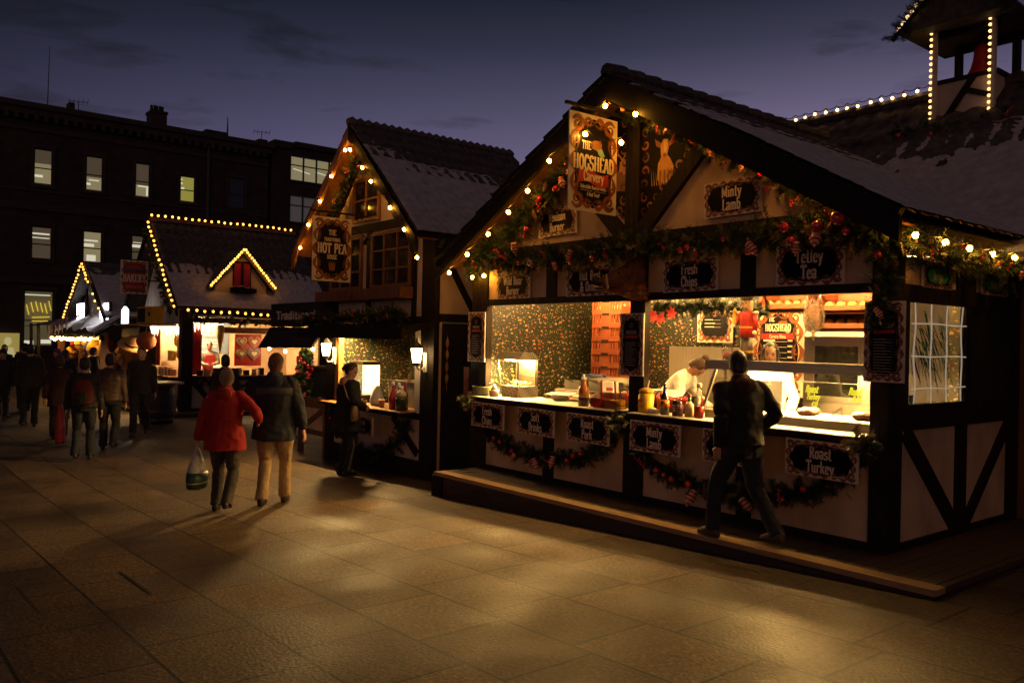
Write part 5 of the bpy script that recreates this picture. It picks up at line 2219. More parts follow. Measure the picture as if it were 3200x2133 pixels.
def orn_mesh(kind):
    a = MB()
    a.sm = True
    if kind == 'bauble':
        a.ball((0, 0, 0), .045, 12, 8)
        a.mi = 1
        a.tube([(0, 0, .043), (0, 0, .058)], .012, 6)
        mats = [REDGLOSS, CONE]
    elif kind == 'drop_ornament':
        a.lathe([(.004, -.10), (.016, -.07), (.040, -.035), (.046, -.01), (.030, .02), (.040, .035), (.034, .055), (.010, .07)], (0, 0, 0), 12)
        mats = [STRIPE]
    elif kind == 'berry_cluster':
        r = random.Random(2)
        for k in range(7):
            a.ball((r.uniform(-.03, .03), r.uniform(-.03, .03), -.02 * k + .05), .014, 7, 5)
        mats = [REDGLOSS]
    else:
        for k in range(6):
            z = .05 - k * .02
            rr = .034 * math.sin(PI * (k + 1.2) / 7.5)
            for q in range(8):
                an = q * PI / 4 + k * .4
                a.poly([(rr * .4 * math.cos(an - .35), rr * .4 * math.sin(an - .35), z), (rr * .4 * math.cos(an + .35), rr * .4 * math.sin(an + .35), z), (rr * math.cos(an), rr * math.sin(an), z - .022)])
        a.lathe([(.004, .06), (.016, .03), (.02, -.03), (.004, -.08)], (0, 0, 0), 8)
        mats = [CONE]
    o = a.build(kind, mats, None, False)
    d = o.data
    bpy.data.objects.remove(o)
    return d


ORN = {k: orn_mesh(k) for k in ('bauble', 'drop_ornament', 'berry_cluster', 'pine_cone')}


def needles(mb, pts, r, dens, seed, out=None, frost=.06, nl=.075, wd=.0065, droop=.25, ends=True):
    """fir tips: short twigs leaving the path, each with two rows of needles"""
    rr = random.Random(seed)
    L = sum((pts[i + 1] - pts[i]).length for i in range(len(pts) - 1))
    n = max(6, int(L * dens))
    for _ in range(n):
        p, tg = path_at(pts, rr.random())
        while True:
            d = V((rr.uniform(-1, 1), rr.uniform(-1, 1), rr.uniform(-1, 1)))
            if .1 < d.length < 1:
                break
        d = d.normalized()
        d = (d - tg * d.dot(tg) * .6)
        if out is not None:
            d += V(out) * .35
        d.z -= droop * .4
        d = d.normalized()
        l = r * rr.uniform(.55, 1.25)
        q = p + V((rr.uniform(-1, 1), rr.uniform(-1, 1), rr.uniform(-1, 1))) * r * .25
        side = d.cross(V((rr.uniform(-1, 1), rr.uniform(-1, 1), rr.uniform(-1, 1)))).normalized()
        oth = d.cross(side)
        k = rr.random()
        mi = 2 if k < frost else (1 if k < .45 else 0)
        m = 7
        for i in range(m):
            t = (i + .6) / m
            b = q + d * (l * t)
            for s in (-1, 1):
                e = (d * .8 + side * s * .75 + oth * rr.uniform(-.55, .55)).normalized()
                tip = b + e * nl * rr.uniform(.7, 1.15) * (1.05 - .4 * t)
                wv = e.cross(oth).normalized() * wd
                mb.mi = mi
                mb.poly([b - wv, b + wv, tip])
        mb.mi = 0
        tip = q + d * l * 1.12
        w_ = side * wd * .8
        mb.poly([q - w_, q + w_, tip])


def garland(label, pts, r=.13, dens=95, seed=0, orn=(), out=(0, -1, 0), frost=.07, name='garland', group=None, nl=.075, auto=0, wd=.0065):
    pts = [V(p) for p in pts]
    t = thing(name, label, 'garland', pts[len(pts) // 2], 0, group)
    m = MB()
    m.sm = False
    needles(m, pts, r, dens, seed, out, frost, nl, wd)
    m.mi = 0
    m.tube(pts, r * .22, 5)
    m.build('foliage', [NEEDLEA, NEEDLEB, NEEDLEC], t)
    rr = random.Random(seed + 77)
    items = list(orn)
    for i in range(auto):
        f = (i + rr.uniform(.2, .8)) / auto
        p, tg = path_at(pts, f)
        items.append((rr.choice(['bauble', 'berry_cluster', 'berry_cluster', 'pine_cone', 'drop_ornament', 'bauble']),
                      tuple(p + V(out) * r * .95 + V((rr.uniform(-.03, .03), 0, rr.uniform(-.09, .06)))), rr.uniform(.6, 1.0)))
    for it in items:
        o = link(bpy.data.objects.new(it[0], ORN[it[0]]))
        o.parent = t
        o.location = V(it[1]) - origin(t)
        s = (it[2] if len(it) > 2 else 1) * .80
        o.scale = (s, s, s)
        o.rotation_euler = (rr.uniform(-.7, .7), rr.uniform(-.7, .7), rr.uniform(0, 6))
    return t


y = -.17
garland('thick fir garland with red baubles across the front beam of the big hut',
        [(-5.62, y, 2.66), (-5.0, y, 2.70), (-4.33, y, 2.67), (-3.46, y, 2.66), (-2.7, y, 2.71), (-1.63, y, 2.67), (-.98, y, 2.72), (-.4, y, 2.66), (.04, y, 2.54)], .165, 200, 1,
        [('drop_ornament', (-4.22, -.31, 2.62), 1.1), ('drop_ornament', (-3.53, -.31, 2.66), 1.15), ('bauble', (-3.50, -.32, 2.57), .8), ('bauble', (-3.16, -.31, 2.60), 1), ('bauble', (-4.45, -.3, 2.62), .7),
         ('drop_ornament', (-3.78, -.30, 2.55), .9), ('berry_cluster', (-2.98, -.3, 2.64), 1), ('bauble', (-1.86, -.31, 2.62), .9), ('bauble', (-1.94, -.31, 2.60), .9), ('berry_cluster', (-1.73, -.31, 2.54), 1.4),
         ('drop_ornament', (-1.12, -.32, 2.56), 1.2), ('bauble', (-1.17, -.3, 2.53), .9), ('bauble', (-.79, -.33, 2.71), 1.3), ('bauble', (-.72, -.33, 2.59), 1.2), ('drop_ornament', (-.67, -.33, 2.53), 1),
         ('bauble', (-.47, -.34, 2.69), 1.35), ('drop_ornament', (-.48, -.34, 2.59), 1.4), ('bauble', (-.29, -.34, 2.74), 1.6), ('bauble', (-.22, -.32, 2.63), 1), ('pine_cone', (-.36, -.33, 2.68), 1.3),
         ('pine_cone', (-.88, -.32, 2.66), 1.2), ('berry_cluster', (-.6, -.3, 2.68), 1.1), ('pine_cone', (-1.15, -.32, 2.60), 1.2), ('berry_cluster', (-2.2, -.3, 2.66), .9), ('berry_cluster', (-4.85, -.3, 2.60), 1.2),
         ('berry_cluster', (-5.35, -.3, 2.66), 1.2), ('berry_cluster', (-4.0, -.3, 2.7), 1), ('pine_cone', (-5.1, -.3, 2.66), 1.1), ('bauble', (-1.45, -.3, 2.67), .7), ('pine_cone', (-2.5, -.3, 2.70), 1.1)])
y = -.16
garland('fir garland with cones and striped ornaments under the left gable edge of the big hut',
        [(-5.5, y, 2.74), (-5.0, y, 2.92), (-4.5, y, 3.18), (-4.0, y, 3.48), (-3.5, y, 3.82), (-3.1, y, 4.02)], .16, 180, 2,
        [('drop_ornament', (-3.68, -.31, 3.50), 1.2), ('bauble', (-3.80, -.3, 3.44), 1), ('bauble', (-4.07, -.3, 3.36), .9), ('berry_cluster', (-4.09, -.3, 3.28), 1.2), ('pine_cone', (-4.16, -.3, 3.18), 1.7), ('pine_cone', (-3.97, -.3, 3.5), 1.5),
         ('bauble', (-4.30, -.3, 3.02), 1), ('drop_ornament', (-4.52, -.3, 2.82), 1.3), ('berry_cluster', (-4.36, -.3, 2.95), 1.2), ('berry_cluster', (-4.86, -.3, 2.78), 1.3), ('berry_cluster', (-3.6, -.3, 3.66), 1.4), ('berry_cluster', (-4.72, -.3, 2.72), 1.2)])
garland('thin frosted fir garland under the right gable edge of the big hut',
        [(-2.9, y, 4.14), (-2.5, y, 4.02), (-1.95, y, 3.72), (-1.4, y, 3.40), (-.85, y, 3.08), (-.3, y, 2.80)], .10, 70, 3, auto=14, frost=.30)
y = -.09
garland('dark fir swag hanging below the left serving counter', [(-5.35, y, .70), (-5.22, y, .50), (-4.75, y, .34), (-4.1, y, .30), (-3.46, y, .38), (-3.0, y, .66), (-2.86, y, .92)], .12, 110, 4,
        [('bauble', (-4.98, -.2, .45), .8), ('bauble', (-4.86, -.2, .42), .8), ('bauble', (-4.62, -.2, .33), .8), ('drop_ornament', (-4.58, -.21, .26), 1.1), ('drop_ornament', (-4.16, -.21, .24), 1.2), ('bauble', (-4.24, -.2, .25), .8),
         ('berry_cluster', (-4.0, -.2, .31), 1), ('drop_ornament', (-3.86, -.21, .30), 1.2), ('bauble', (-3.62, -.2, .34), .8), ('bauble', (-3.52, -.2, .40), .9), ('bauble', (-3.4, -.2, .44), .8)])
garland('dark fir swag with baubles below the right serving counter', [(-2.60, y, .66), (-2.5, y, .50), (-2.06, y, .33), (-1.6, y, .28), (-1.1, y, .31), (-.62, y, .44), (-.3, y, .58), (-.04, y, .92)], .125, 115, 5,
        [('bauble', (-2.28, -.21, .40), 1), ('bauble', (-2.18, -.21, .37), .7), ('bauble', (-2.08, -.21, .34), .9), ('bauble', (-1.87, -.21, .32), 1), ('drop_ornament', (-1.82, -.22, .21), 1.4), ('berry_cluster', (-2.52, -.2, .46), 1.2),
         ('pine_cone', (-1.66, -.22, .30), 1.6), ('drop_ornament', (-1.2, -.22, .24), 1.3), ('berry_cluster', (-.85, -.22, .38), 1.1), ('bauble', (-.82, -.22, .34), .6), ('bauble', (-.62, -.22, .46), .8)])
garland('thick fir garland under the right eave along the side of the big hut', [(.08, -.12, 2.60), (.16, .4, 2.50), (.14, 1.0, 2.46), (.15, 1.6, 2.46), (.14, 2.35, 2.42)], .17, 130, 6, out=(1, -.3, 0), auto=12, frost=.12)
garland('fir garland hanging down the right corner post of the big hut', [(.0, -.10, 2.6), (.02, -.13, 2.3), (.0, -.12, 1.95), (.0, -.1, 1.84)], .13, 110, 7, auto=3, frost=.04)
for lb, p in (('frosted fir sprig on the left end of the left serving counter', (-5.5, -.21, .90)), ('fir sprig between the two serving counters', (-2.82, -.22, .84)), ('frosted fir sprig on the right end of the right serving counter', (-.09, -.22, .90))):
    garland(lb, [V(p) + V((-.05, 0, .03)), V(p), V(p) + V((.05, -.02, -.05))], .11, 260, int(-p[0] * 10), frost=.35, name='fir_sprig')
garland('fir garland lying on the dark canopy of the pea hut', [(-10.2, -.34, 1.98), (-9.2, -.34, 2.0), (-8.2, -.34, 2.02), (-7.4, -.34, 2.06), (-6.9, -.34, 2.02)], .15, 90, 11, auto=9, frost=.02, wd=.008)
garland('fir garland under the left gable edge of the pea hut', [(-9.75, -.2, 3.50), (-9.4, -.2, 3.80), (-9.05, -.2, 4.2), (-8.75, -.2, 4.5), (-8.5, -.2, 4.55), (-8.25, -.2, 4.35)], .13, 95, 12, auto=7, frost=.05, wd=.008)
garland('dark fir swag below the pea hut counter', [(-9.5, -.1, .5), (-9.25, -.1, .12), (-8.7, -.1, -.12), (-8.1, -.1, -.12), (-7.5, -.1, .1), (-7.15, -.1, .5)], .14, 90, 13, auto=5, frost=.02, wd=.008)
garland('fir garland under the right eave of the pea hut', [(-6.62, .0, 3.02), (-6.6, .5, 3.0), (-6.6, 1.2, 3.02)], .13, 90, 14, out=(1, 0, 0), auto=4, frost=.03, wd=.008)
garland('fir garland under the eave bulbs of the gingerbread hut', [(-18.62, .3, 2.12), (-18.62, 1.5, 2.08), (-18.62, 2.9, 2.05), (-18.62, 4.1, 2.02)], .13, 40, 15, out=(1, 0, 0), auto=10, frost=.06, wd=.013, nl=.1)
garland('fir garland along the gable edge of the gingerbread hut roof', [(-21.25, .0, 4.62), (-20.4, .0, 3.8), (-19.5, .0, 2.95), (-18.75, .0, 2.25)], .13, 40, 16, auto=10, frost=.06, wd=.013, nl=.1)
garland('fir garland below the counter of the gingerbread hut', [(-18.98, .75, .5), (-18.98, 1.5, .32), (-18.98, 2.2, .34), (-18.98, 2.9, .5)], .13, 40, 17, out=(1, 0, 0), auto=6, frost=.25, wd=.013, nl=.1)
garland('fir garland along the ledge of the gingerbread hut gable end', [(-22.2, .1, .5), (-21.4, .1, .36), (-20.5, .1, .36), (-19.5, .1, .5)], .12, 40, 18, auto=6, frost=.2, wd=.013, nl=.1)
garland('fir garland round the foot of the bell turret', [(-1.85, 3.7, 4.42), (-1.5, 3.72, 4.36), (-1.0, 3.72, 4.32), (-.5, 3.75, 4.36), (-.1, 3.9, 4.4)], .15, 110, 19, auto=6, frost=.03)
garland('fir garland on the left eave of the bell turret roof', [(-1.80, 3.5, 5.52), (-1.6, 3.5, 5.72), (-1.35, 3.5, 5.95), (-1.1, 3.5, 6.2)], .13, 100, 20, auto=3, frost=.02)
garland('fir garland on the right eave of the bell turret roof', [(-1.0, 3.5, 6.2), (-.7, 3.5, 5.95), (-.4, 3.5, 5.6)], .15, 100, 22, auto=1, frost=.02)
garland('fir garland inside the big hut with red flowers at its left end', [(-3.05, .55, 2.07), (-2.8, .62, 2.08), (-2.4, .7, 2.09), (-2.05, .85, 2.07), (-1.75, .9, 2.02)], .12, 130, 21, frost=.0, auto=0)


def poinsettia():
    t = thing('red_poinsettia', 'red cloth poinsettias tucked under the indoor garland', 'flower', (-2.86, .46, 1.98))
    r = random.Random(5)
    for k, c in enumerate(((-2.93, .45, 1.99), (-2.82, .45, 1.97), (-2.68, .46, 2.02))):
        m = MB()
        for q in range(8):
            a = q * PI / 4 + r.random() * .3
            l = .07 + r.random() * .02
            p, c_ = V((math.cos(a), -.25, math.sin(a))), V(c)
            s = V((-math.sin(a), 0, math.cos(a))) * .02
            m.poly([c_, c_ + p * l * .5 + s, c_ + p * l, c_ + p * l * .5 - s])
        m.build('flower', mat('poinsettia_red', (.55, .03, .03), (.4, .02, .02), .6, 9) if k == 0 else bpy.data.materials['poinsettia_red'], t)


poinsettia()


def small_tree():
    x, yy = -18.7, 3.68
    t = thing('christmas_tree', 'small dense fir tree hung with red baubles between the pea hut and gingerbread hut', 'tree', (x, yy, -.42))
    m = MB()
    m.tube([(x, yy, -.42), (x, yy, 1.2)], [.06, .02], 7)
    m.build('trunk', CONE, t)
    m = MB()
    r = random.Random(9)
    for k in range(150):
        z = -.1 + 1.4 * r.random()
        rad = .46 * (1 - ((z + .1) / 1.5)) ** .6
        a = r.random() * 6.28
        p = V((x, yy, z))
        q = p + V((math.cos(a) * rad, math.sin(a) * rad, -.08 + .1 * r.random()))
        needles(m, [p.lerp(q, .45), q], .13, 22, k, None, .10, .09, .012)
    m.build('crown', [NEEDLEA, mat('needle_lit', (.16, .26, .06), (.09, .16, .04), .6, 9, bump=0), NEEDLEC], t)  # brighter needle green puts the bulb light into the colour
    for k in range(26):
        z = -.05 + 1.25 * r.random()
        rad = .50 * (1 - ((z + .1) / 1.5)) ** .6
        a = r.uniform(-2.2, .9)
        o = link(bpy.data.objects.new('bauble', ORN['bauble']))
        o.parent = t
        o.location = V((x + math.cos(a) * rad, yy + math.sin(a) * rad, z)) - origin(t)
        s = r.uniform(.9, 1.4)
        o.scale = (s, s, s)


small_tree()


# ================================================================== signs
sy = -.035
LB = 'cream sign with black panel reading '
for lb, x, z, w_, h_, ls, tl in (
        (LB + 'Venison Burger, high on the left gable wall', -4.04, 3.115, .66, .33, ['Venison', 'Burger'], .02),
        (LB + 'Minty Lamb, high on the right gable wall', -1.55, 3.10, .66, .345, ['Minty', 'Lamb'], .015),
        (LB + 'Wild Boar Burger, left end of the header row', -4.85, 2.385, .66, .33, ['Wild Boar', 'Burger'], 0),
        (LB + 'Hot Beef & Onion, beside the boar head', -3.46, 2.385, .80, .34, ['Hot Beef', '& Onion'], 0),
        (LB + 'Fresh Chips, right of the boar head', -2.04, 2.38, .69, .33, ['Fresh', 'Chips'], .01),
        (LB + 'tea, at the right end of the header row', -.715, 2.415, .67, .38, ['Tetley', 'Tea'], 0)):
    sign('menu_sign', lb, (x, sy, z), w_, h_, ls, seed=int(-x * 9), tilt=tl, group='menu signs on the big hut', sizes=[h_ * .32, h_ * .32])
for lb, x, ls in ((LB + 'Fresh Chips, leftmost under the counters', -5.09, ['Fresh', 'Chips']), (LB + 'Soft Drinks, under the left counter', -4.15, ['Soft', 'Drinks']), (LB + 'Roast Pork, under the left counter', -3.27, ['Roast', 'Pork']),
                  (LB + 'Minty Lamb, first sign under the right counter', -2.30, ['Minty', 'Lamb']), (LB + 'nothing visible, behind the walking man', -1.36, []), (LB + 'Roast Turkey, last sign under the right counter', -.46, ['Roast', 'Turkey'])):
    sign('menu_sign', lb, (x, -.218, .73), .67, .31, ls, seed=int(-x * 7), group='menu signs on the big hut', sizes=[.102, .102], tilt=-.01)
GREENCAST = mat('sign_green_cast', (.03, .50, .06), (.02, .28, .03), .5, 8, bump=0)  # green light falling on the side signs, painted as a panel
for lb, yy, ls in (('green lettered sign reading Burger on the side of the big hut, nearer the corner', .80, ['Burger']), ('green lettered sign reading Burger on the side of the big hut, farther from the corner', 2.0, ['Burger'])):  # the green on these signs is painted light, not the lettering
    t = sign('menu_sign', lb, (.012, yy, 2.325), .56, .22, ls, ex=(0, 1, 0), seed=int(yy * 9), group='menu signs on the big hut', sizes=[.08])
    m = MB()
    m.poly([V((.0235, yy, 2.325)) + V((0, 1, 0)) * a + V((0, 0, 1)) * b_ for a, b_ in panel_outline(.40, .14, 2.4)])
    m.build('green_cast_panel', GREENCAST, t)
sign('menu_sign', LB + 'Fresh Chips, below the pea hut counter', (-8.1, -.33, .34), .60, .28, ['Fresh', 'Chips'], seed=4, sizes=[.085, .085])


def menu_board(label, x, y_, z0, z1, w_, ex=(1, 0, 0), rows=11):
    ex = V(ex)
    h = z1 - z0
    c = V((x, y_, (z0 + z1) / 2))
    t = sign('menu_board', label, c, w_, h, [], ex=ex, seed=int(abs(x) * 13 + 3), pw=.74, ph=.84, group='tall menu boards on the big hut posts', cat='menu board', k=3.2)
    up, n = V((0, 0, 1)), ex.cross(V((0, 0, 1)))
    m = MB()
    write(m, 'HOGSHEAD', c + n * .0145 + up * h * .17, ex, up, h * .055, w_ * .50)
    for r in range(rows):
        l = w_ * RND.uniform(.28, .46)
        o = c + n * .0145 + up * (h * (.03 - r * .036)) - ex * (w_ * .25 - l / 2)
        m.obox(o, ex * (l / 2), up * (h * .0042), n * .0004)
        o = c + n * .0145 + up * (h * (.026 - r * .036)) + ex * (w_ * .12)
        m.obox(o, ex * (w_ * .13), up * (h * .0015), n * .0004)
    m.build('lettering', LETTERDIM, t)
    m = MB()
    m.prism([c + n * .012 + ex * a + up * b_ for a, b_ in ((-w_ * .26, h * .10), (w_ * .26, h * .105), (w_ * .25, h * .15), (-w_ * .25, h * .145))], n * .003)
    m.build('ribbon', BANNER, t)
    m = MB()
    m.lathe([(.003, .035), (.03, .02), (.035, -.02), (.02, -.035)], c + n * .012 + up * h * .31, 8, Matrix(((.9, 0, 0), (0, .2, 0), (0, 0, 1))) if abs(n.y) > .5 else None)
    m.build('emblem', SCROLLB, t)
    return t


menu_board('tall dark menu board on the left corner post of the big hut', -5.58, -.055, 1.40, 2.06, .37)
menu_board('tall dark menu board on the middle post between the hatches', -2.79, -.055, 1.335, 2.005, .34)
menu_board('tall dark menu board on the right corner post of the big hut', -.015, -.055, 1.405, 2.065, .34, rows=13)


def emblem_hog(t, c, ex, k):
    """hog head in a tall hat with a pale green collar"""
    ex, up = V(ex), V((0, 0, 1))
    n = ex.cross(up)

    def P(m, pts, d):
        m.poly([V(c) + ex * (x * k) + up * (z * k) + n * d for x, z in pts])

    m = MB()
    P(m, [(-.22, .02), (-.30, -.10), (-.18, -.22), (.10, -.28), (.28, -.18), (.30, .0), (.12, .10), (-.08, .10)], .0136)
    m.mi = 1
    P(m, [(-.30, -.10), (-.22, -.02), (-.14, -.10), (-.18, -.20)], .0140)
    P(m, [(.12, .10), (.24, .16), (.30, .02)], .0141)
    m.mi = 2
    P(m, [(.06, -.26), (.30, -.16), (.46, -.42), (.30, -.52), (.14, -.40)], .0144)
    m.build('emblem', [SCROLLA, SCROLLB, mat('collar_green', (.20, .42, .36), None, .5, 6, bump=0) if 'collar_green' not in bpy.data.materials else bpy.data.materials['collar_green']], t)


def hanging_carvery():
    ex, up = V((0, 1, 0)), V((0, 0, 1))
    c = V((-2.86, -.625, 3.53))
    t = sign('hanging_sign', 'tall cream hanging sign for the carvery with hog emblem and red ribbon', c, .69, 1.0, [], ex=ex, seed=8, pw=.80, ph=.88, k=3.4, cat='sign')
    n = V((1, 0, 0))
    m = MB()
    f = c + n * .016
    write(m, 'THE', f + up * .135 - ex * .11, ex, up, .085, .15)
    write(m, 'HOGSHEAD', f + up * -.075, ex, up, .150, .58, thick=.17)
    write(m, 'Delectable Roasted Meats', f - up * .265, ex, up, .040, .37)
    write(m, 'A Real Treat!', f - up * .34, ex, up, .040, .18)
    m.obox(f - up * .285 - ex * .1, ex * .085, up * .0015, n * .0004)
    m.obox(f - up * .285 + ex * .1, ex * .085, up * .0015, n * .0004)
    m.build('lettering', LETTER, t)
    m = MB()
    A, B = [], []
    for i in range(15):
        k = i / 14
        x = -.215 + .43 * k
        b_ = .022 * math.sin(k * PI * 2)
        A.append(c + n * .0165 + ex * x + up * (-.085 + b_))
        B.append(c + n * .0165 + ex * x + up * (-.215 + b_))
    for i in range(14):
        m.poly([B[i], B[i + 1], A[i + 1], A[i]])
    m.build('ribbon', BANNER, t)
    m = MB()
    write(m, 'Carvery', c + n * .0185 - up * .185, ex, up, .105, .36, bow=.0)
    m.build('ribbon_lettering', LETTER, t)
    emblem_hog(t, c + up * .215 + ex * .03, ex, .28)
    m = MB()
    m.beam((-2.86, -1.02, 4.10), (-2.86, .0, 4.10), .03, .04, (1, 0, 0))
    m.beam((-2.86, -.7, 4.09), (-2.86, -.04, 4.30), .015, .015, (1, 0, 0))
    for y_ in (-.85, -.42):
        m.tube([(-2.86, y_, 4.09), (-2.86, y_, 4.02)], .008, 5)
    m.build('bracket', TIMBER, t)


hanging_carvery()


def hanging_pea():
    ex, up, n = V((0, 1, 0)), V((0, 0, 1)), V((1, 0, 0))
    c = V((-8.6, -.67, 3.06))
    t = sign('hanging_sign', 'hanging sign for the traditional hot pea house with a painted pot', c, .66, 1.0, [], ex=ex, seed=18, pw=.80, ph=.88, k=3.0, cat='sign')
    m = MB()
    f = c + n * .016
    write(m, 'THE', f + up * .22, ex, up, .085, .16)
    write(m, 'TRADITIONAL', f + up * .125, ex, up, .055, .34)
    write(m, 'HOT PEA', f - up * .06, ex, up, .155, .50, thick=.17)
    write(m, 'HOUSE', f - up * .15, ex, up, .068, .28)
    m.build('lettering', LETTER, t)
    m = MB()
    m.prism([f + ex * a + up * b_ for a, b_ in ((-.045, -.33), (.045, -.33), (.06, -.22), (-.06, -.22))], n * .001)
    m.mi = 1
    m.prism([f + n * .0005 + ex * a + up * b_ for a, b_ in ((-.065, -.225), (.065, -.225), (.05, -.19), (-.05, -.19))], n * .001)
    m.build('pot_painting', [SCROLLA, NEEDLEB], t)
    m = MB()
    m.beam((-8.6, -1.02, 3.64), (-8.6, .0, 3.64), .025, .03, (1, 0, 0))
    m.tube([(-8.6, -.28, 3.6), (-8.6, -.2, 3.54), (-8.6, -.14, 3.58), (-8.6, -.16, 3.63)], .010, 5)
    m.tube([(-8.6, -.3, 3.45), (-8.6, 0, 3.25)], .010, 5)
    for y_ in (-.9, -.42):
        m.tube([(-8.6, y_, 3.63), (-8.6, y_, 3.56)], .008, 5)
    m.build('bracket', TIMBER, t)


hanging_pea()


def hanging_bakery():
    ex, up, n = V((0, 1, 0)), V((0, 0, 1)), V((1, 0, 0))
    c = V((-20.6, -.43, 3.21))
    redscr = mat('bakery_red', (.46, .045, .035), (.36, .03, .025), .5, 8, bump=0)
    t = sign('hanging_sign', 'cream hanging sign with red panel reading Bakery and a blue ribbon', c, .70, .90, [], ex=ex, seed=28, pw=.80, ph=.86, k=4.5, cat='sign')
    for ch in t.children:
        if ch.name.startswith('panel'):
            ch.data.materials[0] = redscr
    m = MB()
    f = c + n * .02
    write(m, 'BAKERY', f - up * .13, ex, up, .20, .58, thick=.18)
    m.build('lettering', LETTER, t)
    m = MB()
    m.prism([f + ex * a + up * b_ for a, b_ in ((-.28, .13), (.28, .13), (.26, .21), (-.26, .21))], n * .001)
    m.build('ribbon', mat('ribbon_blue', (.07, .09, .13), None, .5, 8, bump=0), t)
    m = MB()
    m.prism([f + ex * a + up * b_ for a, b_ in ((-.22, -.31), (.22, -.31), (.22, -.22), (-.22, -.22))], n * .001)
    m.build('lower_ribbon', mat('ribbon_pink', (.60, .16, .12), None, .5, 8, bump=0), t)
    m = MB()
    m.beam((-20.6, -.9, 3.68), (-20.6, .2, 3.68), .03, .04, (1, 0, 0))
    m.beam((-20.6, -.1, 3.13), (-20.6, .3, 3.15), .03, .03, (1, 0, 0))
    m.build('bracket', TIMBER, t)


hanging_bakery()


# ================================================================== goods in the big hut
GLASSY = clear('bottle_glass', (.92, .90, .84), .04, .14)
CASEGLASS = clear('case_glass', (.97, .97, .94), .02, .10)
STEELW = mat('worn_steel', (.42, .38, .32), (.30, .27, .23), .38, 6, metal=.85, bump=.06)
FOIL = mat('foil', (.60, .56, .50), (.45, .42, .38), .25, 14, metal=.9, bump=.5)


def diamond():
    m, t, b = nt('diamond_plate')
    tc = nn(t, 'ShaderNodeTexCoord')
    mp = nn(t, 'ShaderNodeMapping')
    mp.inputs['Scale'].default_value = (24, 24, 24)
    mp.inputs['Rotation'].default_value = (.785, .785, .785)
    t.links.new(tc.outputs['Object'], mp.inputs[0])
    ck = nn(t, 'ShaderNodeTexChecker')
    ck.inputs['Scale'].default_value = 1.6
    t.links.new(mp.outputs[0], ck.inputs['Vector'])
    t.links.new(ramp(t, [(0, (.20, .18, .15)), (1, (.42, .38, .32))], ck.outputs['Fac']), b.inputs['Base Color'])
    b.inputs['Metallic'].default_value = .8
    b.inputs['Roughness'].default_value = .35
    return m


DIAMOND = diamond()


def chip_warmer():
    x0, x1, y0, y1 = -5.40, -4.92, .13, .47
    t = thing('chip_warmer', 'lit heated chip cabinet of diamond plate with a pitched top on the left counter', 'food warmer', (-5.16, .3, .957))
    m = MB()
    m.box(x0 + .14, x1, y0, y1, .957, 1.10)
    m.build('base', DIAMOND, t)
    m = MB()
    ym = (y0 + y1) / 2
    m.prism([(x0, y0 - .02, 1.44), (x0, y1 + .02, 1.44), (x0, ym + .08, 1.54), (x0, ym - .08, 1.54)], (x1 - x0, 0, 0))
    m.build('pitched_top', DIAMOND, t)
    m = MB()
    for (x, y_) in ((x1 - .012, y0), (x1 - .012, y1 - .012), (x0 + .05, y0), (x0 + .05, y1 - .012)):
        m.beam((x + (.0 if x > -5 else .06), y_ + .006, 1.10), (x, y_ + .006, 1.44), .014, .014)
    m.build('corner_posts', DARKSTEEL, t)
    m = MB()
    m.box(x0 + .04, x1 - .04, y1 - .02, y1 - .012, 1.1, 1.44)
    m.build('back_panel', STEEL, t)
    m = MB()
    m.box(x0 + .06, x1 - .05, ym - .05, ym + .05, 1.425, 1.435)
    m.build('heat_lamp', glow('heat_lamp', (1.0, .56, .16), 1500), t)
    m = MB()
    m.box(x1 - .004, x1 - .001, y0 + .01, y1 - .01, 1.1, 1.44)
    m.build('side_glass', CASEGLASS, t)
    m = MB()
    m.sm = True
    r = random.Random(1)
    for k in range(40):
        c = V((x0 + .2 + r.random() * .26, y0 + .06 + r.random() * .2, 1.11 + r.random() * .04))
        d = V((r.uniform(-1, 1), r.uniform(-1, 1), r.uniform(-.3, .3))).normalized() * .035
        m.beam(c - d, c + d, .012, .012, (0, 0, 1))
    m.build('chips', mat('chips_gold', (.62, .40, .12), (.5, .28, .07), .6, 15), t)


chip_warmer()


def jar(name, label, c, prof, mats, cat, extra=None, n=14, nm='jar_body'):
    """turned vessel; prof: list of (part, [(r, z)...], material)"""
    t = thing(name, label, cat, c)
    for part, p, mt in prof:
        m = MB()
        m.sm = True
        m.lathe(p, (0, 0, 0), n)
        m.build(part, mt, t, False)
    return t


Z = .957
POTG = mat('glazed_green', (.20, .22, .13), (.13, .15, .08), .3, 8)
t = jar('stock_pot', 'squat grey-green pot with ladle at the left end of the left counter', (-5.47, -.02, Z), [('pot_body', [(.10, 0), (.125, .03), (.135, .11), (.14, .125), (.128, .125), (.115, .03)], POTG)], None, 'pot')
m = MB()
m.tube([(.02, 0, .06), (.12, .03, .17)], .007, 5)
m.build('ladle', STEELW, t, False)
jar('sauce_tub', 'small white and pink tub beside the green pot', (-5.22, -.02, Z), [('tub_body', [(.055, 0), (.065, .07), (.06, .09)], mat('tub_pink', (.62, .40, .36), None, .5, 8)), ('tub_lid', [(.045, .09), (.03, .13), (.008, .16)], WHITEP)], None, 'tub')
BRN = mat('brown_sauce', (.36, .13, .03), (.25, .08, .02), .2, 8, bump=0, coat=.4)
DKB = mat('dark_sauce', (.04, .015, .008), None, .2, 8, bump=0)
jar('sauce_bottle', 'tall orange-brown sauce bottle with pourer on the left counter', (-3.55, -.02, Z),
    [('bottle_base', [(.062, 0), (.064, .09), (.063, .10)], DKB), ('bottle_body', [(.063, .10), (.060, .20), (.030, .25), (.028, .30)], BRN), ('pourer', [(.03, .30), (.03, .325), (.01, .33), (.012, .36)], WHITEP)], None, 'bottle')
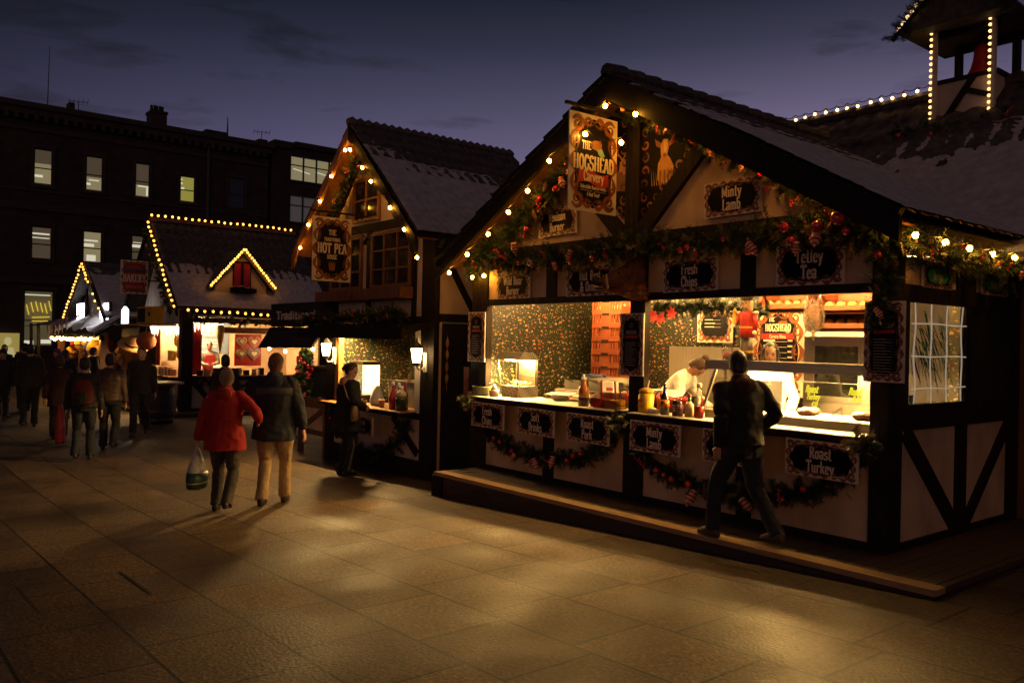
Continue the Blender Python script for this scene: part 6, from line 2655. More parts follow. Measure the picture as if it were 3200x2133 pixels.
jar('salt_shaker', 'white shaker behind the orange-brown bottle', (-3.42, .06, Z), [('shaker_body', [(.045, 0), (.042, .12), (.025, .15), (.004, .16)], WHITEP)], None, 'shaker')
REDS = mat('red_relish', (.40, .008, .02), (.28, .005, .012), .25, 9, coat=.5)
YELS = mat('yellow_relish', (.70, .36, .03), (.58, .28, .02), .3, 9, coat=.4)
for lb, x, mt, sc in (('clear square tub of red relish with a red spatula', -3.27, REDS, .11), ('clear square tub of yellow relish with red spatulas, next to the post', -3.06, YELS, .10)):
    t = thing('relish_tub', lb, 'tub', (x, -.02, Z), 0)
    m = MB()
    m.box(-.085, .085, -.08, .08, .006, sc)
    m.build('relish', mt, t, False)
    m = MB()
    for a in ((-.095, -.09, -.09, .09), (.09, .095, -.09, .09), (-.09, .09, -.09, -.085), (-.09, .09, .085, .09)):
        m.box(*a, .0, .175)
    m.build('clear_sides', GLASSY, t, False)
    m = MB()
    m.beam((.02, .0, .05), (-.02, .02, .29), .02, .012)
    m.ball((-.022, .02, .29), (.016, .010, .02), 7, 5)
    m.build('spatula', RED, t, False)


def basket(label, x, y_, w_):
    t = thing('lined_basket', label, 'basket', (x, y_, Z))
    m = MB()
    m.loft([((0, 0, z), rx, ry) for z, rx, ry in ((0, w_ * .42, .12), (.10, w_ * .48, .15))], 16)
    m.build('basket_body', mat('wicker', (.10, .05, .02), (.05, .025, .01), .7, 40, bump=.6) if 'wicker' not in bpy.data.materials else bpy.data.materials['wicker'], t, False)
    m = MB()
    m.sm = True
    rr = []
    for z, k in ((.06, 1.02), (.11, 1.08), (.15, 1.06), (.155, .96), (.12, .9)):
        rr.append([V((w_ * .48 * k * math.cos(q * PI / 14), .15 * k * math.sin(q * PI / 14), z + .012 * math.sin(q * 1.7))) for q in range(28)])
    m.rings(rr)
    m.build('red_liner', mat('liner_red', (.42, .012, .03), (.32, .008, .02), .75, 7) if 'liner_red' not in bpy.data.materials else bpy.data.materials['liner_red'], t, False)
    for sd in (-1, 1):
        m = MB()
        m.tube([(sd * w_ * .3 + .07 * math.cos(q * PI / 8), -.12, .12 + .10 * math.sin(q * PI / 8)) for q in range(9)], .009, 6)
        m.build('rope_handle', CONE, t, False)


basket('red-lined basket with rope handles behind the middle post', -2.98, .34, .55)
basket('red-lined basket with rope handles behind the sauce bottles', -2.45, .36, .62)


def fryer():
    t = thing('deep_fryer', 'steel fryer range with blue-topped baskets at the back of the left bay', 'fryer', (-4.25, .85, .02))
    m = MB()
    m.box(-4.75, -3.75, .62, 1.15, .02, 1.08)
    m.build('body', STEELW, t)
    m = MB()
    m.box(-4.75, -3.75, 1.10, 1.15, 1.08, 1.24)
    m.build('splashback', STEELW, t)
    m = MB()
    m.box(-4.7, -4.3, 1.04, 1.09, 1.24, 1.27)
    m.build('blue_rim', mat('blue_enamel', (.03, .06, .30), None, .4, 6), t)
    for x in (-4.5, -4.05):
        m = MB()
        for q in range(7):
            m.box(x - .14 + q * .045, x - .135 + q * .045, .70, 1.02, 1.08, 1.19)
        m.box(x - .15, x + .15, .69, .70, 1.08, 1.2)
        m.tube([(x, .69, 1.18), (x, .5, 1.24)], .010, 6)
        m.build('fry_basket', DARKSTEEL, t)


fryer()
t = thing('label_box', 'small white box with red print on the fryer range', 'box', (-3.85, .72, 1.08))
m = MB()
m.box(-.09, .09, -.05, .05, 0, .13)
m.build('carton', WHITEP, t, False)
m = MB()
m.box(-.02, .091, -.052, -.0505, .02, .06)
m.build('red_print', RED, t, False)
for lb, x, y_, rz in (('shallow foil tray on the griddle, left one', -4.3, .30, .2), ('shallow foil tray on the griddle, right one', -3.88, .34, -.3)):
    t = thing('foil_tray', lb, 'tray', (x, y_, Z), rz)
    m = MB()
    m.loft([((0, 0, .0), .09, .07), ((0, 0, .07), .15, .10), ((0, 0, .075), .17, .115), ((0, 0, .07), .14, .095), ((0, 0, .02), .09, .06)], 12)
    m.build('tray', FOIL, t, False)
    m = MB()
    m.obox((0, 0, .085), (.17, .02, .0), (-.01, .10, .01), (0, 0, .004))
    m.build('paper_sheet', WHITEP, t, False)
t = thing('griddle', 'dark griddle plate set into the left counter', 'griddle', (-4.1, .3, Z))
m = MB()
m.box(-.6, .5, .10, .24, 0, .012)
m.build('plate', DARKSTEEL, t, False)
m = MB()
m.sm = True
for k in range(6):
    m.ball((-.5 + k * .09, .16 + .03 * (k % 2), .018), (.04, .03, .012), 8, 5)
m.build('rashers', mat('bacon', (.42, .12, .07), (.3, .07, .04), .4, 14), t, False)
t = thing('serving_tub', 'white tub behind the right hatch basket', 'tub', (-2.98, .72, Z))
m = MB()
m.loft([((0, 0, 0), .16, .12), ((0, 0, .18), .20, .15), ((0, 0, .2), .21, .155)], 14)
m.build('tub_body', WHITEP, t, False)

# crates, stacked on a bench
CRATE = mat('terracotta_plastic', (.30, .075, .028), (.23, .055, .02), .5, 6, bump=.05)


def crate_proto():
    t = thing('bread_crate', 'terracotta plastic bread crate', 'crate', (0, 0, 0))
    w_, d, h = .56, .40, .182
    m = MB()
    m.box(0, w_, 0, d, 0, .012)
    m.box(0, .012, .012, d, .012, h)
    m.box(0, w_, d - .012, d, .012, h)
    # slotted front and right side
    m.box(0, w_, 0, .014, .012, .045)
    m.box(0, w_, -.006, .02, h - .03, h)
    for x0, x1 in ((0, .03), (.055, .085), (.11, .14), (.165, .40 - .03), (.395, .42), (.445, .47), (.495, .515), (.54, w_)):
        m.box(x0, x1, 0, .014, .045, h - .03)
    m.box(w_ - .012, w_, .014, d - .012, .012, .09)
    m.box(w_ - .014, w_ + .006, .02, d - .012, h - .03, h)
    for k in range(5):
        y_ = .014 + k * .085
        m.box(w_ - .012, w_, y_, y_ + .035, .09, h - .03)
    m.build('crate_body', CRATE, t, False)
    m = MB()
    m.box(.20, .335, -.0075, -.0062, h - .04, h - .008)
    m.build('grip_slot', BLACK, t, False)
    return t


cp = crate_proto()
ordn = ['lowest', 'second lowest', 'third from bottom', 'middle', 'third from top', 'second highest', 'topmost']
for k in range(7):
    c = cp if k == 0 else copy_tree(cp)
    c.location = (-5.11 + RND.uniform(-.006, .006), 1.62 + RND.uniform(-.006, .006), 1.005 + k * .184)
    c['label'] = 'terracotta slotted bread crate, ' + ordn[k] + ' of the seven stacked'
    c['group'] = 'stacked terracotta bread crates'
t = thing('steel_bench', 'low steel bench carrying the crate stack', 'bench', (-4.85, 1.85, .02))
m = MB()
m.box(-5.3, -4.4, 1.5, 2.15, .96, 1.0)
m.build('bench_top', STEELW, t)
for x in (-5.26, -4.46):
    for y_ in (1.54, 2.08):
        m = MB()
        m.box(x, x + .04, y_, y_ + .04, .02, .96)
        m.build('leg', STEELW, t)
BREADW = mat('white_bread', (.72, .60, .42), (.6, .46, .28), .8, 9, bump=.2)
for k, nm in ((6, 'topmost'), (5, 'second highest'), (4, 'third from top')):
    m = MB()
    m.sm = True
    for q in range(5):
        m.ball((-5.03 + q * .105, 1.72, 1.06 + k * .184), (.056, .07, .055), 10, 7)
    tag(m.build('bread_rolls', BREADW), 'row of pale bread rolls inside the ' + nm + ' crate', 'bread')

# right counter condiments
YJ = mat('mustard_yellow', (.80, .50, .015), (.72, .42, .01), .35, 6, bump=0, coat=.3)
ORJ = mat('orange_label', (.72, .22, .02), (.6, .16, .015), .4, 8, bump=0)
t = jar('mustard_jar', 'big yellow mustard jar with cloth-covered lid and spoon', (-2.60, -.02, Z), [('jar_body', [(.080, 0), (.086, .02), (.086, .18), (.072, .205)], YJ), ('lid', [(.078, .205), (.082, .23), (.06, .25), (.02, .262)], mat('mustard_cloth', (.62, .32, .02), (.45, .2, .01), .8, 25, bump=.6))], None, 'jar')
m = MB()
m.tube([(.0, 0, .2), (.03, .01, .34)], .007, 5)
m.build('spoon', WHITEP, t, False)
m = MB()
write(m, 'Mustard', (0, -.0875, .06), (1, 0, 0), (0, 0, 1), .03, .11)
m.poly([(-.04 + .04 * 0, -.0872, .11), (.03, -.0872, .11), (.03, -.0872, .145), (-.04, -.0872, .145)])
m.build('lettering', ORJ, t, False)
jar('squeeze_bottle', 'orange squeeze bottle with red cap behind the mustard jar', (-2.48, .08, Z), [('bottle_body', [(.045, 0), (.045, .14), (.02, .17)], ORJ), ('cap', [(.02, .17), (.012, .22), (.004, .24)], RED)], None, 'bottle')
t = thing('scoop', 'white plastic scoop lying beside the mustard jar', 'scoop', (-2.47, -.06, Z), .5)
m = MB()
m.sm = True
m.ball((0, 0, .03), (.06, .035, .03), 10, 6)
m.tube([(.05, 0, .03), (.12, .02, .05)], .012, 6)
m.build('scoop_body', WHITEP, t, False)
t = jar('sauce_bottle', 'dark brown bottle with orange label on the right counter', (-2.34, -.03, Z), [('bottle_body', [(.047, 0), (.049, .17), (.022, .225), (.018, .28), (.020, .31), (.015, .315)], mat('dark_bottle', (.02, .012, .008), None, .12, 6, bump=0, coat=.6)), ('bottle_label', [(.0505, .075), (.0505, .155)], ORJ)], None, 'bottle')
m = MB()
m.ball((.012, -.0505, .125), (.02, .003, .016), 8, 5)
m.beam((.012, -.051, .12), (-.01, -.051, .085), .012, .002)
m.build('label_figure', BLACK, t, False)
t = jar('relish_jar', 'dark relish jar with purple label and glass lid on the right counter', (-2.17, -.03, Z), [('jar_body', [(.055, 0), (.058, .14), (.05, .155)], DKB), ('lid', [(.052, .155), (.05, .18), (.01, .19)], GLASSY), ('jar_label', [(.0592, .03), (.0592, .12)], mat('purple_label', (.10, .015, .05), None, .5, 8, bump=0))], None, 'jar')
m = MB()
for k in range(3):
    m.obox((-.002 + .004 * k, -.060, .105 - k * .025), (.022 - .004 * k, 0, 0), (0, .001, 0), (0, 0, .007))
m.build('label_marks', LETTER, t, False)
jar('cutlery_pot', 'tall dark cutlery pot behind the relish jar', (-2.06, .12, Z), [('pot_body', [(.05, 0), (.055, .2), (.05, .2), (.045, .02)], DARKSTEEL)], None, 'pot')
jar('hot_sauce_bottle', 'pale hot sauce bottle with green neck on the right counter', (-2.02, -.03, Z), [('bottle_body', [(.045, 0), (.047, .12), (.02, .155)], mat('pale_sauce', (.78, .58, .26), (.7, .48, .2), .2, 6, bump=0, coat=.5)), ('bottle_neck', [(.018, .155), (.016, .20)], mat('green_foil', (.03, .18, .04), None, .35, 6)), ('cap', [(.018, .20), (.018, .225), (.004, .23)], RED)], None, 'bottle')
t = jar('ketchup_bottle', 'clear ketchup bottle a third full with white cap on the right counter', (-1.90, -.03, Z), [('bottle_body', [(.050, 0), (.052, .15), (.026, .25), (.022, .30)], GLASSY), ('ketchup', [(.046, .004), (.048, .115), (.004, .12)], REDS), ('cap', [(.026, .30), (.026, .34), (.012, .35)], WHITEP)], None, 'bottle')


# glass counter case
def case():
    t = thing('display_case', 'steel and glass carvery counter case with yellow handwriting on its front', 'display case', (-1.25, .6, .957))
    X0, X1 = -1.98, -.20
    m = MB()
    m.box(X0, X1, .16, .86, .957, 1.03)
    m.build('base', STEEL, t)
    m = MB()
    m.box(X0 + .03, X1 - .03, .20, .80, 1.03, 1.036)
    m.build('well', WHITEP, t)
    m = MB()
    m.box(-2.20, -.30, .44, .80, 1.465, 1.53)
    m.box(-2.20, -.30, .442, .450, 1.432, 1.465)
    m.build('hood', STEEL, t)
    m = MB()
    for x in (-2.16, -.36):
        m.box(x - .015, x + .015, .74, .77, 1.03, 1.465)
    m.beam((-2.13, .30, .96), (-2.06, .46, 1.465), .03, .02)
    m.beam((X1 + .02, .20, 1.03), (X1 - .08, .46, 1.465), .02, .02)
    m.build('uprights', STEEL, t)
    m = MB()
    m.box(X0 + .02, X1 - .01, .215, .222, 1.036, 1.36)
    g = m.build('front_glass', CASEGLASS, t)
    m = MB()
    m.box(X0 + .02, X1 - .01, .212, .225, 1.36, 1.366)
    m.build('glass_edge', mat('glass_edge', (.60, .62, .45), None, .2, 5, bump=0), t)
    m = MB()
    m.box(-1.9, -.5, .55, .68, 1.4605, 1.4645)
    m.build('heat_lamp', glow('case_lamp', (1.0, .57, .17), 600), t)
    pen = glow('yellow_pen_glow', (.80, .72, .02), 1.0)  # pen lines emit light so the writing looks bright
    for x, ls in ((-1.38, ['Minty', 'Lamb', '4.50']), (-.82, ['Roast', 'Turkey', '4.50']), (-.40, ['Roast', 'Pork'])):
        m = MB()
        z = 1.30
        for k, s_ in enumerate(ls):
            write(m, s_, (x + .015 * k, .208, z - .03), (1, .0, 0), (0, 0, 1), (.062 - .010 * k), .20 - .02 * k, thick=.17, thin=.13, slant=.25)
            z -= .062
        if len(ls) == 3 and x < -1:
            for zz in (1.325, 1.10):
                for a in range(3):
                    d = V((math.cos(a * PI / 3), 0, math.sin(a * PI / 3))) * .014
                    m.beam(V((x + .12, .208, zz)) - d, V((x + .12, .208, zz)) + d, .005, .001)
        m.build('pen_writing', pen, t)


case()
TRAYM = mat('roast_meat', (.26, .09, .035), (.14, .045, .018), .45, 14, bump=.5)
for k, (lb, x, w_) in enumerate((('joint of roast turkey in the carvery case, left', -1.55, .10), ('sliced roast meat in the middle of the carvery case', -1.0, .11), ('joint of roast pork in the carvery case, right', -.45, .10))):
    t = thing('roast_joint', lb, 'meat', (x, .45, 1.036))
    m = MB()
    m.ball((0, 0, .035), (w_, .10, .045), 14, 9)
    m.ball((w_ * .5, .02, .04), (w_ * .5, .08, .040), 12, 8)
    o = remeshed(m, 'meat', TRAYM, t, .012, 1, .012, k, 16)
for lb, x in (('steel serving tongs on the left of the carvery case', -1.3), ('steel serving tongs on the right of the carvery case', -.68)):
    t = thing('serving_tongs', lb, 'tongs', (x, .32, 1.04))
    m = MB()
    m.beam((-.02, 0, .01), (.07, .03, .10), .014, .004)
    m.beam((.10, 0, .01), (.075, .03, .10), .014, .004)
    m.tube([(.065, .03, .09), (.072, .032, .105), (.08, .03, .09)], .006, 5)
    m.build('arms', STEEL, t, False)
t = thing('blue_dispenser', 'small blue box at the right end of the carvery case', 'box', (-.16, .62, .957))
m = MB()
m.box(-.07, .06, -.05, .05, 0, .32)
m.build('box_body', mat('blue_plastic', (.05, .08, .20), None, .4, 6), t, False)
t = thing('steel_splashback', 'brushed steel splashback behind the bending staff member', 'splashback', (-3.35, 1.95, .02))
m = MB()
m.box(-.62, .62, 0, .02, .9, 1.64)
m.build('sheet', mat('splash_steel', (.46, .40, .33), (.38, .33, .27), .42, 2, metal=1, bump=0, stretch=(20, 1, 1)), t, False)
m = MB()
m.box(-.62, .62, -.5, 0, 0, .9)
m.build('worktop_unit', STEELW, t, False)


def oven():
    t = thing('oven', 'tall steel oven with a window behind the carvery case', 'oven', (-1.4, 1.9, .02))
    x0, x1, y0 = -1.78, -.98, 1.60
    m = MB()
    m.box(x0, x1, y0 + .03, 2.18, .02, 1.88)
    m.build('cabinet', STEELW, t)
    m = MB()
    m.box(x0 + .02, x1 - .02, y0, y0 + .03, 1.10, 1.84)
    d = m.build('door', STEEL, t)
    m = MB()
    m.box(x0 + .15, x1 - .15, y0 - .004, y0 - .001, 1.16, 1.70)
    m.build('door_window', mat('oven_glass', (.012, .012, .010), None, .06, 3, bump=0), d)
    m = MB()
    for a in ((x0 + .13, x1 - .13, 1.70, 1.715), (x0 + .13, x1 - .13, 1.145, 1.16)):
        m.box(a[0], a[1], y0 - .008, y0 - .001, a[2], a[3])
    for x in (x0 + .135, x1 - .15):
        m.box(x, x + .015, y0 - .008, y0 - .001, 1.16, 1.70)
    m.build('window_trim', STEEL, d)
    m = MB()
    m.prism([(x0 + .05, y0, 1.86), (x0 + .05, y0 - .06, 1.80), (x0 + .05, y0, 1.79)], (x1 - x0 - .1, 0, 0))
    m.build('handle', STEEL, d)


oven()
BUN = mat('bread_bun', (.50, .29, .13), (.36, .18, .07), .55, 7, bump=.1)
FILM = clear('bun_wrap', (.95, .92, .86), .12, .16, .6)


def bun_tray(label, x0, x1, z0, z1, nb, side, first):
    t = thing('bun_tray', label, 'tray', ((x0 + x1) / 2, 1.75, z0))
    m = MB()
    m.box(x0, x1, 1.58, 2.0, z0, z0 + .014)
    m.box(x0, x1, 1.575, 1.59, z0, z0 + .05)
    m.box(x0, x1, 1.98, 2.0, z0, z1)
    for x in (x0, x1 - .03):
        m.prism([(x, 1.58, z0), (x, 2.0, z0), (x, 2.0, z1), (x, 1.64, z1), (x, 1.58, z0 + .06)], (.03, 0, 0))
    m.box(x0, x1, 1.62, 1.66, z1 - .02, z1)
    m.build('tray_body', CRATE, t)
    m = MB()
    m.sm = True
    n = 26
    b = m.add([(x0 + .04 + (x1 - x0 - .08) * i / n, 1.60 + .03 * j, z0 + .03 + .028 * j + .012 * noise.noise(V((i * .6, j * .9, z0)))) for j in range(4) for i in range(n + 1)])
    for j in range(3):
        for i in range(n):
            a = b + j * (n + 1) + i
            m.face((a, a + 1, a + n + 2, a + n + 1))
    m.build('wrap', FILM, t)
    for k in range(nb):
        q = thing('bread_bun', 'golden bread bun in the ' + side, 'bun', (x0 + .09 + (x1 - x0 - .18) * k / (nb - 1), 1.72, z0 + .015), 0, 'golden bread buns in the ' + side)
        m = MB()
        m.sm = True
        r = (x1 - x0 - .12) / nb * .53
        m.lathe([(r * .75, 0), (r, .018), (r * .98, .045), (r * .75, .075), (r * .35, .09), (.004, .093)], (0, 0, 0), 12)
        m.build('crust', BUN, q, False)


bun_tray('terracotta bun tray at the top, left of the hanging plastic bag', -2.36, -1.72, 2.11, 2.28, 5, 'tray left of the hanging bag', True)
bun_tray('lower terracotta bun tray directly on the oven', -1.62, -.92, 1.89, 2.06, 5, 'lower tray on the oven', False)
bun_tray('upper terracotta bun tray above the oven', -1.62, -.92, 2.08, 2.27, 5, 'upper tray above the oven', False)
t = thing('tray_shelf', 'dark bracket shelf under the upper left bun tray', 'shelf', (-2.05, 1.9, 2.06))
m = MB()
m.box(-2.42, -1.68, 1.6, 2.19, 2.07, 2.105)
m.build('plank', TIMBER, t)


def plastic_bag():
    t = thing('hanging_bag', 'cloudy plastic bag with an orange lump hanging in front of the bun trays', 'bag', (-1.02, .55, 1.74))
    m = MB()
    secs = []
    for z, r in ((2.22, .05), (2.14, .075), (2.02, .10), (1.94, .105), (1.87, .09), (1.83, .045), (1.82, .018), (1.78, .02), (1.74, .008)):
        secs.append([V((-1.02, .55, z)) + V((math.cos(k * PI / 9) * r, math.sin(k * PI / 9) * r * .7, 0)) * (1 + .12 * math.sin(k * 2.3 + z * 40)) for k in range(18)])
    m.sm = True
    m.rings(secs)
    mm, tt, b = nt('cloudy_plastic')
    b.inputs['Base Color'].default_value = (.40, .30, .22, 1)
    b.inputs['Alpha'].default_value = .55
    b.inputs['Roughness'].default_value = .3
    ns = nn(tt, 'ShaderNodeTexNoise')
    ns.inputs['Scale'].default_value = 20
    tt.links.new(ramp(tt, [(.3, (.38, .38, .38)), (.7, (.68, .68, .68))], ns.outputs[0]), b.inputs['Alpha'])
    m.build('film', mm, t)
    m = MB()
    m.ball((-1.02, .55, 2.02), (.055, .05, .07), 10, 8)
    m.build('contents', ORJ, t)


plastic_bag()


def wall_menu(label, c, w_, h, full):
    ex, up, n = V((1, 0, 0)), V((0, 0, 1)), V((0, -1, 0))
    t = sign('menu_board', label, c, w_, h, [], seed=33 + full, pw=.76, ph=.86, cat='menu board', k=3.4)
    f = V(c) + n * .0145
    m = MB()
    if full:
        write(m, 'THE', f + up * h * .345 - ex * w_ * .13, ex, up, h * .05, w_ * .13)
        write(m, 'HOGSHEAD', f + up * h * .235, ex, up, h * .082, w_ * .58, thick=.17)
        rows, z0 = 9, .13
    else:
        rows, z0 = 3, .20
    for r in range(rows):
        z = h * (z0 - r * (.062 if full else .11))
        l = w_ * RND.uniform(.20, .30)
        m.obox(f + up * z - ex * (w_ * .28 - l / 2), ex * (l / 2), up * (h * .011), n * .0004)
        m.obox(f + up * (z - h * .012) + ex * (w_ * .06), ex * (w_ * .12), up * (h * .0022), n * .0004)
        if full:
            m.obox(f + up * z + ex * (w_ * .24), ex * (w_ * .045), up * (h * .009), n * .0004)
    m.build('lettering', LETTER, t)
    if full:
        m = MB()
        m.prism([f - n * .001 + ex * a + up * b_ for a, b_ in ((-w_ * .33, h * .145), (w_ * .33, h * .15), (w_ * .33, h * .215), (-w_ * .33, h * .21))], n * .0014)
        m.build('ribbon', BANNER, t)
        m = MB()
        write(m, 'Carvery Menu', f + n * .002 + up * h * .158, ex, up, h * .042, w_ * .52)
        m.build('ribbon_lettering', LETTER, t)
        emblem_hog(t, V(c) + up * h * .33 + ex * w_ * .08, ex, w_ * .36)


wall_menu('cream drinks menu board on the back wall under the indoor garland', (-3.40, 2.17, 1.93), .56, .42, 0)
wall_menu('tall cream carvery menu board behind the serving person', (-2.10, 1.62, 1.62), .66, 1.0, 1)


def nutcracker():
    x, y_, z = -1.80, .60, 1.532
    t = thing('nutcracker', 'wooden nutcracker soldier in red coat with grey fur hat standing on the case hood', 'figurine', (x, y_, z))
    k = .66
    WR = mat('nut_white', (.78, .70, .56), None, .4, 8, bump=0)
    GOLD = mat('nut_gold', (.75, .42, .06), (.6, .3, .04), .3, 8, bump=0)
    FUR = mat('grey_fur', (.22, .20, .19), (.06, .055, .05), .9, 45, bump=1.0)

    def P(a, b_, c):
        return V((x + a * k, y_ + b_ * k, z + c * k))

    m = MB()
    m.sm = True
    for s in (-1, 1):
        m.lathe([(.052 * k, 0), (.05 * k, .06 * k), (.046 * k, .11 * k)], P(s * .06, 0, .02), 12)
    m.box(*[v for v in (P(-.13, 0, 0).x, P(.13, 0, 0).x, P(0, -.09, 0).y, P(0, .09, 0).y, z, z + .02 * k)])
    m.build('boots', BLACK, t)
    m = MB()
    for s in (-1, 1):
        m.lathe([(.054 * k, 0), (.054 * k, .03 * k)], P(s * .06, 0, .12), 12)
    m.lathe([(.12 * k, 0), (.12 * k, .028 * k)], P(0, 0, .50), 14)
    m.lathe([(.045 * k, 0), (.035 * k, .06 * k), (.028 * k, .16 * k), (.04 * k, .18 * k), (.006 * k, .24 * k)], P(-.20, -.05, .58), 10)
    m.build('gold_trim', GOLD, t)
    m = MB()
    m.sm = True
    for s in (-1, 1):
        m.lathe([(.046 * k, 0), (.052 * k, .2 * k), (.055 * k, .24 * k)], P(s * .06, 0, .15), 12)
    m.build('trousers', WR, t)
    m = MB()
    m.sm = True
    m.lathe([(.12 * k, 0), (.115 * k, .12 * k), (.105 * k, .22 * k), (.13 * k, .36 * k), (.11 * k, .40 * k)], P(0, 0, .36), 16)
    for s in (-1, 1):
        m.tube([P(s * .13, 0, .72), P(s * .17, -.02, .62), P(s * (.17 if s > 0 else .19), -.04, .47 if s > 0 else .56)], [.045 * k, .04 * k, .036 * k], 8)
    m.build('coat', RED, t)
    m = MB()
    m.sm = True
    for s in (-1, 1):
        m.ball(P(s * (.17 if s > 0 else .20), -.05, .43 if s > 0 else .54), .035 * k, 8, 6)
        m.ball(P(s * .145, 0, .74), (.06 * k, .055 * k, .03 * k), 9, 6)
    m.build('hands_epaulettes', WR, t)
    m = MB()
    m.sm = True
    m.lathe([(.07 * k, 0), (.085 * k, .04 * k), (.085 * k, .16 * k), (.07 * k, .19 * k)], P(0, 0, .76), 14)
    m.build('face', mat('nut_face', (.72, .42, .22), None, .4, 8, bump=0), t)
    m = MB()
    m.ball(P(0, -.085, .745), (.045 * k, .02 * k, .06 * k), 8, 6)
    m.box(P(-.05, 0, 0).x, P(.05, 0, 0).x, P(0, -.09, 0).y, P(0, -.08, 0).y, z + .80 * k, z + .82 * k)
    for s in (-1, 1):
        m.ball(P(s * .035, -.082, .89), (.012 * k, .008 * k, .012 * k), 6, 5)
    m.build('beard_eyes', mat('nut_beard', (.10, .09, .08), None, .9, 30, bump=.5), t)
    m = MB()
    m.lathe([(.09 * k, 0), (.105 * k, .05 * k), (.108 * k, .17 * k), (.09 * k, .22 * k), (.02 * k, .235 * k)], P(0, 0, .93), 14)
    remeshed(m, 'fur_hat', FUR, t, .008, 1, .008, 4, 60)
    o = [c for c in t.children if c.name.startswith('fur_hat')][0]
    for v in o.data.vertices:
        v.co -= t.location


nutcracker()
t = jar('sweet_jar', 'glass jar of purple wrapped sweets beside the nutcracker', (-2.08, .66, 1.532), [('jar_body', [(.06, 0), (.062, .12), (.045, .15)], GLASSY), ('sweets', [(.052, .004), (.054, .075), (.01, .085)], mat('sweet_wrap', (.20, .07, .24), (.40, .10, .12), .4, 60, bump=.5)), ('lid', [(.05, .15), (.05, .175), (.01, .18)], DARKSTEEL)], None, 'jar')


def boar():
    """mounted wild boar head jutting out over the hatches"""
    t = thing('boar_head', 'mounted wild boar head with pale tusks jutting from the middle of the header', 'trophy', (-2.78, -.2, 2.14))
    c0, c1 = V((-2.66, .0, 2.38)), V((-3.10, -.34, 2.325))
    ax = (c1 - c0).normalized()
    side = ax.cross(V((0, 0, 1))).normalized()
    up = side.cross(ax)

    def ring(q, rx, rz, dz=0, n=16):
        c = c0 + (c1 - c0) * q + V((0, 0, dz))
        return [c + side * (rx * math.cos(k * 2 * PI / n)) + up * (rz * math.sin(k * 2 * PI / n)) for k in range(n)]

    m = MB()
    m.rings([ring(0, .20, .25), ring(.12, .205, .245), ring(.28, .18, .21, -.01), ring(.42, .15, .17, -.01), ring(.58, .115, .125, -.005), ring(.75, .082, .085, .0), ring(.92, .068, .066, .012), ring(1.0, .062, .058, .016)])
    m.rings([ring(.40, .09, .05, -.13), ring(.60, .065, .04, -.10), ring(.80, .045, .03, -.075), ring(.93, .025, .018, -.055)])
    for s in (-1, 1):
        o = c0 + (c1 - c0) * .28 + side * (s * .12) + up * .16
        m.rings([[o + side * (s * .05) * math.cos(k * PI / 4) + ax * .035 * math.sin(k * PI / 4) for k in range(8)],
                 [o + up * .09 + side * s * .07 + side * .045 * math.cos(k * PI / 4) + ax * .018 * math.sin(k * PI / 4) for k in range(8)],
                 [o + up * .20 + side * s * .085 + side * .008 * math.cos(k * PI / 4) + ax * .006 * math.sin(k * PI / 4) for k in range(8)]])
    fur = mat('boar_fur', (.26, .075, .018), (.055, .018, .007), .75, 9, bump=.6, stretch=(1, 1, 2.0), detail=9)
    o = remeshed(m, 'head', fur, t, .011, 2, .012, 2, 22)
    for v in o.data.vertices:
        v.co -= t.location
    m = MB()
    m.sm = True
    m.rings([ring(.82, .079, .080, .006), ring(.90, .075, .074, .010), ring(.985, .070, .066, .016), ring(1.02, .068, .062, .018), ring(1.035, .045, .042, .018)])
    m.build('snout', mat('boar_snout', (.03, .018, .014), None, .4, 14, bump=.3), t)
    for s in (-1, 1):
        m = MB()
        m.sm = True
        o = c0 + (c1 - c0) * .72 + side * (s * .085) - up * .075
        m.tube([o, o + side * s * .03 + up * .05, o + side * s * .035 + up * .11, o + side * s * .02 + up * .15], [.016, .014, .010, .003], 7)
        m.build('tusk', mat('ivory', (.78, .62, .36), None, .35, 8, bump=0) if 'ivory' not in bpy.data.materials else bpy.data.materials['ivory'], t)
        m = MB()
        m.sm = True
        o = c0 + (c1 - c0) * .48 + side * (s * .125) + up * .07
        m.ball(o, .014, 7, 6)
        m.build('eye', BLACK, t)
    for s in (-1, 1):
        m = MB()
        m.tube([c0 + (c1 - c0) * q + side * (s * (.060 + .09 * (1 - q))) - up * (.062 + .045 * (1 - q)) for q in (.96, .85, .74, .62, .5)], [.008, .012, .012, .009, .004], 6)
        m.build('mouth', BLACK, t)
    # shaggy ruff
    m = MB()
    r = random.Random(3)
    for k in range(900):
        a = r.random() * 2 * PI
        q = r.random() * .26
        c = c0 + (c1 - c0) * q
        d = side * math.cos(a) + up * math.sin(a)
        p = c + (side * math.cos(a) * .20 + up * math.sin(a) * .24) * (1 - .45 * q)
        tip = p + d * r.uniform(.0, .022) - ax * r.uniform(.03, .08) + V((0, 0, -.03))
        wv = d.cross(ax).normalized() * .005
        m.mi = 0 if r.random() < .5 else 1
        m.poly([p - wv, p + wv, tip])
    m.build('ruff', [fur, mat('boar_fur_dark', (.05, .02, .010), None, .8, 20, bump=0)], t)


boar()
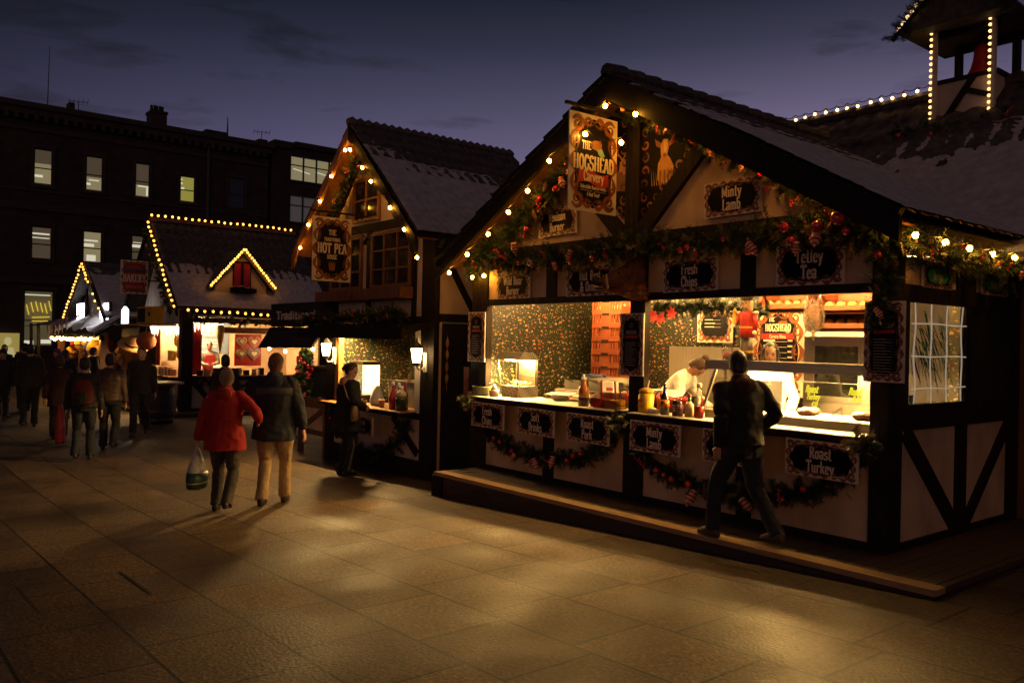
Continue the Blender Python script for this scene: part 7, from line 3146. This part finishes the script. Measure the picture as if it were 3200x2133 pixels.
# red marked banner in the gap between the huts
t = thing('wall_banner', 'narrow red banner with pale arcs hanging beside the dark passage', 'banner', (-5.79, -.05, .72))
m = MB()
m.box(-5.85, -5.735, -.06, -.05, .73, 1.32)
m.build('cloth', cloth('banner_cloth', (.20, .014, .012)) if False else mat('banner_cloth', (.20, .014, .012), None, .7, 8), t)
m = MB()
for k in range(4):
    m.tube([(-5.792 + .045 * math.cos(PI + q * PI / 6), -.063, 1.18 - k * .12 + .03 * math.sin(PI + q * PI / 6)) for q in range(7)], .004, 4)
m.build('arc_marks', mat('arc_pink', (.42, .16, .14), None, .6, 6), t)


# ================================================================== pea hut goods
ZP = .617
t = thing('steam_pan', 'large steel steamer with two handles at the back of the pea hatch', 'pan', (-7.75, .55, ZP))
m = MB()
m.box(-.62, .62, -.28, .28, 0, .38)
m.build('body', STEELW, t, False)
m = MB()
m.box(-.64, .64, -.30, .30, .38, .40)
m.build('lid', STEEL, t, False)
for x in (-.12, .38):
    m = MB()
    m.tube([(x - .03, -.2, .40), (x - .03, -.2, .50), (x + .03, -.2, .50), (x + .03, -.2, .40)], .014, 6)
    m.build('handle', mat('wood_handle', (.5, .3, .12), None, .5, 8) if 'wood_handle' not in bpy.data.materials else bpy.data.materials['wood_handle'], t, False)
t = thing('pea_warmer', 'glowing food warmer at the left of the pea hatch behind the customer', 'food warmer', (-9.25, .30, ZP))
m = MB()
m.box(-.25, .25, -.15, .2, 0, .12)
m.build('base', DARKSTEEL, t, False)
m = MB()
m.box(-.25, .25, -.15, .2, .62, .68)
m.build('hood', DARKSTEEL, t, False)
m = MB()
m.box(-.22, .22, .1, .18, .12, .62)
m.build('lit_back', glow('warmer_glow', (1.0, .62, .24), 5), t, False)
m = MB()
m.box(-.25, -.24, -.15, .1, .12, .62)
m.build('side_glass', CASEGLASS, t, False)
m = MB()
m.box(.24, .25, -.15, .1, .12, .62)
m.build('side_glass', CASEGLASS, t, False)
jar('vinegar_bottle', 'large dark green bottle with pale top and white cap on the pea counter', (-7.34, -.12, ZP), [('bottle_body', [(.085, 0), (.09, .17), (.085, .19)], mat('vinegar_green', (.02, .035, .010), None, .2, 6, bump=0)), ('bottle_shoulder', [(.085, .19), (.075, .27), (.03, .31)], mat('pale_glass', (.55, .42, .24), None, .2, 6, bump=0)), ('cap', [(.03, .31), (.03, .36), (.01, .37)], WHITEP)], None, 'bottle')
jar('sauce_bottle', 'red sauce bottle with white cap on the pea counter', (-7.58, -.12, ZP), [('bottle_body', [(.06, 0), (.062, .2), (.025, .29), (.022, .36)], REDS), ('cap', [(.026, .36), (.026, .41), (.012, .42)], WHITEP)], None, 'bottle')
jar('brown_sauce_bottle', 'dark sauce bottle behind the red one on the pea counter', (-7.64, .02, ZP), [('bottle_body', [(.05, 0), (.05, .2), (.02, .27), (.02, .33)], DKB), ('cap', [(.024, .33), (.024, .39), (.01, .4)], WHITEP)], None, 'bottle')
jar('relish_bottle', 'bottle with red pump between the red and green bottles on the pea counter', (-7.46, .02, ZP), [('bottle_body', [(.045, 0), (.045, .22), (.02, .28)], DKB), ('pump', [(.016, .28), (.016, .38), (.03, .40), (.01, .42)], RED)], None, 'bottle')
jar('paper_cup', 'small paper cup standing on the pea counter', (-7.98, -.08, ZP), [('cup_body', [(.035, 0), (.05, .12), (.052, .12), (.047, .12)], mat('cup_paper', (.66, .40, .28), None, .6, 8))], None, 'cup')
jar('napkin_stack', 'heap of white napkins beside the pea hut customer', (-8.35, .05, ZP), [('paper', [(.10, 0), (.12, .08), (.09, .2), (.05, .3), (.01, .33)], WHITEP)], None, 'napkins')

# ================================================================== gingerbread hut goods
ZB = .625
REDC = mat('red_curtain_cloth', (.50, .02, .018), (.36, .012, .012), .8, 6, bump=.2)


def curtain(label, pts, z0, z1, amp, nrm):
    m = MB()
    m.sm = True
    p0, p1 = V(pts[0]), V(pts[1])
    n = 30
    N = V(nrm)
    b = m.add([p0.lerp(p1, i / n) * 1 + N * (amp * math.sin(i * 1.5) * (1 - .3 * j / 6)) + V((0, 0, z0 + (z1 - z0) * j / 6)) for j in range(7) for i in range(n + 1)])
    for j in range(6):
        for i in range(n):
            a = b + j * (n + 1) + i
            m.face((a, a + 1, a + n + 2, a + n + 1))
    tag(m.build('curtain', REDC), label, 'curtain')


curtain('red curtain beside the corner post in the gingerbread hut front', [(-19.3, .66, 0), (-19.4, 1.0, 0)], .62, 2.0, .02, (1, .2, 0))
curtain('red curtain at the left side of the gingerbread hut gable opening', [(-22.1, .62, 0), (-21.5, .75, 0)], .6, 1.95, .03, (0, 1, 0))
t = thing('story_poster', 'grey-blue poster with pale lettering ending in Story behind the seller', 'poster', (-21.45, 1.9, 1.25))
m = MB()
m.box(-21.49, -21.47, 1.45, 2.5, 1.15, 2.05)
m.build('sheet', mat('poster_blue', (.16, .22, .30), (.11, .15, .21), .6, 4), t)
m = MB()
write(m, 'Story', (-21.466, 2.0, 1.68), (0, 1, 0), (0, 0, 1), .24, .62)
m.obox((-21.466, 1.95, 1.92), (.0005, 0, 0), (0, .3, 0), (0, 0, .07))
for k in range(3):
    m.obox((-21.466, 1.9, 1.55 - k * .09), (.0005, 0, 0), (0, .34 - .05 * k, 0), (0, 0, .02))
m.build('lettering', LETTER, t)
# icicle lights
for lb, pts in (('white icicle lights in the top left of the gingerbread hut front', [(-19.25, .68, 1.98), (-19.25, 1.12, 1.98)]), ('white icicle lights over the seller in the gingerbread hut', [(-19.25, 1.22, 1.98), (-19.25, 1.5, 1.98)]), ('bright icicle lights along the gable opening of the gingerbread hut', [(-22.0, .42, 1.92), (-19.5, .42, 1.94)])):
    m = MB()
    r = random.Random(len(lb))
    a, b_ = V(pts[0]), V(pts[1])
    n = int((b_ - a).length / .09) + 2
    for k in range(n):
        p = a.lerp(b_, k / (n - 1))
        l = r.uniform(.08, .30)
        m.lathe([(.03, .03), (.026, -l * .5), (.004, -l)], p, 5)
    tag(m.build('icicle_lights', glow('icicle_lit', (1.0, .80, .50), 3.2) if 'icicle_lit' not in bpy.data.materials else bpy.data.materials['icicle_lit']), lb, 'fairy lights')
m = MB()
m.lathe([(.005, -.38), (.10, .15), (.11, .38), (.07, .42)], (-19.2, 1.43, 1.55), 12)
tag(m.build('gold_cone', mat('gold_foil', (.75, .48, .14), (.6, .34, .08), .3, 9, metal=.6)), 'hanging golden ice cream cone in the gingerbread hut front', 'decoration')
t = thing('sign_plank', 'brown plank sign across the top right of the gingerbread hut front', 'sign', (-19.1, 2.1, 1.74))
m = MB()
m.box(-19.1, -19.07, 1.49, 2.78, 1.75, 1.92)
m.build('plank', BROWNWOOD, t)
t = thing('red_backing', 'red display board holding the gingerbread hearts', 'board', (-19.6, 2.35, .9))
m = MB()
m.box(-19.62, -19.6, 1.98, 2.75, .85, 1.74)
m.build('board', RED, t)


def heart(label, y_, z, s, rim, core):
    t = thing('gingerbread_heart', label, 'cookie', (-19.55, y_, z - s), 0, 'iced gingerbread hearts')
    P = []
    for k in range(28):
        a = 2 * PI * k / 28
        P.append((16 * math.sin(a) ** 3 / 17, (13 * math.cos(a) - 5 * math.cos(2 * a) - 2 * math.cos(3 * a) - math.cos(4 * a)) / 17))
    for nm, k, dx, mt in (('iced_rim', 1.0, 0, rim), ('biscuit', .80, .014, core), ('icing', .42, .026, LETTER)):
        m = MB()
        m.prism([(-19.56 + dx, y_ + p[0] * s * k, z + p[1] * s * k) for p in P], (.016, 0, 0))
        m.build(nm, mt, t)


BIS = mat('gingerbread', (.40, .16, .05), (.3, .11, .03), .7, 12, bump=.2)
heart('gingerbread heart with white iced rim, upper left of the red board', 2.16, 1.53, .16, mat('icing_white', (.72, .55, .40), None, .6, 8), BIS)
heart('gingerbread heart with pink iced rim, upper right of the red board', 2.52, 1.53, .20, mat('icing_pink', (.70, .24, .20), None, .6, 8), BIS)
heart('gingerbread heart with green iced rim, lower left of the red board', 2.16, 1.19, .16, mat('icing_green', (.25, .38, .06), None, .6, 8), BIS)
heart('gingerbread heart with light blue iced rim, lower right of the red board', 2.52, 1.19, .20, mat('icing_blue', (.16, .38, .60), None, .6, 8), BIS)
PK = mat('sweet_packet', (.24, .12, .06), (.55, .40, .25), .4, 30, bump=.2)
for k in range(9):
    y_ = .82 + k * .21
    if 1.25 < y_ < 1.5:
        continue
    t = thing('sweet_packet', 'small sweet packet on the counter of the gingerbread hut front', 'packet', (-19.0, y_, ZB), 0, 'sweet packets on the gingerbread hut counter')
    m = MB()
    m.box(-.06, .06, -.07, .07, 0, .13 + .03 * (k % 3))
    m.build('wrapper', PK if k % 2 else DKB, t, False)
for k in range(9):
    t = thing('sweet_packet', 'small sweet packet on the gable ledge of the gingerbread hut', 'packet', (-21.9 + k * .27, .34, .58), 0, 'sweet packets on the gingerbread hut gable ledge')
    m = MB()
    m.box(-.10, .10, -.08, .08, 0, .18 + .05 * (k % 2))
    m.build('wrapper', PK, t, False)
m = MB()
m.box(-19.35, -19.15, 1.3, 1.55, .62, .70)
m.prism([(-19.2, 1.28, .70), (-19.2, 1.62, .72), (-19.35, 1.55, .92), (-19.35, 1.3, .86)], (.01, 0, 0))
tag(m.build('wrapping_paper', WHITEP), 'sheet of white wrapping paper on the counter before the seller', 'paper')
m = MB()
m.ball((-20.75, .9, 1.55), (.22, .2, .30), 12, 9)
m.ball((-20.7, .9, 1.2), (.16, .15, .25), 12, 9)
o = remeshed(m, 'nut_cluster', mat('chocolate_nut', (.26, .13, .06), (.12, .055, .025), .6, 30, bump=.8), None, .03, 0, .04, 2, 9)
o.location = (0, 0, 0)
tag(o, 'hanging brown lump of nuts in the gable opening of the gingerbread hut', 'decoration')
for lb, x, z, h in (('yellow sign box standing on sweets in the gable opening', -21.1, .95, .28), ('tall yellow paper cone in the gable opening', -20.1, .80, .75)):
    m = MB()
    if h < .5:
        m.box(x - .22, x + .22, .7, .8, z, z + h)
    else:
        m.lathe([(.09, 0), (.16, h * .6), (.20, h), (.12, h * .9)], (x, .75, z), 10)
    tag(m.build('yellow_box' if h < .5 else 'paper_cone', YELLOW), lb, 'box' if h < .5 else 'cone')

# shelf with yellow box, blue board, white lamp
t = thing('plank_shelf', 'long pale plank jutting left from the gingerbread hut gable', 'shelf', (-21.2, -.25, 1.93))
m = MB()
m.box(-23.0, -19.6, -.36, .42, 1.92, 1.965)
m.build('plank', ORANGEWOOD, t)
t = thing('yellow_cabinet', 'yellow box with black front panel on the plank under the hanging bakery sign', 'box', (-20.1, -.2, 1.967))
m = MB()
m.box(-20.75, -19.35, -.3, .0, 1.967, 2.41)
m.build('box_body', YELLOW, t)
m = MB()
m.box(-20.68, -19.98, -.31, -.301, 2.0, 2.37)
m.build('black_panel', BLACK, t)
m = MB()
m.box(-19.7, -19.55, -.31, -.301, 2.16, 2.26)
m.build('black_mark', BLACK, t)
t = thing('dark_notice', 'dark blue notice board hung below the plank shelf', 'sign', (-21.3, -.3, 1.58))
m = MB()
m.box(-22.1, -20.5, -.32, -.29, 1.59, 1.84)
m.build('board', mat('notice_blue', (.035, .04, .065), None, .5, 5), t)
t = thing('white_lamp', 'upright cold white lamp panel standing on the plank shelf', 'lamp', (-22.1, -.3, 1.967))
m = MB()
m.prism([(-22.35, -.3, 1.967), (-21.8, -.3, 1.967), (-21.8, -.3, 2.36), (-22.07, -.3, 2.46), (-22.35, -.3, 2.36)], (0, .06, 0))
m.build('panel', glow('cold_panel', (.88, .92, 1.0), 2.6), t)


def barrel():
    c = V((-17.35, -.72, gz(-17)))
    t = thing('barrel_table', 'old dark barrel with a round wooden top used as a table', 'barrel', c)
    m = MB()
    m.sm = True
    m.lathe([(.36, 0), (.42, .25), (.44, .45), (.42, .68), (.37, .92)], c, 22)
    m.build('staves', mat('barrel_oak', (.045, .028, .018), (.025, .015, .01), .6, 5, bump=.4, stretch=(6, 6, .6)), t)
    for z, r in ((.08, .385), (.28, .428), (.66, .425), (.86, .385)):
        m = MB()
        m.lathe([(r, 0), (r + .006, .0), (r + .006, .05), (r, .05)], c + V((0, 0, z)), 22, None, False)
        m.build('hoop', DARKSTEEL, t)
    m = MB()
    m.lathe([(.60, 0), (.60, .045)], c + V((0, 0, .93)), 26)
    m.build('table_top', ORANGEWOOD, t)


barrel()
# hut deck edge under the gingerbread hut
t = thing('low_step', 'low dark step round the base of the gingerbread hut', 'step', (-19, 1.5, gz(-18)))
m = MB()
m.box(-19.0, -18.3, -.5, 4.4, gz(-18) - .02, gz(-18) + .10)
m.box(-22.4, -19.0, -.5, .35, gz(-18) - .02, gz(-18) + .10)
m.build('step_body', DECKFACE, t)

# toys hanging under the snowy canopy
PY = mat('plush_yellow', (.72, .42, .03), (.6, .32, .02), .95, 40, bump=.4, sheen=.3)
PB = mat('plush_blue', (.05, .08, .22), (.03, .05, .14), .95, 40, bump=.4)
PR = mat('plush_red', (.45, .04, .03), (.3, .02, .02), .95, 40, bump=.4)
PT = mat('plush_tan', (.48, .26, .10), (.34, .17, .06), .95, 40, bump=.4)
SITES = [(-26.7, 1.35, .30, PY, 'yellow'), (-25.0, 1.18, .30, PY, 'yellow'), (-24.4, 1.02, .30, PY, 'yellow'), (-24.9, .76, .34, PY, 'yellow'), (-27.7, 1.30, .22, PR, 'red'), (-25.6, 1.20, .26, PB, 'blue'), (-28.5, 1.0, .22, PY, 'yellow'), (-26.0, 1.30, .2, PT, 'tan')]
where = ['third from the left in the upper row', 'in the middle of the upper row', 'right of the middle', 'lowest and brightest of the toys', 'at the left end of the upper row', 'just left of the middle yellow one', 'low at the far left', 'between the left and middle groups']
for k, (x, z, r, mt, nm) in enumerate(SITES):
    t = thing('plush_toy', 'round ' + nm + ' plush toy under the toy canopy, ' + where[k], 'toy', (x, -.35, z - r), 0, 'plush toys hanging under the toy hut canopy')
    m = MB()
    m.sm = True
    m.ball((x, -.35, z), (r, r * .9, r), 14, 10)
    m.build('plush_body', mt, t)
    m = MB()
    m.sm = True
    m.lathe([(r * 1.0, -.02), (r * 1.02, .02)], (x, -.35, z - r * .2), 16, None, False)
    m.build('dark_band', BLACK, t)
    m = MB()
    m.tube([(x, -.35, z + r * .95), (x, -.35, 1.5)], .012, 4)
    m.build('cord', CABLE, t)
r = random.Random(8)
kinds = [(PY, 'yellow'), (PT, 'tan'), (PR, 'red'), (mat('plush_pink', (.60, .22, .20), (.5, .15, .14), .95, 40, bump=.4), 'pink'), (PB, 'blue')]
for k in range(34):
    mt, nm = kinds[r.randrange(5)]
    x, z = r.uniform(-29.4, -23.9), r.uniform(.35, 1.35)
    if x > -24.6:
        z = max(z, .8)
    t = thing('soft_toy', 'small ' + nm + ' soft toy among the many on the toy hut display', 'toy', (x, .15, z - .1), 0, 'small ' + nm + ' soft toys on the toy hut display')
    m = MB()
    m.sm = True
    q = r.uniform(.12, .2)
    m.ball((x, .15, z), (q * .8, q * .7, q), 9, 7)
    m.ball((x, .10, z + q * 1.2), (q * .65, q * .6, q * .6), 9, 7)
    for s in (-1, 1):
        m.ball((x + s * q * .5, .10, z + q * 1.75), (q * .25, q * .15, q * .25), 6, 5)
    m.build('toy_body', mt, t)
t = thing('straw_hat', 'straw hat with dark band hung at the right end of the toys', 'hat', (-21.2, -.25, 1.35))
m = MB()
m.sm = True
m.lathe([(.42, 0), (.40, .03), (.24, .04), (.22, .20), (.12, .24), (.01, .245)], (-21.2, -.25, 1.36), 18, Matrix.Rotation(.5, 3, 'Y'))
m.build('crown', mat('straw', (.55, .30, .08), (.42, .2, .05), .8, 30, bump=.4), t)
m = MB()
m.lathe([(.243, .045), (.232, .10)], (-21.2, -.25, 1.36), 18, Matrix.Rotation(.5, 3, 'Y'), False)
m.build('hat_band', BLACK, t)
t = thing('balloon', 'round orange paper lantern right of the straw hat', 'lantern', (-20.2, -.2, 1.25))
m = MB()
m.sm = True
m.ball((-20.2, -.2, 1.5), .25, 14, 10)
m.build('shade', mat('orange_paper', (.42, .12, .03), (.3, .08, .02), .8, 8), t)
m = MB()
m.tube([(-20.2, -.2, 1.72), (-20.2, -.2, 1.93)], .012, 4)
m.build('cord', CABLE, t)


def people():
    vw = V((-.78, .63))
    # man stepping along the deck edge
    t, j = person('person in black jacket and dark jeans walking along the deck past the right hatch', (-.98, -.60, 0.004), (-1.0, .10), 1.67, cloth('black_hoodie', (.005, .0045, .005)), JEAN, HAIRD, 'short', .010,
                  lf=(.27, .0), rf=(-.30, .035), rh=(.235, .07, .97), lh=(-.285, .02, .86), lean=.07, look=(-.35, .2), hem=.90, bulk=1.10, twist=-.30, collar=cloth('hood_brown', (.05, .016, .010)), shoe=mat('trainer', (.10, .075, .05), None, .6, 9), hips=.0, wide=1.06)
    s, up = j['s'], j['up']
    m = MB()
    m.loft([(up(0, 0, z), .190 * s * k, .138 * s * k, j['Rm']) for z, k in ((.85, 1.0), (.89, 1.02), (.93, 1.0))], 18)
    m.sm = True
    m.s = [True] * len(m.f)
    m.build('shirt_hem', cloth('grey_shirt', (.16, .13, .11)), t, False)
    m = MB()
    m.ball(up(.05, -.131, 1.14), (.055, .010, .12), 12, 8)
    m.build('back_print', mat('orange_print', (.22, .035, .008), (.02, .008, .006), .9, 16, bump=.2), t, False)
    m = MB()
    for x in (-.075, .085):
        m.obox(up(x, -.128, .80), V((.045, 0, 0)), V((0, .004, 0)), V((0, 0, .05)))
    m.build('back_pockets', cloth('pale_denim', (.035, .034, .034)), t, False)  # pocket patches paler than the jeans

    # arm-in-arm couple walking away
    t, j = person('person in bright red coat with short fair hair carrying a white bag', (-6.15, -3.2, gz(-6.15)), (-.80, .60), 1.65, cloth('red_wool', (.33, .008, .006), (.24, .006, .004)), cloth('brown_trousers', (.050, .042, .034)), HAIRG, 'short', .011,
                  lf=(.06, .0), rf=(-.20, .05), lh=(-.33, -.02, .80), rh=(.36, .16, 1.08), hem=.74, bulk=1.10, flare=1.10, look=(.25, .0), collar=cloth('red_collar', (.28, .008, .006)))
    hw = at_world(t, j['arms'][0][2])
    bag = thing('carrier_bag', 'white plastic carrier bag with a dark green lower half held by the person in red', 'bag', (hw.x, hw.y, hw.z - .52))
    m = MB()
    secs = []
    for z, rx, ry in ((-.50, .10, .055), (-.47, .145, .08), (-.38, .155, .09), (-.26, .14, .08), (-.16, .095, .055), (-.08, .045, .03), (-.02, .022, .018)):
        secs.append((hw + V((0, 0, z - .06)), rx, ry, Matrix.Rotation(-.9, 3, 'Z')))
    m.loft(secs, 16)
    remeshed(m, 'bag_body', mat('bag_plastic', (.50, .48, .44), (.40, .38, .35), .4, 7, bump=.3), None, .012, 1, .010, 3, 12)
    o = bpy.data.objects['bag_body'] if 'bag_body' in bpy.data.objects else None
    o.parent = bag
    for v in o.data.vertices:
        v.co -= bag.location
    m = MB()
    m.loft([(hw + V((0, 0, z - .06)), rx, ry, Matrix.Rotation(-.9, 3, 'Z')) for z, rx, ry in ((-.485, .145, .08), (-.46, .157, .09), (-.38, .166, .099), (-.30, .156, .093))], 18)
    m.sm = True
    m.s = [True] * len(m.f)
    m.build('bag_print', mat('bag_green', (.012, .05, .045), (.01, .03, .03), .4, 6), bag)
    m = MB()
    m.loft([(hw + V((0, 0, z - .06)), rx, ry, Matrix.Rotation(-.9, 3, 'Z')) for z, rx, ry in ((-.425, .167, .101), (-.41, .168, .102))], 18)
    m.build('bag_stripe', mat('bag_ochre', (.40, .30, .12), None, .4, 6), bag)

    t, j = person('person in navy coat with paler yoke and beige trousers beside the red coat', (-6.25, -2.56, gz(-6.25)), (-.80, .60), 1.82, cloth('navy_coat', (.013, .017, .031), (.009, .012, .022)), cloth('beige_trousers', (.42, .29, .14), (.34, .23, .11)), HAIRA, 'short', .011,
                  lf=(-.10, .0), rf=(.16, .0), lh=(-.20, .14, 1.10), rh=(.33, .0, .86), hem=.76, bulk=1.20, flare=1.04, look=(-.15, .0), yoke=cloth('slate_yoke', (.06, .066, .085)), wide=1.05, collar=cloth('navy_collar', (.018, .022, .036)))

    # customer at the pea hut
    t, j = person('person in long black coat with pink hood ordering at the pea hut counter', (-8.08, -.62, gz(-8.1)), (.05, 1.0), 1.70, BLK, DRK, HAIRB, 'ponytail', .011,
                  lh=(-.10, .24, 1.12), rh=(.22, .20, 1.06), hem=.66, bulk=1.28, look=(-.95, .30), collar=cloth('pink_hood', (.46, .20, .18)), lean=.05)
    pb = at_world(t, V((.31, -.03, .84)))
    bg_ = thing('shoulder_bag', 'tan shoulder bag hanging at the side of the pea hut customer', 'bag', pb)
    m = MB()
    m.loft([(pb + V((0, 0, z)), rx, ry, Matrix.Rotation(-.5, 3, 'Z')) for z, rx, ry in ((0, .10, .045), (.03, .135, .06), (.14, .14, .06), (.21, .115, .045), (.23, .09, .03))], 14)
    m.sm = True
    m.s = [True] * len(m.f)
    m.build('bag_body', mat('tan_leather', (.30, .19, .085), (.2, .12, .05), .55, 8, bump=.3), bg_)
    m = MB()
    sp_ = at_world(t, V((.10, -.13, 1.42)))
    m.tube([pb + V((-.03, 0, .22)), at_world(t, V((.25, -.12, 1.2))), sp_, at_world(t, V((.08, .0, 1.485)))], .010, 6)
    m.build('strap', bpy.data.materials['tan_leather'], bg_)
    m = MB()
    hp, kn, an, ft = j['legs'][1]
    for a, b_ in ((hp, kn), (kn, an)):
        m.beam(a + V((.098, -.01, 0)), b_ + V((.074, -.01, 0)), .018, .008, (1, 0, 0))
    m.build('trouser_stripe', cloth('stripe_grey', (.20, .18, .17)), t, False)

    # staff inside the big hut
    wb = cloth('white_blouse', (.74, .70, .64), (.62, .58, .52))
    t, j = person('person in white blouse with bun bending over the work bench behind the right hatch', (-3.34, 1.05, .06), (.95, .30), 1.68, wb, BLK, HAIRB, 'bun', .010, lean=.74, lh=(-.16, .62, .92), rh=(.16, .60, .90), look=(0, .45), hem=.98, bulk=.95, collar=None)
    m = MB()
    m.loft([(j['up'](0, 0, z - j['dn']), .186 * j['s'], .142 * j['s'], j['Rm']) for z in (.96, 1.0, 1.04)], 18)
    m.sm = True
    m.s = [True] * len(m.f)
    m.build('apron_band', BLK, t, False)
    t, j = person('person with dark hair in white blouse serving behind the glass counter case', (-1.80, 1.02, .06), (.72, -.70), 1.66, wb, BLK, HAIRD, 'long', .009, lh=(-.16, .28, 1.02), rh=(.14, .28, 1.0), look=(-.30, .12), hem=.90, bulk=.96, skin=mat('skin_fair', (.62, .38, .27), (.54, .32, .22), .5, 9, bump=.04))
    m = MB()
    m.obox(j['up'](0, .138, 1.10), V((.10, 0, 0)), V((0, .006, 0)), V((0, 0, .22)))
    m.build('apron', BLK, t, False)
    # gingerbread seller
    t, j = person('person in red apron wrapping sweets inside the gingerbread hut', (-20.0, 1.42, -.2), (.97, -.2), 1.70, cloth('grey_jumper', (.16, .13, .11)), DRK, HAIRD, 'short', .014, lh=(-.10, .30, 1.12), rh=(.12, .30, 1.10), look=(0, .4), hem=.88)
    m = MB()
    m.prism([j['up'](-.12, .142, 1.38), j['up'](.12, .142, 1.38), j['up'](.17, .15, 1.1), j['up'](.18, .16, .7), j['up'](-.18, .16, .7), j['up'](-.17, .15, 1.1)], (0, .012, 0))
    m.build('apron', cloth('red_apron', (.52, .02, .016)), t, False)

    # crowd walking down the square
    G = gz(-14)
    crowd = [
        ('person in brown leather jacket walking away in front of the barrel table', (-12.85, -2.84, G), (-.9, .35), 1.74, cloth('brown_leather', (.050, .020, .009), None, .55), DRK, HAIRD, 'short', dict(lf=(.12, 0), rf=(-.14, .05), hem=.88, bulk=1.08)),
        ('person in dark open jacket facing the camera beside the barrel table', (-14.9, -1.74, G), (.82, -.5), 1.84, DRK, BLK, HAIRB, 'short', dict(lf=(-.10, .04), rf=(.16, 0), hem=.84, bulk=1.08)),
        ('person in black coat and dark jeans wearing a red backpack', (-11.78, -3.48, G), (-.9, .3), 1.70, BLK, JEAN, HAIRD, 'short', dict(lf=(-.12, .04), rf=(.10, 0), hem=.86, bulk=1.05)),
        ('person with bobbed black hair standing at the gingerbread hut beyond the couple', (-13.2, -.62, G), (-.95, .3), 1.72, BLK, BLK, HAIRD, 'bob', dict(hem=.7, bulk=1.05)),
        ('person in dark maroon coat walking with a long red shopping bag', (-14.9, -3.26, G), (-.9, .2), 1.66, cloth('maroon_coat', (.03, .006, .006)), BLK, HAIRB, 'bob', dict(lf=(.14, 0), rf=(-.12, .04), hem=.70)),
        ('tall person in dark coat walking at the left of the crowd', (-17.6, -3.34, G), (-.9, .2), 1.84, DRK, BLK, HAIRD, 'short', dict(lf=(-.1, .03), rf=(.12, 0), hem=.78, bulk=1.1)),
        ('distant dark figure at the left picture edge nearest the poster', (-24.3, -2.9, G), (.8, -.3), 1.72, BLK, BLK, HAIRD, 'short', dict(hem=.75)),
        ('distant figure in grey coat at the far left behind the dark figure', (-25.5, -2.2, G), (-.3, -.9), 1.66, DRK, BLK, HAIRB, 'bob', dict(hem=.7)),
        ('distant figure in purple hat by the toy hut', (-21.6, -2.05, G), (.5, -.8), 1.66, cloth('plum_coat', (.04, .015, .03)), BLK, cloth('purple_hat', (.17, .05, .22)), 'beanie', dict(hem=.7)),
        ('distant child-sized figure in pale top looking at the toys', (-20.4, -1.7, G), (-.7, .7), 1.45, cloth('pale_top', (.34, .30, .28)), DRK, HAIRB, 'short', dict(hem=.85)),
        ('distant figure in long dark coat right of the person with the maroon coat', (-18.6, -2.45, G), (-.9, .4), 1.70, BLK, BLK, HAIRB, 'bob', dict(lf=(.1, 0), rf=(-.1, .03), hem=.6)),
        ('distant figure in dark jacket looking at the toys', (-20.9, -1.35, G), (-.3, .95), 1.72, DRK, BLK, HAIRD, 'short', dict(hem=.82)),
        ('distant figure in dark hat walking towards the camera left of the tall person', (-19.8, -3.55, G), (.9, -.3), 1.68, BLK, DRK, BLK, 'beanie', dict(lf=(.12, 0), rf=(-.12, .03), hem=.78)),
        ('distant short figure in brown coat by the toy hut post', (-23.0, -1.7, G), (-.6, .8), 1.55, cloth('umber_coat', (.04, .02, .01)), BLK, HAIRA, 'bob', dict(hem=.66)),
        ('distant broad figure in black jacket at the end of the square', (-22.0, -2.75, G), (-.95, .1), 1.80, BLK, BLK, HAIRD, 'short', dict(lf=(-.1, .03), rf=(.12, 0), hem=.82, bulk=1.15)),
        ('distant figure in black under the blue awning', (-27.0, -2.0, G), (-.9, .2), 1.74, BLK, BLK, HAIRD, 'short', dict(hem=.8)),
    ]
    for k, (lb, loc, hd, H, c, l, hr, st, kw) in enumerate(crowd):
        t, j = person(lb, loc, hd, H, c, l, hr, st, .016, group='people strolling between the huts', face=False, **kw)
        if 'backpack' in lb:
            bp_ = thing('backpack', 'red backpack worn by the person in black coat', 'backpack', at_world(t, j['up'](0, -.22, 1.0)))
            m = MB()
            c_ = at_world(t, j['up'](0, -.20, 1.16))
            m.loft([(c_ + V((0, 0, z)), rx, ry, Matrix.Rotation(t.rotation_euler.z, 3, 'Z')) for z, rx, ry in ((-.2, .12, .06), (-.15, .16, .09), (.05, .16, .10), (.17, .13, .08), (.21, .07, .04))], 12)
            m.sm = True
            m.s = [True] * len(m.f)
            m.build('pack_body', cloth('pack_red', (.10, .008, .008)), bp_)
            m = MB()
            m.loft([(c_ + V((0, 0, z)) - V((vw.x, vw.y, 0)) * .05, rx, ry, Matrix.Rotation(t.rotation_euler.z, 3, 'Z')) for z, rx, ry in ((-.17, .09, .05), (-.1, .12, .065), (.0, .11, .06), (.03, .07, .04))], 12)
            m.build('front_pocket', BLK, bp_)
        if 'shopping bag' in lb:
            p = V((-13.9, -3.42, G + .05))
            b2 = thing('shopping_bag', 'long bright red shopping bag carried low in the left crowd', 'bag', p)
            m = MB()
            m.loft([(p + V((0, 0, z)), rx, ry) for z, rx, ry in ((0, .13, .07), (.03, .16, .09), (.35, .15, .085), (.55, .11, .06), (.72, .05, .03))], 12)
            remeshed(m, 'bag_body', mat('bag_red', (.50, .03, .015), (.38, .02, .01), .35, 7, bump=.2), None, .016, 1, .012, 6, 10)
            o = [q for q in bpy.data.objects if q.name.startswith('bag_body') and q.parent is None][0]
            o.parent = b2
            for v in o.data.vertices:
                v.co -= b2.location


people()
